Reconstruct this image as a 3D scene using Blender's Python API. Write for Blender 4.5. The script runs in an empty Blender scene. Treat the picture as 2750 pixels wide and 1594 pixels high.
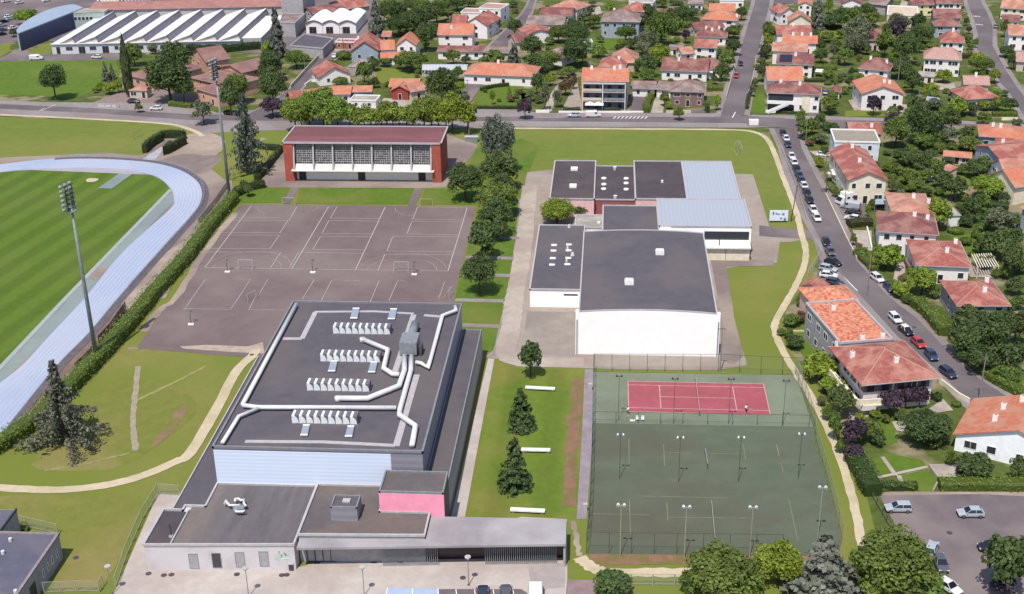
import bpy, math, random
import numpy as np
from mathutils import Vector
SC = bpy.context.scene
COL = SC.collection
RAD = math.radians
# ------------------------------------------------------------------ camera, sky, sun, exposure
F, PITCH, ROLL, YAW, HC = 3430.83, 0.422626, -0.01748, -0.0806773, 107.108
cy_, sy_, cp_, sp_ = math.cos(YAW), math.sin(YAW), math.cos(PITCH), math.sin(PITCH)
FW = Vector((sy_*cp_, cy_*cp_, -sp_)); R0 = Vector((cy_, -sy_, 0)); U0 = R0.cross(FW)
RT = math.cos(ROLL)*R0 + math.sin(ROLL)*U0
UP = -math.sin(ROLL)*R0 + math.cos(ROLL)*U0
cam = bpy.data.cameras.new("camera"); co = bpy.data.objects.new("camera", cam); COL.objects.link(co)
from mathutils import Matrix
m3 = Matrix((RT, UP, -FW)).transposed()
co.matrix_world = Matrix.Translation((0, 0, HC)) @ m3.to_4x4()
cam.sensor_width = 36; cam.lens = F/2750*36; cam.clip_end = 5000; cam.clip_start = 1
SC.camera = co
SUN_EL, SUN_AZ = RAD(62), RAD(14)          # light travels towards +y, slightly +x
w = bpy.data.worlds.new("World"); SC.world = w; w.use_nodes = True
nt = w.node_tree; bg = nt.nodes["Background"]
sky = nt.nodes.new("ShaderNodeTexSky"); sky.sky_type = 'NISHITA'; sky.sun_disc = False
sky.sun_elevation = SUN_EL; sky.sun_rotation = RAD(180+14)
nt.links.new(sky.outputs[0], bg.inputs[0]); bg.inputs[1].default_value = 0.13
sl = bpy.data.lights.new("sun", 'SUN'); sl.energy = 4.0; sl.angle = RAD(0.5); sl.color = (1, .955, .89)
so = bpy.data.objects.new("sun", sl); COL.objects.link(so)
ld = Vector((math.sin(SUN_AZ)*math.cos(SUN_EL), math.cos(SUN_AZ)*math.cos(SUN_EL), -math.sin(SUN_EL)))
so.rotation_euler = ld.to_track_quat('-Z', 'Y').to_euler()
SC.view_settings.view_transform = 'Standard'; SC.view_settings.look = 'None'
SC.view_settings.exposure = 0.35; SC.view_settings.gamma = 1
KX = 1.75                                    # seen brightness / base colour on flat ground

# ------------------------------------------------------------------ survey: photo tile coordinates -> ground
OX = (0, 700, 1400, 2050); OY = (0, 400, 800, 1194)
def T(c, x, y):
    if c == 'ov': return (x*1.09127, y*1.09127)
    if c == 'px': return (x, y)
    return (OX[int(c[0])]+x/3.6, OY[int(c[1])]+y/3.6)
def G(p, z=0.0):
    d = FW + RT*((p[0]-1375)/F) - UP*((p[1]-797)/F)
    t = (z-HC)/d.z
    return Vector((0, 0, HC)) + d*t
def depth(P): return (Vector(P)-Vector((0, 0, HC))).dot(FW)
def proj(P):
    d = Vector(P)-Vector((0, 0, HC)); z = d.dot(FW)
    return (1375+F*d.dot(RT)/z, 797-F*d.dot(UP)/z)
def PL(s, z=0.0):
    """'00 10,20 30,40 10 5,6' -> ground points"""
    out = []; c = None
    for t in s.split():
        if ',' in t:
            x, y = t.split(','); out.append(G(T(c, float(x), float(y)), z))
        else: c = t
    return out
def smooth(pts, n=6, closed=False):
    P = [Vector(p) for p in pts]; N = len(P); out = []
    rng = range(N if closed else N-1)
    for i in rng:
        p0 = P[(i-1) % N] if closed or i > 0 else P[0]
        p1 = P[i]; p2 = P[(i+1) % N]
        p3 = P[(i+2) % N] if closed or i+2 < N else P[-1]
        for k in range(n):
            t = k/n
            out.append(.5*((2*p1)+(p2-p0)*t+(2*p0-5*p1+4*p2-p3)*t*t+(3*p1-p0-3*p2+p3)*t**3))
    if not closed: out.append(P[-1])
    return out

# ------------------------------------------------------------------ materials
def lin(c): return tuple(((v/255+.055)/1.055)**2.4 if v > 10 else v/255/12.92 for v in c)
MATS = {}
def base_nodes(name):
    m = bpy.data.materials.new(name); m.use_nodes = True
    n = m.node_tree.nodes; b = n["Principled BSDF"]
    return m, m.node_tree, b
def seen(c, k=None):
    k = k or KX
    l = lin(c); return (min(.86, l[0]/k), min(.86, l[1]/k*.99), min(.86, l[2]/k*.94), 1)
def mk(name, c1, c2=None, scale=1.0, rough=.85, c3=None, s3=.05, metal=0, k=None, stripe=None, detail=4, stretch=None, bump=0, spec=.12, world=True, t3=(.45, .6), wear=(.1, .7), patch=None):
    """procedural surface: fine noise between c1 and c2, broad patches of c3, optional stripes"""
    if name in MATS: return MATS[name]
    m, t, b = base_nodes(name); L = t.links
    b.inputs['Roughness'].default_value = rough; b.inputs['Metallic'].default_value = metal
    b.inputs['Specular IOR Level'].default_value = spec
    if world:
        g = t.nodes.new('ShaderNodeNewGeometry'); vec = g.outputs['Position']
    else:
        g = t.nodes.new('ShaderNodeTexCoord'); vec = g.outputs['Object']
    if c2 is None: c2 = tuple(v*.93 for v in c1)
    src = vec
    if stretch:
        mp = t.nodes.new('ShaderNodeMapping'); mp.inputs['Rotation'].default_value = (0, 0, stretch[0]); mp.inputs['Scale'].default_value = stretch[1]
        L.new(vec, mp.inputs[0]); src = mp.outputs[0]
    nz = t.nodes.new('ShaderNodeTexNoise'); nz.inputs['Scale'].default_value = scale; nz.inputs['Detail'].default_value = detail
    nz.inputs['Roughness'].default_value = .65
    L.new(src, nz.inputs['Vector'])
    rp = t.nodes.new('ShaderNodeMapRange'); rp.inputs[1].default_value = .36; rp.inputs[2].default_value = .64
    L.new(nz.outputs[0], rp.inputs[0])
    mx = t.nodes.new('ShaderNodeMix'); mx.data_type = 'RGBA'
    mx.inputs[6].default_value = seen(c1, k); mx.inputs[7].default_value = seen(c2, k)
    L.new(rp.outputs[0], mx.inputs[0]); out = mx.outputs[2]
    if c3:
        n3 = t.nodes.new('ShaderNodeTexNoise'); n3.inputs['Scale'].default_value = s3; n3.inputs['Detail'].default_value = 5
        L.new(src, n3.inputs['Vector'])
        r3 = t.nodes.new('ShaderNodeMapRange'); r3.inputs[1].default_value = t3[0]; r3.inputs[2].default_value = t3[1]
        L.new(n3.outputs[0], r3.inputs[0])
        m3_ = t.nodes.new('ShaderNodeMix'); m3_.data_type = 'RGBA'; m3_.inputs[7].default_value = seen(c3, k)
        L.new(r3.outputs[0], m3_.inputs[0]); L.new(out, m3_.inputs[6]); out = m3_.outputs[2]
    wv = t.nodes.new('ShaderNodeTexNoise'); wv.inputs['Scale'].default_value = wear[1]; wv.inputs['Detail'].default_value = 9; wv.inputs['Roughness'].default_value = .75
    L.new(vec, wv.inputs['Vector'])
    wr = t.nodes.new('ShaderNodeMapRange'); wr.inputs[1].default_value = .3; wr.inputs[2].default_value = .7; wr.inputs[3].default_value = 1-wear[0]; wr.inputs[4].default_value = 1+wear[0]
    L.new(wv.outputs[0], wr.inputs[0])
    ws = t.nodes.new('ShaderNodeVectorMath'); ws.operation = 'SCALE'; L.new(out, ws.inputs[0]); L.new(wr.outputs[0], ws.inputs['Scale']); out = ws.outputs[0]
    if patch:   # repairs and ponding marks: faint polygonal cells
        vo = t.nodes.new('ShaderNodeTexVoronoi'); vo.inputs['Scale'].default_value = patch[1]; vo.inputs['Randomness'].default_value = .85
        mp2 = t.nodes.new('ShaderNodeMapping'); mp2.inputs['Scale'].default_value = (1, .45, 1); L.new(vec, mp2.inputs[0]); L.new(mp2.outputs[0], vo.inputs['Vector'])
        sp2 = t.nodes.new('ShaderNodeSeparateColor'); L.new(vo.outputs['Color'], sp2.inputs[0])
        pr = t.nodes.new('ShaderNodeMapRange'); pr.inputs[1].default_value = .8; pr.inputs[2].default_value = .82; pr.inputs[3].default_value = 1; pr.inputs[4].default_value = 1-patch[0]
        L.new(sp2.outputs[0], pr.inputs[0]); ps = t.nodes.new('ShaderNodeVectorMath'); ps.operation = 'SCALE'; L.new(out, ps.inputs[0]); L.new(pr.outputs[0], ps.inputs['Scale']); out = ps.outputs[0]
    if stripe:   # (angle, period, strength)
        mp = t.nodes.new('ShaderNodeMapping'); mp.inputs['Rotation'].default_value = (0, 0, stripe[0])
        L.new(vec, mp.inputs[0])
        sx = t.nodes.new('ShaderNodeSeparateXYZ'); L.new(mp.outputs[0], sx.inputs[0])
        ma = t.nodes.new('ShaderNodeMath'); ma.operation = 'MULTIPLY'; ma.inputs[1].default_value = 2*math.pi/stripe[1]
        L.new(sx.outputs[2 if stripe[0] == 'z' else 0], ma.inputs[0])
        si = t.nodes.new('ShaderNodeMath'); si.operation = 'SINE'; L.new(ma.outputs[0], si.inputs[0])
        rs = t.nodes.new('ShaderNodeMapRange'); rs.inputs[1].default_value = -.6; rs.inputs[2].default_value = .6
        rs.inputs[3].default_value = 1-stripe[2]; rs.inputs[4].default_value = 1+stripe[2]
        L.new(si.outputs[0], rs.inputs[0])
        mm = t.nodes.new('ShaderNodeVectorMath'); mm.operation = 'SCALE'
        L.new(out, mm.inputs[0]); L.new(rs.outputs[0], mm.inputs['Scale']); out = mm.outputs[0]
    L.new(out, b.inputs['Base Color'])
    if bump:
        bp = t.nodes.new('ShaderNodeBump'); bp.inputs['Strength'].default_value = bump; bp.inputs['Distance'].default_value = .1
        L.new(nz.outputs[0], bp.inputs['Height']); L.new(bp.outputs[0], b.inputs['Normal'])
    MATS[name] = m
    return m
def zstripe(name, c1, c2, period, axis=2, rough=.5, k=None, metal=0, duty=0):
    """cladding or slats: thin bands along one axis"""
    if name in MATS: return MATS[name]
    m, t, b = base_nodes(name); L = t.links
    b.inputs['Roughness'].default_value = rough; b.inputs['Metallic'].default_value = metal
    g = t.nodes.new('ShaderNodeNewGeometry'); sx = t.nodes.new('ShaderNodeSeparateXYZ'); L.new(g.outputs['Position'], sx.inputs[0])
    ma = t.nodes.new('ShaderNodeMath'); ma.operation = 'MULTIPLY'; ma.inputs[1].default_value = 2*math.pi/period
    L.new(sx.outputs[axis], ma.inputs[0])
    si = t.nodes.new('ShaderNodeMath'); si.operation = 'SINE'; L.new(ma.outputs[0], si.inputs[0])
    nz = t.nodes.new('ShaderNodeTexNoise'); nz.inputs['Scale'].default_value = .6; nz.inputs['Detail'].default_value = 3
    mp = t.nodes.new('ShaderNodeMapping'); mp.inputs['Scale'].default_value = (.25, .25, 6) if axis == 2 else (6, 1, .2)
    L.new(g.outputs['Position'], mp.inputs[0]); L.new(mp.outputs[0], nz.inputs['Vector'])
    ad = t.nodes.new('ShaderNodeMath'); ad.operation = 'MULTIPLY_ADD'; ad.inputs[1].default_value = 1.6; L.new(nz.outputs[0], ad.inputs[0]); L.new(si.outputs[0], ad.inputs[2])
    rs = t.nodes.new('ShaderNodeMapRange'); rs.inputs[1].default_value = -.2+duty; rs.inputs[2].default_value = 1.8+duty; L.new(ad.outputs[0], rs.inputs[0])
    mx = t.nodes.new('ShaderNodeMix'); mx.data_type = 'RGBA'
    mx.inputs[6].default_value = seen(c1, k); mx.inputs[7].default_value = seen(c2, k)
    L.new(rs.outputs[0], mx.inputs[0]); L.new(mx.outputs[2], b.inputs['Base Color'])
    MATS[name] = m; return m
def glassy(name, c, rough=.12, k=3.0):
    if name in MATS: return MATS[name]
    m, t, b = base_nodes(name)
    nz = t.nodes.new('ShaderNodeTexNoise'); nz.inputs['Scale'].default_value = .9
    mx = t.nodes.new('ShaderNodeMix'); mx.data_type = 'RGBA'
    mx.inputs[6].default_value = seen(c, k); mx.inputs[7].default_value = tuple(v*1.7 for v in seen(c, k)[:3])+(1,)
    t.links.new(nz.outputs[0], mx.inputs[0]); t.links.new(mx.outputs[2], b.inputs['Base Color'])
    b.inputs['Roughness'].default_value = rough; b.inputs['Specular IOR Level'].default_value = .6
    MATS[name] = m; return m
def mesh_wire(name, c, f):
    """see-through chain-link: woven wire too fine to resolve"""
    m, t, b = base_nodes(name); L = t.links
    b.inputs['Base Color'].default_value = seen(c); b.inputs['Roughness'].default_value = .6
    tr = t.nodes.new('ShaderNodeBsdfTransparent'); mx = t.nodes.new('ShaderNodeMixShader'); mx.inputs[0].default_value = f
    L.new(tr.outputs[0], mx.inputs[1]); L.new(b.outputs[0], mx.inputs[2])
    L.new(mx.outputs[0], t.nodes['Material Output'].inputs[0]); MATS[name] = m; return m
def leafmat(name):
    m, t, b = base_nodes(name); L = t.links
    oi = t.nodes.new('ShaderNodeObjectInfo'); at = t.nodes.new('ShaderNodeAttribute'); at.attribute_name = 'leaf_tone'
    g = t.nodes.new('ShaderNodeTexCoord')
    nz = t.nodes.new('ShaderNodeTexNoise'); nz.inputs['Scale'].default_value = 1.7; nz.inputs['Detail'].default_value = 3; L.new(g.outputs['Object'], nz.inputs['Vector'])
    ad = t.nodes.new('ShaderNodeMath'); ad.operation = 'ADD'; L.new(nz.outputs[0], ad.inputs[0]); L.new(at.outputs['Fac'], ad.inputs[1])
    rs = t.nodes.new('ShaderNodeMapRange'); rs.inputs[1].default_value = .5; rs.inputs[2].default_value = 1.5; rs.inputs[3].default_value = .55; rs.inputs[4].default_value = 1.5
    L.new(ad.outputs[0], rs.inputs[0])
    sc = t.nodes.new('ShaderNodeVectorMath'); sc.operation = 'SCALE'; L.new(oi.outputs['Color'], sc.inputs[0]); L.new(rs.outputs[0], sc.inputs['Scale'])
    L.new(sc.outputs[0], b.inputs['Base Color']); b.inputs['Roughness'].default_value = .55; b.inputs['Specular IOR Level'].default_value = .25
    tl = t.nodes.new('ShaderNodeBsdfTranslucent'); L.new(sc.outputs[0], tl.inputs[0])
    mx = t.nodes.new('ShaderNodeMixShader'); mx.inputs[0].default_value = .28
    L.new(b.outputs[0], mx.inputs[1]); L.new(tl.outputs[0], mx.inputs[2]); L.new(mx.outputs[0], t.nodes['Material Output'].inputs[0])
    MATS[name] = m; return m
LEAF = leafmat('leaves')
BARK = mk('bark', (112, 98, 88), (80, 70, 62), 3)
M = mk
WHITE = M('white_render', (236, 230, 232), (222, 214, 216), 1.2, k=1.05, wear=(.05, 1.2))
WHITEP = M('white_paint', (240, 238, 238), (225, 222, 222), 2, .5, k=1.15)
CREAM = M('cream_render', (228, 218, 200), (214, 202, 184), 1, k=1.1)
BEIGE = M('beige_render', (205, 190, 176), (190, 176, 164), 1, k=1.15)
GREYW = M('grey_render', (176, 172, 176), (160, 156, 160), 1, k=1.2)
DKGREY = M('dark_grey_metal', (96, 94, 100), (84, 82, 88), 1, .5, k=1.6)
STEEL = M('galvanised_steel', (168, 172, 180), (146, 150, 160), 2, .45, k=1.5, metal=.2)
BRICKBROWN = M('brown_stone', (150, 122, 116), (126, 100, 96), 3, k=1.3)
PINKW = M('pink_render', (222, 184, 180), (208, 168, 164), 1, k=1.15)
SALMONW = M('salmon_render', (214, 168, 150), (200, 150, 134), 1, k=1.2)
BLUEW = M('blue_grey_render', (170, 180, 196), (156, 166, 184), 1, k=1.3)
WINDOW = glassy('window_glass', (74, 78, 92))
DARKIN = glassy('dark_opening', (52, 46, 52), .5)
SHUTTER = M('shutter_paint', (150, 120, 104), (134, 106, 92), 2, .6, k=1.5)
TERRO = dict(
 O=M('roof_tiles_bright_orange', (220, 142, 116), (202, 122, 98), 1.3, c3=(210, 150, 128), s3=.35, detail=8, k=1.6, wear=(.16, 1.6)),
 S=M('roof_tiles_salmon', (200, 142, 126), (176, 118, 104), 1.6, c3=(208, 160, 144), s3=.3, detail=8, k=1.55, wear=(.2, 1.6)),
 R=M('roof_tiles_red_brown', (178, 112, 104), (156, 90, 86), 1.5, c3=(192, 136, 124), s3=.3, detail=8, k=1.5, wear=(.2, 1.6)),
 N=M('roof_tiles_maroon', (146, 96, 96), (124, 80, 82), 1.5, c3=(162, 120, 112), s3=.3, detail=8, k=1.5, wear=(.2, 1.6)),
 B=M('roof_tiles_school_brown', (154, 118, 116), (138, 102, 102), 1.0, c3=(160, 126, 122), s3=.2, detail=8, k=1.5),
 P=M('roof_tiles_pale_pink', (206, 168, 160), (182, 142, 136), 1.5, c3=(190, 150, 144), s3=.4, detail=8, k=1.5),
 G=M('roof_tiles_grey_brown', (150, 132, 130), (128, 110, 110), 1.5, c3=(166, 148, 144), s3=.3, detail=8, k=1.5),
 M=M('roof_tiles_mottled', (238, 168, 140), (186, 98, 76), 1.5, c3=(226, 150, 122), s3=.5, detail=2, k=1.5, t3=(.5, .7)),
 F=M('flat_roof_pale', (196, 188, 180), (178, 170, 164), .8, c3=(166, 158, 152), s3=.2, k=1.5))
CAPS = M('ridge_mortar', (214, 168, 150), (198, 150, 134), 2, k=1.5)
FELT = M('roof_felt_grey', (113, 108, 118), (107, 102, 112), .5, c3=(121, 114, 118), s3=.08, wear=(.07, .35))
FELTD = M('roof_felt_dark', (100, 91, 98), (93, 84, 91), .6, c3=(108, 97, 101), s3=.1, wear=(.08, .4))
TRIM = M('pale_edge_trim', (206, 202, 208), (190, 186, 192), 2, .5, k=1.5)

# ------------------------------------------------------------------ mesh helpers
class MB:
    def __init__(s): s.v = []; s.f = []
    def add(s, vs, fs):
        n = len(s.v); s.v += [tuple(v) for v in vs]; s.f += [tuple(i+n for i in f) for f in fs]; return s
    def box(s, x, y, z, sx, sy, sz, a=0.0):
        """centre x,y; bottom z"""
        c, d = math.cos(a), math.sin(a); vs = []
        for zz in (z, z+sz):
            for i, j in ((-1, -1), (1, -1), (1, 1), (-1, 1)):
                X, Y = i*sx/2, j*sy/2; vs.append((x+c*X-d*Y, y+d*X+c*Y, zz))
        return s.add(vs, [(3, 2, 1, 0), (4, 5, 6, 7), (0, 1, 5, 4), (1, 2, 6, 5), (2, 3, 7, 6), (3, 0, 4, 7)])
    def prism(s, poly, z0, z1):
        n = len(poly); p = [(q[0], q[1]) for q in poly]
        ar = sum(p[i][0]*p[(i+1) % n][1]-p[(i+1) % n][0]*p[i][1] for i in range(n))
        if ar < 0: p = p[::-1]
        return s.add([(x, y, z0) for x, y in p]+[(x, y, z1) for x, y in p],
                     [tuple(range(n))[::-1], tuple(range(n, 2*n))]+[(i, (i+1) % n, n+(i+1) % n, n+i) for i in range(n)])
    def poly(s, pts): return s.add(pts, [tuple(range(len(pts)))])
    def bar(s, a, b, w, h=None):
        """square bar from a to b"""
        a, b = Vector(a), Vector(b); d = (b-a).normalized(); h = h or w
        up = Vector((0, 0, 1)) if abs(d.z) < .95 else Vector((0, 1, 0))
        r = d.cross(up).normalized(); u = r.cross(d)
        vs = [p+r*(i*w/2)+u*(j*h/2) for p in (a, b) for i, j in ((-1, -1), (1, -1), (1, 1), (-1, 1))]
        return s.add(vs, [(0, 1, 2, 3), (7, 6, 5, 4), (0, 4, 5, 1), (1, 5, 6, 2), (2, 6, 7, 3), (3, 7, 4, 0)])
    def tube(s, pts, r, n=8, r2=None):
        P = [Vector(p) for p in pts]; N = len(P); vs = []
        for i, p in enumerate(P):
            d = (P[min(i+1, N-1)]-P[max(i-1, 0)]).normalized()
            up = Vector((0, 0, 1)) if abs(d.z) < .9 else Vector((0, 1, 0))
            a = d.cross(up).normalized(); b = a.cross(d)
            rr = r+(r2-r)*i/(N-1) if r2 is not None else r
            k = 1.0
            if 0 < i < N-1:
                c = (P[i+1]-p).normalized().dot((p-P[i-1]).normalized()); k = 1/max(.6, math.sqrt((1+c)/2))
            for j in range(n):
                t = 2*math.pi*j/n; vs.append(p+a*(math.cos(t)*rr*k)+b*(math.sin(t)*rr))
        fs = [(i*n+j, (i+1)*n+j, (i+1)*n+(j+1) % n, i*n+(j+1) % n) for i in range(N-1) for j in range(n)]
        fs += [tuple(range(n)), tuple(range((N-1)*n, N*n))[::-1]]
        return s.add(vs, fs)
    def cyl(s, x, y, z, r, h, n=12, r2=None): return s.tube([(x, y, z), (x, y, z+h)], r, n, r2 if r2 is not None else r)
    def ell(s, c, rx, ry, rz, nu=10, nv=6):
        vs = []; fs = []
        for i in range(nv+1):
            a = math.pi*i/nv
            for j in range(nu):
                b = 2*math.pi*j/nu; vs.append((c[0]+rx*math.sin(a)*math.cos(b), c[1]+ry*math.sin(a)*math.sin(b), c[2]+rz*math.cos(a)))
        for i in range(nv):
            for j in range(nu): fs.append((i*nu+j, (i+1)*nu+j, (i+1)*nu+(j+1) % nu, i*nu+(j+1) % nu))
        return s.add(vs, fs)
    def build(s, name, mat, parent=None, o=(0, 0, 0), smooth=False, link=True):
        me = bpy.data.meshes.new(name); o = Vector(o)
        me.from_pydata([(v[0]-o.x, v[1]-o.y, v[2]-o.z) for v in s.v], [], s.f)
        me.materials.append(mat)
        if smooth: me.polygons.foreach_set('use_smooth', [True]*len(me.polygons))
        ob = bpy.data.objects.new(name, me)
        if link: COL.objects.link(ob)
        if parent is not None: ob.parent = parent
        return ob
USED = set()
def tag(o, label, cat, group=None):
    o['label'] = label; o['category'] = cat; USED.add(label)
    if group: o['group'] = group
    return o
def empty(name, loc, rz=0.0):
    o = bpy.data.objects.new(name, None); COL.objects.link(o); o.location = loc; o.rotation_euler = (0, 0, rz); o.empty_display_size = .5
    return o
def copy_tree(o, parent=None):
    c = o.copy(); COL.objects.link(c)
    if parent is not None: c.parent = parent
    for ch in list(o.children): copy_tree(ch, c)
    return c
LM = []     # landmarks used when describing plants: (nick, x, y)
def landmark(n, P): LM.append((n, P[0], P[1]))

# ------------------------------------------------------------------ ground sheets
KEEP = []     # paved outlines that planting keeps clear of
def sheet(name, mat, lvl, pts, kind='structure', raise_=0):
    z = .02*lvl+raise_
    if name in ('driveway', 'patio', 'main_road', 'north_pavement', 'cross_street', 'parking_bay', 'car_park', 'factory_lane', 'factory_yard', 'sports_lawn', 'school_yard') or 'street' in name: KEEP.append([(p[0], p[1]) for p in pts])
    P = [Vector((p[0], p[1])) for p in pts]
    b = MB()
    n = len(P); ar = sum(P[i].x*P[(i+1) % n].y-P[(i+1) % n].x*P[i].y for i in range(n))
    if ar < 0: P = P[::-1]
    if raise_:
        b.prism(P, 0.0, z)
    else:
        b.poly([(p.x, p.y, z) for p in P])
    o = b.build(name, mat); o['kind'] = kind
    return o
def ribbon(name, mat, lvl, pts, wd, sm=True, obj=None, n=6, jit=0.0, seed=1):
    P = smooth(pts, n) if sm else [Vector(p) for p in pts]
    z = .02*lvl; vs = []; N = len(P); rr = random.Random(seed)
    for i, p in enumerate(P):
        d = P[min(i+1, N-1)]-P[max(i-1, 0)]; d = Vector((d.x, d.y)).normalized(); nn = Vector((-d.y, d.x))
        ww = wd/2
        z = .02*lvl+i*.0004
        a = ww*(1+jit*(rr.random()-.5)*2); c = ww*(1+jit*(rr.random()-.5)*2)
        vs += [(p.x+nn.x*a, p.y+nn.y*a, z), (p.x-nn.x*c, p.y-nn.y*c, z)]
    fs = [(2*i+1, 2*i+3, 2*i+2, 2*i) for i in range(N-1)]
    b = obj or MB(); b.add(vs, fs)
    if obj: return None
    o = b.build(name, mat); o['kind'] = 'structure'; return o
GARDEN = M('garden_ground', (112, 122, 66), (84, 102, 44), .25, c3=(162, 150, 122), s3=.09, detail=8, t3=(.52, .6), wear=(.2, .8))
LAWN = M('lawn_olive', (137, 147, 70), (127, 139, 60), .5, c3=(152, 148, 84), s3=.035, detail=6, t3=(.48, .68), wear=(.13, .5))
NFIELD = M('lawn_north', (130, 144, 68), (122, 138, 60), .4, c3=(144, 146, 78), s3=.03, detail=6, t3=(.45, .7), stretch=(0, (.35, 1, 1)), wear=(.1, .3))
BRIGHT = M('lawn_bright', (112, 138, 54), (100, 126, 46), .5, c3=(130, 138, 68), s3=.06, detail=6, t3=(.5, .7))
LAWNDRY = M('lawn_dry', (138, 133, 74), (128, 132, 64), .4, c3=(158, 138, 94), s3=.05, detail=6, t3=(.45, .65))
STRIPED = M('pitch_grass', (104, 130, 48), (98, 124, 44), .6, stripe=(RAD(10.4), 6.6, .11), c3=(108, 128, 54), s3=.05)
LSTRIPE = M('lawn_mown', (120, 142, 56), (110, 132, 50), .5, stripe=(0.0, 7.0, .07), c3=(138, 140, 70), s3=.06)
ASPH = M('road_asphalt', (128, 119, 125), (121, 112, 118), .6, c3=(140, 130, 134), s3=.05, wear=(.07, .3), patch=(.09, .12))
ASPHL = M('asphalt_worn', (138, 126, 131), (128, 117, 122), .35, c3=(156, 142, 142), s3=.05, detail=7, wear=(.09, .25), patch=(.08, .09))
PAVE = M('pavement_concrete', (176, 166, 168), (164, 154, 156), .6, c3=(160, 146, 146), s3=.07, detail=7)
TAN = M('apron_concrete', (190, 177, 168), (180, 166, 158), .25, c3=(170, 154, 148), s3=.05, detail=7)
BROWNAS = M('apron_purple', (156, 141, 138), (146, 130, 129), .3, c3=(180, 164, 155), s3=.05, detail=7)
PLAZA = M('plaza_concrete', (222, 210, 206), (212, 200, 196), .4, c3=(204, 190, 186), s3=.09, detail=7)
COURT = M('court_asphalt', (141, 123, 125), (133, 116, 118), .3, c3=(150, 134, 134), s3=.045, detail=6, wear=(.07, .22), patch=(.05, .08))
TRACK = M('track_surface', (192, 204, 236), (186, 198, 232), .2, c3=(200, 208, 236), s3=.04, detail=4, wear=(.03, .3))
RUNOFF = M('runoff_green_grey', (152, 164, 168), (146, 156, 162), .3, c3=(160, 172, 172), s3=.05)
RUNEDGE = M('runoff_edge', (190, 196, 196), (182, 188, 188), .6)
KHAKI = M('tennis_green', (148, 158, 138), (141, 151, 131), .35, c3=(136, 143, 126), s3=.09, detail=6)
KHAKID = M('court_green_old', (115, 124, 107), (107, 116, 100), .25, c3=(110, 109, 96), s3=.06, detail=6, t3=(.45, .62), stretch=(0, (.4, 1, 1)), wear=(.09, .2))
REDC = M('tennis_red', (196, 106, 122), (188, 98, 112), .5, c3=(182, 100, 108), s3=.12)
LINEW = M('line_paint', (214, 204, 204), (196, 184, 184), 1.5)
LINEF = M('line_paint_faded', (206, 192, 192), (178, 162, 162), .8)
LINEY = M('line_paint_khaki', (160, 158, 128), (136, 136, 110), .8)
LINEP = M('line_paint_pink', (232, 190, 190), (220, 170, 172), 1.5)
SAND = M('gravel_path', (234, 218, 190), (224, 206, 178), .8, c3=(214, 200, 168), s3=.12, detail=6)
SOIL = M('bare_soil', (168, 138, 112), (150, 124, 98), .6, c3=(140, 134, 78), s3=.25, detail=6)
DIRT = M('pale_dirt', (202, 184, 172), (186, 166, 156), .3, c3=(168, 150, 142), s3=.06, detail=7)
PATIO = M('patio_stone', (214, 202, 190), (196, 184, 174), .5, c3=(186, 172, 162), s3=.2)
REDDIRT = M('red_cinder', (164, 128, 106), (150, 118, 96), .6, c3=(140, 124, 84), s3=.3)

g = MB(); g.poly([(-1500, -300, 0), (1500, -300, 0), (1500, 2600, 0), (-1500, 2600, 0)])
o = g.build('ground', GARDEN); o['kind'] = 'structure'
sheet('sports_lawn', LAWN, 1, PL('ov -300,283 480,302 1180,317 1850,318 1895,335 1912,365 1965,470 2000,560 2015,620 2000,680 1950,740 1925,780 1935,850 1990,920 2060,1020 2110,1130 2160,1330 2250,1600 -500,1600'))
sheet('north_field_grass', NFIELD, 2, PL('ov 1165,316 1850,320 1890,345 1915,430 1940,520 1960,560 1900,560 1850,430 1300,425 1270,470 1150,430'))
sheet('west_field_grass', NFIELD, 2, PL('ov -300,284 0,287 200,295 420,310 470,330 440,345 350,375 100,385 -300,395'))
sheet('left_meadow_grass', BRIGHT, 2, PL('00 -500,592 1120,580 1165,720 1000,850 880,900 700,952 400,922 -500,905'))
# stadium
outer = smooth(PL('01 -600,235 0,150 500,95 900,84 1400,115 1700,182 1880,285 1950,400 1930,530 1840,660 1600,925 1140,1440 02 860,335 560,640 200,1080 0,1335 03 -300,320'), 6)
inner = smooth(PL('01 -600,310 0,225 300,203 1100,222 1450,250 1580,312 1660,398 1680,485 1640,585 1200,985 820,1440 02 450,400 220,650 0,825 -400,1150'), 6)
ring = outer+inner[::-1]
sheet('running_track_apron', BROWNAS, 3, smooth(PL('01 -600,140 0,85 500,62 1000,35 1380,60 1420,-30 1700,-140 2000,-60 2200,200 2230,470 1900,900 1500,1440 02 950,560 500,1130 0,1500 -400,1900 -600,900 01 -600,900'), 3))
sheet('running_track', TRACK, 5, ring)
for k in range(1, 8):                                   # lane lines
    ln = []
    for i in range(min(len(outer), len(inner))):
        a = outer[int(i*(len(outer)-1)/(min(len(outer), len(inner))-1))]; c = inner[int(i*(len(inner)-1)/(min(len(outer), len(inner))-1))]
        ln.append(a.lerp(c, k/8))
    if k == 1: lanes = MB()
    ribbon('', None, 6, ln, .14, sm=False, obj=lanes)
o = lanes.build('track_lane_lines', M('lane_paint', (232, 236, 246), (218, 224, 240), 1)); o['kind'] = 'structure'
infield = [p for p in PL('01 -800,330 0,228 300,205 1150,238 1270,246 1460,252 1580,314 1652,392 640,1440 02 0,680 -500,1200 -1500,1300')]
sheet('runoff_surface', RUNOFF, 4, PL('01 -600,225 300,196 1280,236 1500,262 1700,395 1690,500 1200,990 820,1445 02 450,405 0,830 -400,1160 -500,900 0,600 640,-10 01 1640,385 1100,232 -600,320'))
sheet('pitch_grass', STRIPED, 6, infield)
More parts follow.
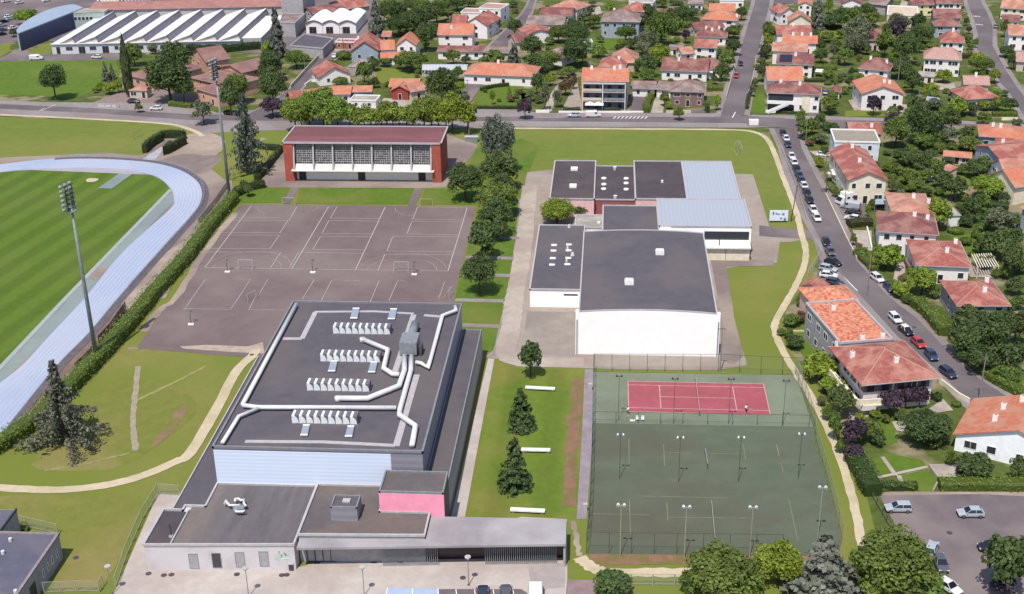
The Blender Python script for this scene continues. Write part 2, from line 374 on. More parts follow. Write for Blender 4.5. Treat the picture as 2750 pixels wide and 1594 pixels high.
sheet('jump_area', M('jump_area', (196, 190, 202), (186, 182, 194), .3), 5.5, PL('01 200,196 900,178 1290,205 1460,245 1150,240 300,208'))
sheet('jump_runway', RUNOFF, 7, PL('01 1150,240 1280,243 1080,386 950,380'))
sheet('sand_patch', SAND, 7, smooth(PL('01 835,300 870,285 945,288 950,300 910,318 845,320'), 4, True))
ribbon('runoff_edge', RUNEDGE, 7, PL('01 1652,392 640,1440 02 0,680 -500,1200'), 1.0, sm=False)
sheet('worn_patch', BROWNAS, 4.3, smooth(PL('01 930,1160 1060,1140 1090,1170 960,1270 840,1245'), 4, True))
ribbon('track_verge', M('track_kerb_grey', (128, 120, 128), (112, 104, 112), .8), 7, [o_+Vector((1.0, -.2, 0)) for o_ in outer[12:]], 1.6, sm=False)
sheet('stadium_forecourt', DIRT, 4, smooth(PL('01 1480,130 1760,50 2080,60 2180,-80 2000,-160 1750,-120 1560,0 1420,60'), 3, True))
sheet('track_side_dirt', DIRT, 4, PL('01 1840,850 1900,830 1600,1440 02 1370,60 1180,130 1150,0 01 1190,1440 1600,1000'))
ribbon('court_verge', DIRT, 4.7, PL('01 2280,620 2000,960 1700,1440 02 1560,100 1380,330'), 1.6, jit=.3)
sheet('track_side_gravel', M('brown_gravel', (158, 130, 124), (140, 114, 108), .5), 4.5, PL('02 1140,20 1230,130 1000,480 640,860 330,1140 0,1500 -300,1800 0,1350 560,740 860,370'))
sheet('service_path', M('grey_path', (206, 206, 216), (190, 190, 200), .5), 4.6, PL('01 1360,110 1560,-20 1620,-40 1480,125'))
sheet('forecourt_corner_grass', LAWN, 5, PL('01 2040,190 2190,60 2700,-150 2780,0 2560,180 2480,300 2180,305'))
# hard courts
XL, XR, YT = -88.9, -31.4, 290.4
sheet('hard_court', COURT, 3, PL('01 2325,540 10 ov 600,503 1172,508 1113,750 1100,880 620,880 335,857'))
sheet('court_edge_dirt', M('court_edge', (214, 196, 180), (192, 168, 156), .5), 4, PL('02 1740,470 2000,455 2400,470 2540,430 2560,540 2250,525 1780,492'))
lm = MB(); lf = MB()
def cl(a, b, wd=.13, t=None): wd *= 1.3; ribbon('', None, 5, [Vector((a[0], a[1], 0)), Vector((b[0], b[1], 0))], wd, sm=False, obj=(t or lm))
y0, y1 = 250.2, 289.2
for x in (-87.1, -67.9, -53.95, -33.9): cl((x, y0), (x, y1), .16)
cl((-87.1, y0), (-33.9, y0))
for s, t_, ww in (('11 -800,665 180,668', 0, .12), ('11 -720,690 265,692', 0, .12), ('11 -470,808 185,812', 0, .12), ('11 -490,832 180,836', 0, .1), ('11 -800,962 95,966', 0, .12), ('11 -900,996 190,1000', 0, .12),
    ('11 195,1000 95,1150', 0, .12), ('11 350,562 275,692', 0, .12), ('11 265,692 185,815', 0, .12), ('11 180,836 90,966', 0, .12),
    ('11 740,558 675,670', 0, .12), ('11 675,668 1150,675', 0, .12), ('11 665,692 1140,700', 0, .12), ('11 660,694 592,818', 0, .12), ('11 600,818 1080,822', 0, .12), ('11 580,846 1075,850', 0, .12), ('11 578,848 505,972', 0, .12), ('11 505,972 1000,978', 0, .12), ('11 360,1000 1000,1012', 0, .12), ('11 365,1000 275,1155', 0, .12),
    ('11 1518,562 1470,680', 0, .12), ('11 1470,680 1950,686', 0, .12), ('11 1462,702 1940,708', 0, .12), ('11 1460,704 1415,822', 0, .12), ('11 1415,822 1910,832', 0, .12), ('11 1280,846 1905,850', 0, .12), ('11 1278,848 1220,990', 0, .12), ('11 1220,988 1860,996', 0, .12), ('11 1200,1020 1855,1025', 0, .12), ('11 1200,1022 1135,1178', 0, .12), ('11 1520,562 2000,566', 0, .14)):
    a, b_ = PL(s); cl(a, b_, ww)
for s in ('01 1985,1262 1780,1560', '02 1860,0 1790,105', '02 1770,104 2235,114', '02 2320,-20 2230,112', '01 2250,1256 2420,1262', '01 2420,1262 2300,1450', '11 70,1262 -10,1400', '02 2470,-10 2410,112', '02 2400,115 2760,120', '11 520,1262 405,1450', '11 690,1268 960,1276', '11 690,1268 580,1480', '11 1145,1275 1060,1480', '11 1325,1276 1410,1279', '11 1325,1276 1240,1470', '11 1780,1285 1720,1450'):
    a, b_ = PL(s); cl(a, b_, .13, lf)
def arc(cx, cy, r, a0, a1, t):
    ribbon('', None, 5, [Vector((cx+r*math.cos(a0+(a1-a0)*i/14), cy+r*math.sin(a0+(a1-a0)*i/14), 0)) for i in range(15)], .11, sm=False, obj=t)
for gx in (-77.9, -43.9):
    arc(gx-1.5, y0+.1, 6, math.pi/2, math.pi, lf); arc(gx+1.5, y0+.1, 6, 0, math.pi/2, lf); arc(gx-1.5, y1, 6, math.pi, 1.5*math.pi, lf); arc(gx+1.5, y1, 6, 1.5*math.pi, 2*math.pi, lf)
    arc(gx, y0+.1, 9.5, 0.2, 2.9, lf)
o = lm.build('court_markings', LINEW); o['kind'] = 'structure'
o = lf.build('faded_court_markings', LINEF); o['kind'] = 'structure'
# lawns and paths round the halls
sheet('gym_apron', BROWNAS, 3, PL('10 0,1330 11 -60,330 0,370 300,372 1500,378 1790,372 1860,250 2050,60 10 2100,1400 1800,1300 100,1340'))
sheet('gym_front_grass', BRIGHT, 4, PL('11 380,376 1480,380 1425,535 345,528'))
sheet('court_corner_grass', BRIGHT, 4, PL('11 -330,520 -150,380 285,376 215,520'))
sheet('court_side_grass', BRIGHT, 4, PL('11 1590,385 2120,385 2140,540 1540,535'))
sheet('tree_row_lawn', BRIGHT, 2.5, PL('11 2060,0 2520,-100 2700,-30 2560,300 2440,1000 2370,1440 12 2300,520 2150,520 1900,300 1880,20 11 1880,1440 2100,560 1980,380'))
for i, s in enumerate(('11 2300,860 2500,862', '11 1980,1045 2440,1058', '11 1960,1215 2420,1225', '12 1880,20 2350,30', '12 1950,262 2320,275')):
    ribbon('lawn_path', PAVE, 4, PL(s), 1.6, sm=False)
ribbon('tree_row_path', PAVE, 3.5, PL('11 2510,480 2480,860 2400,1440 12 2340,200 2280,480 2250,560'), .8, sm=False)
for s in ('11 340,372 240,530', '11 1530,378 1460,545'): ribbon('gym_footpath', ASPHL, 5, PL(s), 1.9, sm=False)
sheet('hall_apron', TAN, 3, PL('21 60,225 280,200 2050,240 2240,245 2340,560 2400,760 2520,790 2750,800 2760,870 2600,900 2500,900 2470,1100 1985,1150 22 2080,330 2170,600 2180,650 1900,700 1000,690 200,670 12 2520,650 2480,620 2160,570 2260,500 2380,0 11 2520,850 2560,300'))
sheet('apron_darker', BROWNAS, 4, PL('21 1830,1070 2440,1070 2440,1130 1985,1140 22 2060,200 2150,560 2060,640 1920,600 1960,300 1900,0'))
ribbon('hall_left_walk', M('pale_walk', (210, 197, 186), (200, 186, 176), .4, c3=(190, 174, 166), s3=.1), 3.8, PL('21 80,350 30,860 -20,1200 -70,1440 22 -85,130 -110,330 -150,520 0,615 600,628'), 3.8, jit=.1)
sheet('inner_yard', M('yard_concrete', (180, 170, 162), (170, 158, 152), .3, c3=(162, 152, 146), s3=.08), 4, PL('22 60,130 530,140 530,540 200,550 0,500'))
sheet('fence_grass_strip', LAWN, 3.5, PL('22 705,688 1900,706 2180,650 2560,640 2640,744 705,714'))
sheet('central_lawn', LSTRIPE, 2, PL('12 2250,600 2520,680 22 605,690 590,1440 23 540,700 430,715 13 2000,700 1980,650 2100,0'))
ribbon('cinder_strip', REDDIRT, 3, PL('22 545,780 520,1100 490,1440 23 460,600'), 2.2, jit=.25)
sheet('court_walk', M('court_walk', (178, 164, 176), (160, 148, 158), .4), 3, PL('22 615,690 700,690 685,1440 23 660,300 630,720 535,720 580,0'))
sheet('hall_side_walk', PLAZA, 3.6, PL('12 2200,585 2260,590 2100,1440 13 1975,700 1840,700 1980,100'))
# tennis
sheet('tennis_court_surface', KHAKI, 4, PL('22 702,718 2652,750 32 480,1250 22 690,1215'))
sheet('old_court_surface', KHAKID, 5, PL('22 690,1212 32 478,1248 33 500,0 590,300 690,700 750,960 730,1080 23 640,1055'))
sheet('tennis_edge_soil', REDDIRT, 3, PL('23 640,1040 2520,1080 33 700,1050 600,1150 23 1700,1150 700,1170'))
tx, ty = 4.107, 190.592
sheet('tennis_playing_area', REDC, 6, [(tx, ty), (tx+23.77, ty), (tx+23.77, ty+10.97), (tx, ty+10.97)])
tl = MB()
for a, b_ in (((0, 0), (23.77, 0)), ((0, 10.97), (23.77, 10.97)), ((0, 0), (0, 10.97)), ((23.77, 0), (23.77, 10.97)), ((0, 1.37), (23.77, 1.37)), ((0, 9.6), (23.77, 9.6)), ((5.485, 1.37), (5.485, 9.6)), ((18.285, 1.37), (18.285, 9.6)), ((5.485, 5.485), (18.285, 5.485))):
    ribbon('', None, 7, [Vector((tx+a[0], ty+a[1], 0)), Vector((tx+b_[0], ty+b_[1], 0))], .16, sm=False, obj=tl)
o = tl.build('tennis_lines', LINEP); o['kind'] = 'structure'
ol = MB()
for s in ('22 1040,1365 1040,1440', '23 1040,0 1042,245', '23 1375,0 1385,210', '23 1380,80 1640,84', '23 1830,88 2150,94', '23 2145,0 2168,150', '23 2470,10 2530,260', '33 125,0 190,275', '23 1045,540 1055,870', '23 665,672 1240,682', '23 1408,560 1415,740', '23 1418,706 2250,716', '33 245,535 335,940', '23 1100,500 2000,520'):
    ribbon('', None, 6, PL(s), .12, sm=False, obj=ol)
o = ol.build('old_court_lines', LINEY); o['kind'] = 'structure'
# paths
ribbon('gravel_path', SAND, 4, PL('ov 1150,315 1500,317 1780,319 1850,324 1885,340 1905,375 1925,430 1945,480 1962,530 1972,575 1982,610 1980,650 1960,700 1935,745 1910,790 1908,820 1930,870 1960,920 2000,985 2035,1050 2065,1120 2090,1200 2110,1280 2122,1345'), 1.4, jit=.14)
ribbon('north_gravel_path', SAND, 4, PL('00 -500,1090 0,1110 900,1152 1600,1197 1850,1255 1960,1315'), 1.5, jit=.1)
ribbon('lower_gravel_path', SAND, 4.5, PL('03 -500,400 0,420 500,440 900,412 1200,355 1450,275 1700,165 1840,80 02 2080,1100 2280,720 2440,560 2480,500'), 1.9, jit=.08)
ribbon('court_end_path', SAND, 4, PL('23 560,1090 640,1160 800,1230 1200,1240 1690,1238'), 2.0, jit=.2)
ribbon('desire_line', DIRT, 4, PL('23 500,740 530,900 560,1080'), .8, jit=.5)
# bmx-like strips in the left lawn
ribbon('bare_strip', M('pale_gravel_strip', (190, 178, 160), (170, 160, 140), .8), 3, PL('02 1335,660 1310,900 1290,1100 1290,1300 1310,1440 03 1300,60'), 1.0, jit=.25)
ribbon('bare_strip_thin', M('pale_grass_strip', (178, 170, 120), (160, 154, 100), .8), 3, PL('02 1990,660 1700,810 1330,985'), .7, jit=.3)
ribbon('dry_strip', M('dry_strip', (176, 166, 120), (150, 144, 96), .8), 3, PL('03 430,250 800,190 1000,140 1250,85'), .7, jit=.4)
sheet('dry_grass', M('lawn_tired', (140, 144, 74), (131, 138, 64), .4, c3=(154, 146, 90), s3=.05, detail=8, t3=(.48, .62), wear=(.12, .6)), 2, smooth(PL('02 1250,760 1750,900 1900,1100 1500,1440 03 1200,200 900,250 300,200 02 700,1200 950,900'), 4, True))
sheet('worn_ground', SOIL, 3, smooth(PL('02 1700,1080 1820,1040 1700,1260 1500,1440 1480,1400 1600,1250'), 3, True))
sheet('lower_left_lawn', M('lawn_half_dry', (142, 144, 76), (134, 140, 66), .4, c3=(156, 146, 90), s3=.06, detail=6, t3=(.45, .65), wear=(.12, .5)), 2.5, smooth(PL('03 0,500 800,480 1350,500 1200,1000 950,1380 500,1390 700,1000 560,800 200,700'), 3, True))
# plaza and yards
sheet('plaza', PLAZA, 3, PL('03 1530,470 1760,490 1500,900 1420,1200 13 300,1200 2520,700 23 440,720 445,1300 400,1800 03 900,1700 1120,1400'))
sheet('plaza_parking', M('parking_grey', (136, 126, 130), (124, 114, 120), .5), 5, PL('13 1720,1400 2520,1400 23 60,1440 60,1700 13 1650,1700'))
pm = MB()
for x in (1888, 2068, 2248, 2440): ribbon('', None, 6, PL('13 %d,1405 %d,1700' % (x, x+40)), .12, sm=False, obj=pm)
o = pm.build('parking_bay_lines', WHITEP); o['kind'] = 'structure'
sheet('plaza_lower_paving', M('lower_paving', (198, 186, 186), (186, 174, 176), .4), 4, PL('23 60,1150 425,1150 420,1380 280,1390 100,1420'))
sheet('corner_paving', M('pink_paving', (176, 152, 156), (160, 136, 140), .4), 3, PL('23 445,1310 720,1310 740,1500 445,1500'))
sheet('car_park', ASPHL, 3, PL('33 1120,490 2090,478 2520,500 2900,520 2900,1700 1900,1700 1650,1050 1340,900'))
sheet('car_park_verge', DIRT, 2, PL('33 1090,455 2520,455 2900,460 2900,540 1120,500'))
# roads
sheet('north_pavement', PAVE, 2.2, PL('00 -600,950 420,985 900,990 1260,900 1600,920 1900,1010 2100,1090 10 200,1040 2040,1050 2520,1060 20 160,1090 1900,1092 2160,1120 30 -100,1110 600,1120 1400,1150 1900,1165 3000,1230 3000,1290 1900,1215 330,1240 100,1225 -200,1235 20 2200,1235 0,1228 10 2100,1230 0,1260 00 1900,1290 1600,1190 -600,1090'))
sheet('main_road', ASPH, 4, PL('00 -600,990 0,1005 900,1045 1850,1105 10 -100,1110 500,1120 2120,1130 20 0,1128 1950,1130 2150,1118 30 300,1150 1380,1175 2000,1200 3000,1260 3000,1290 1900,1212 330,1235 100,1222 -150,1215 20 2180,1190 0,1168 10 2120,1168 0,1165 00 1850,1160 900,1090 0,1050 -600,1035'))
def street(name, L, Rr, pave=1.6, lvl=4.5):
    A, B = PL(L), PL(Rr)
    sheet(name, ASPH, lvl, A+B[::-1])
    for e, sgn in ((A, 1), (B, -1)):
        b = MB(); pts = []
        N = len(e)
        for i in range(N):
            d = (e[min(i+1, N-1)]-e[max(i-1, 0)]); n = Vector((-d.y, d.x, 0)).normalized()*sgn*(1 if (e[-1]-e[0]).y else 1)
            mid = (A[min(i, len(A)-1)]+B[min(i, len(B)-1)])/2
            if (mid-e[i]).dot(n) > 0: n = -n
            pts.append((e[i], e[i]+n*pave))
        for i in range(N-1):
            p, q, r_, s_ = pts[i][0], pts[i][1], pts[i+1][1], pts[i+1][0]
            b.prism([p, q, r_, s_], 0.0, .16)
        o = b.build('pavement', PAVE); o['kind'] = 'structure'
street('north_street', '20 1925,1128 2085,620 2180,280 2255,40 2275,-60', '20 2155,1112 2255,640 2330,330 2395,60 2410,-60')
street('parked_car_street', 'px 2079,345 2105,400 2119,455 2145,520 2169,580 2205,650 2219,694 2250,728 2300,783 2350,838 2411,905 2522,1000 2603,1083 2760,1230', 'px 2140,345 2153,400 2185,465 2217,525 2243,580 2269,636 2300,700 2328,733 2383,795 2420,825 2461,855 2550,950 2633,1022 2790,1120')
street('east_street', '30 1955,-60 1985,60 2040,200 2075,340 2065,480 2200,640 2290,800 2380,900 2480,1060 2560,1180', '30 2085,-60 2110,30 2165,130 2215,250 2215,440 2330,660 2440,830 2570,1000 2700,1130 2790,1250')
street('factory_street', '10 -120,1110 100,1000 290,860 470,640 600,540 745,500', '10 120,1115 230,1020 400,850 520,700 640,620 740,560', .9)
street('upper_street', '10 2180,480 2330,330 2520,150 20 60,60 110,-60', '10 2370,470 2480,330 2560,230 20 100,110 150,-60', 1.0)
sheet('cross_street', ASPH, 3, PL('20 1200,-30 2260,-45 30 300,-40 1350,70 1200,110 800,20 0,38 20 2150,8 1200,0'))
sheet('parking_bay', ASPHL, 5, PL('31 540,1060 700,1070 760,1180 905,1370 780,1400 640,1380 520,1240'))
sheet('gate_apron', ASPHL, 5, PL('31 -40,740 440,790 520,830 560,920 430,870 60,850 -40,840'))
sheet('factory_lane', ASPHL, 3, PL('00 -600,600 0,560 170,480 210,470 500,525 1150,515 1160,580 0,592 -600,640'))
sheet('factory_yard', ASPHL, 2, PL('00 -600,0 900,-60 2520,-80 10 1100,-80 1150,100 920,480 700,520 520,560 200,540 00 2400,500 1900,490 500,400 330,330 -600,700'))
sheet('factory_verge', LAWN, 2.5, PL('00 -600,420 -50,450 110,400 90,500 0,550 -600,600'))
sheet('factory_grass', LAWN, 3.5, PL('00 260,500 490,400 495,520 340,525'))
sheet('school_yard', M('school_yard', (170, 150, 148), (156, 138, 138), .4), 3, PL('00 900,990 1240,860 1500,840 1900,900 1900,1020 1600,1000 1250,990'))
# gardens, drives and patios
for nm, mt, s in (('driveway', ASPHL, '10 1985,805 2150,808 2050,960 1990,1040 1880,1000'), ('driveway', ASPHL, '20 1050,890 1245,900 1180,1092 1060,1092'), ('driveway', PATIO, '20 1290,960 1350,900 1380,1000 1370,1092 1250,1092'),
    ('driveway', TAN, '20 390,1060 540,780 590,1062'), ('patio', PATIO, '10 1110,1035 1190,950 1500,965 1490,1040'), ('patio', PATIO, '10 700,450 880,430 870,470 720,500'), ('driveway', PATIO, '20 210,1080 300,880 350,820 360,870 290,1080'),
    ('garden_lawn', BRIGHT, '20 660,360 1010,370 1040,430 830,480 680,560'), ('garden_lawn', LAWN, '10 1150,650 1500,680 1610,770 1600,800 1230,830 1100,760'), ('garden_lawn', BRIGHT, '10 2120,830 2500,800 20 90,900 20,1010 10 2040,1040 2060,980'),
    ('garden_lawn', BRIGHT, '20 0,860 110,880 100,960 0,1000'), ('garden_lawn', LAWN, '30 790,1070 1080,1060 1190,1120 790,1125'), ('patio', PATIO, '30 820,970 880,960 1000,1060 880,1070'), ('patio', PATIO, '30 1160,1000 1390,1010 1400,1110 1200,1110'),
    ('driveway', PATIO, '31 860,785 1045,790 1050,985 940,985'), ('driveway', ASPHL, '31 640,450 960,440 1010,680 840,700 760,720'), ('garden_lawn', BRIGHT, '31 1750,810 2030,820 2110,1040 1990,1045 1900,900'),
    ('garden_lawn', BRIGHT, '31 1800,250 2020,260 2000,350 1790,335'), ('garden_lawn', BRIGHT, '33 1050,150 1190,80 1530,145 1590,215 1120,315'), ('garden_lawn', BRIGHT, '33 1310,300 1590,235 1700,345 1640,455 1350,455'),
    ('patio', PATIO, '33 1590,190 1880,190 1920,340 1700,345'), ('patio', PATIO, '32 1590,1080 1740,980 1835,1090 1640,1120'), ('patio', PATIO, '32 1240,1200 1420,1170 1390,1300 1290,1290'), ('patio', PATIO, '32 820,1060 1040,1120 1000,1160 830,1190'),
    ('garden_lawn', BRIGHT, '32 200,240 400,150 560,480 640,620 560,700 380,560'), ('garden_lawn', BRIGHT, '32 950,1200 1250,1200 1300,1400 1100,1440'), ('garden_path', PATIO, '31 1290,1090 1370,1090 1370,1200 1290,1240 1400,1310 1250,1290'),
    ('patio', PATIO, '31 1960,1150 2220,1100 2280,1250 2000,1240'), ('garden_lawn', BRIGHT, '30 2210,860 2300,850 2480,1050 2200,1090'), ('patio', PATIO, '30 1650,810 1840,800 1860,850 1750,880 1680,860'),
    ('garden_lawn', BRIGHT, '20 2210,900 2350,900 2360,1090 2180,1080'), ('patio', PATIO, '30 1340,0 1430,30 1440,120 1300,100'), ('garden_lawn', LAWN, '30 500,290 750,300 740,370 560,350'), ('garden_lawn', BRIGHT, '32 2250,740 2520,800 2700,900 2700,1000 2450,870'),
    ('driveway', ASPHL, '20 1640,1060 1780,1060 1800,1092 1640,1092'), ('patio', PATIO, '20 570,100 760,60 780,130 690,150'), ('driveway', ASPHL, '30 430,1070 530,1070 530,1120 440,1120'), ('patio', PATIO, '31 440,20 640,20 640,90 520,80')):
    sheet(nm, mt, 6 if nm != 'garden_lawn' else 1.5, PL(s))
# crossing and road paint
zm = MB()
for i in range(9): ribbon('', None, 7, PL('20 %d,1148 %d,1128' % (890+i*38, 915+i*38)), .3, sm=False, obj=zm)
for i in range(9): ribbon('', None, 7, PL('30 %d,%d %d,%d' % (2000+i*14, 228+i*1, 2010+i*14, 238+i)), .22, sm=False, obj=zm); ribbon('', None, 7, PL('30 %d,%d %d,%d' % (1975+i*14, 148+i*1, 1983+i*14, 158+i)), .22, sm=False, obj=zm)
ribbon('', None, 7, PL('20 2040,1140 2070,1085'), .25, sm=False, obj=zm)
for s in ('00 380,1075 430,1045', '00 400,1075 540,1010', '20 60,1135 420,1138', '31 710,1180 910,1375'): ribbon('', None, 7, PL(s), .18, sm=False, obj=zm)
o = zm.build('road_markings', WHITEP); o['kind'] = 'structure'
# ------------------------------------------------------------------ generic dwelling
def window(parent, O, p, nx, ny, wd=1.1, ht=1.2, sill=True, mat=None, shut=False, door=False, pane=None):
    """window on a wall: p = world point at the sill centre on the wall, (nx,ny) outward normal"""
    tx_, ty_ = -ny, nx
    a = math.atan2(ty_, tx_)
    b = MB(); fw = .09
    q = (p[0]+nx*.025, p[1]+ny*.025)
    b.box(q[0], q[1], p[2]-(.06 if not door else 0), wd+2*fw, .05, fw, a); b.box(q[0], q[1], p[2]+ht, wd+2*fw, .05, fw, a)
    for s in (-1, 1): b.box(q[0]+tx_*s*(wd+fw)/2, q[1]+ty_*s*(wd+fw)/2, p[2]+.03, fw, .05, ht-.03, a)
    if wd > 1.5: b.box(q[0], q[1], p[2]+.03, fw*.7, .05, ht-.03, a)
    if shut:
        for s in (-1, 1): b.box(q[0]+tx_*s*(wd*.5+fw+.28)+nx*.01, q[1]+ty_*s*(wd*.5+fw+.28)+ny*.01, p[2], .5, .05, ht, a)
    w_ = b.build('door' if door else 'window', mat or (SHUTTER if shut else WHITEP), parent, O)
    g_ = MB().box(p[0]+nx*.012, p[1]+ny*.012, p[2]+.02, wd, .02, ht-.03, a)
    g_.build('pane' if not door else 'panel', pane or (WINDOW if not door else DARKIN), w_, O)
    return w_
def house(nick, label, s, D, h, top, kind='gx', roof='R', wall=None, win=3, chim=(), floors=None, ov=.45, cat='house', name='house', group=None, wmat=None, left=1, right=1, C=None, door=True, solar=False, hipk=1.0, shut=False):
    """s: tile + near-left eave px + near-right eave px; D depth in metres; h eave height; top: photo row of the ridge or rise if < 10"""
    wall = wall or WHITE
    if isinstance(s, str):
        c, a_, b_ = s.split()[:3]
        a_ = tuple(map(float, a_.split(','))); b_ = tuple(map(float, b_.split(',')))
        A, B = G(T(c, *a_), h), G(T(c, *b_), h)
    else: a_ = s[0]; A, B = Vector((*s[0], h)), Vector((*s[1], h))
    u = (B-A); W = u.length; u = u/W; v = Vector((-u.y, u.x, 0))
    if v.y < 0: v = -v
    if isinstance(D, str):
        cc, q = D.split(); q = tuple(map(float, q.split(','))); D = (G(T(cc, *q), h)-B).dot(v)
    O = A+u*(W/2)+v*(D/2); O.z = 0
    L = lambda x, y, z: A+u*x+v*y+Vector((0, 0, z-h))
    if abs(top) < 10: rise = top
    else:
        ty_ = T(c, 0, top)[1]; v0 = .02 if kind == 'gy' else D/2
        lo, hi = .2, 7
        for _ in range(30):
            m_ = (lo+hi)/2
            if proj(L(W/2, v0, h+m_))[1] > ty_: lo = m_
            else: hi = m_
        rise = max(.7, min((.42*D if kind != 'gy' else .3*W)+.4, lo))
    r = empty(name, O); tag(r, label, cat, group); landmark(nick, O); KEEP.append([tuple((A+u*x+v*y)[:2]) for x, y in ((-.8, -.8), (W+.8, -.8), (W+.8, D+.8), (-.8, D+.8))])
    x0, x1, y0_, y1_ = ov, W-ov, ov, D-ov
    wz = h-.12
    wb = MB(); fp = [L(x0, y0_, 0), L(x1, y0_, 0), L(x1, y1_, 0), L(x0, y1_, 0)]
    k = 2*rise/D if kind == 'gx' else 2*rise/W
    if kind == 'flat':
        wb.prism(fp, 0, h)
        wb.build('wall', wall, r, O)
        pb = MB()
        for (xa, ya, xb, yb) in ((x0, y0_, x1, y0_), (x1, y0_, x1, y1_), (x1, y1_, x0, y1_), (x0, y1_, x0, y0_)):
            pb.bar(L(xa, ya, h+.18), L(xb, yb, h+.18), .32, .4)
        rp = MB().prism([L(x0+.1, y0_+.1, 0), L(x1-.1, y0_+.1, 0), L(x1-.1, y1_-.1, 0), L(x0+.1, y1_-.1, 0)], h+.01, h+.06)
        ro = rp.build('roof', TERRO[roof] if isinstance(roof, str) else roof, r, O)
        pb.build('parapet', WHITEP if wall is not GREYW else TRIM, ro, O)
        rz = lambda x, y: h+.05
    else:
        if kind == 'gx':
            sec = lambda y: wz+min(y, D-y)*k
            vs = fp+[L(x0, y0_, sec(y0_)), L(x1, y0_, sec(y0_)), L(x1, y1_, sec(y0_)), L(x0, y1_, sec(y0_)), L(x0, D/2, wz+rise), L(x1, D/2, wz+rise)]
            wb.add(vs, [(3, 2, 1, 0), (0, 1, 5, 4), (2, 3, 7, 6), (1, 2, 6, 9, 5), (3, 0, 4, 8, 7), (4, 5, 9, 8), (6, 7, 8, 9)])
            tops = [[(0, 0, 0), (W, 0, 0), (W, D/2, rise), (0, D/2, rise)], [(0, D/2, rise), (W, D/2, rise), (W, D, 0), (0, D, 0)]]
            out = [(0, 0, 0), (W, 0, 0), (W, D/2, rise), (W, D, 0), (0, D, 0), (0, D/2, rise)]; ridge = [[(0, D/2, rise), (W, D/2, rise)]]
            rz = lambda x, y: h+min(y, D-y)*k
        elif kind == 'gy':
            sec = lambda x: wz+min(x, W-x)*k
            vs = fp+[L(x0, y0_, sec(x0)), L(x1, y0_, sec(x0)), L(x1, y1_, sec(x0)), L(x0, y1_, sec(x0)), L(W/2, y0_, wz+rise), L(W/2, y1_, wz+rise)]
            wb.add(vs, [(3, 2, 1, 0), (0, 1, 5, 8, 4), (2, 3, 7, 9, 6), (1, 2, 6, 5), (3, 0, 4, 7), (4, 8, 9, 7), (8, 5, 6, 9)])
            tops = [[(0, 0, 0), (W/2, 0, rise), (W/2, D, rise), (0, D, 0)], [(W/2, 0, rise), (W, 0, 0), (W, D, 0), (W/2, D, rise)]]
            out = [(0, 0, 0), (W/2, 0, rise), (W, 0, 0), (W, D, 0), (W/2, D, rise), (0, D, 0)]; ridge = [[(W/2, 0, rise), (W/2, D, rise)]]
            rz = lambda x, y: h+min(x, W-x)*k
        elif kind == 'mono':
            vs = fp+[L(x0, y0_, wz), L(x1, y0_, wz), L(x1, y1_, wz+rise), L(x0, y1_, wz+rise)]
            wb.add(vs, [(3, 2, 1, 0), (0, 1, 5, 4), (1, 2, 6, 5), (2, 3, 7, 6), (3, 0, 4, 7), (4, 5, 6, 7)])
            tops = [[(0, 0, 0), (W, 0, 0), (W, D, rise), (0, D, rise)]]; out = tops[0]; ridge = []
            rz = lambda x, y: h+rise*y/D
        else:
            wb.prism(fp, 0, wz)
            m_ = min(W, D)/2*hipk
            if W >= D:
                R1, R2 = (m_, D/2, rise), (W-m_, D/2, rise)
                tops = [[(0, 0, 0), (W, 0, 0), R2, R1], [(W, 0, 0), (W, D, 0), R2], [(W, D, 0), (0, D, 0), R1, R2], [(0, D, 0), (0, 0, 0), R1]]
            else:
                R1, R2 = (W/2, m_, rise), (W/2, D-m_, rise)
                tops = [[(0, 0, 0), (W, 0, 0), R1], [(W, 0, 0), (W, D, 0), R2, R1], [(W, D, 0), (0, D, 0), R2], [(0, D, 0), (0, 0, 0), R1, R2]]
            out = [(0, 0, 0), (W, 0, 0), (W, D, 0), (0, D, 0)]
            ridge = [[R1, R2], [(0, 0, 0), R1], [(W, 0, 0), R2 if W >= D else R1], [(W, D, 0), R2], [(0, D, 0), R1 if W >= D else R2]]
            mm_ = min(W, D)/2
            rz = lambda x, y: h+rise*min(1, min(x, W-x, y, D-y)/mm_)
        wb.build('wall', wall, r, O)
        rb = MB()
        for tp in tops:
            rb.add([L(x, y, h+z) for x, y, z in tp], [tuple(range(len(tp)))])
            rb.add([L(x, y, h+z-.2) for x, y, z in tp], [tuple(range(len(tp)))[::-1]])
        n = len(out); vs = [L(x, y, h+z) for x, y, z in out]+[L(x, y, h+z-.2) for x, y, z in out]
        rb.add(vs, [(i, n+i, n+(i+1) % n, (i+1) % n) for i in range(n)])
        ro = rb.build('roof', TERRO[roof], r, O)
        if ridge:
            cb = MB()
            for e in ridge:
                if e[0] != e[1]: cb.tube([L(x, y, h+z+.03) for x, y, z in e], .1, 5)
            cb.build('ridge_tiles', CAPS if roof not in 'GN' else TERRO['R'], ro, O)
        gb = MB(); gb.bar(L(0, -.06, h-.1), L(W, -.06, h-.1), .12, .12)
        if kind in ('hip',): gb.bar(L(W+.06, 0, h-.1), L(W+.06, D, h-.1), .12, .12)
        if kind != 'gy': gb.build('gutter', TRIM, ro, O)
    for (fx, fy) in chim:
        x, y = fx*W, fy*D; z = rz(x, y); p = L(x, y, z-.3); a = math.atan2(u.y, u.x)
        cb = MB().box(p.x, p.y, p.z, .75, .55, 1.35, a); ch = cb.build('chimney', WHITE, ro, O)
        MB().box(p.x, p.y, p.z+1.352, .5, .34, .22, a).build('chimney_pot', CAPS, ch, O)
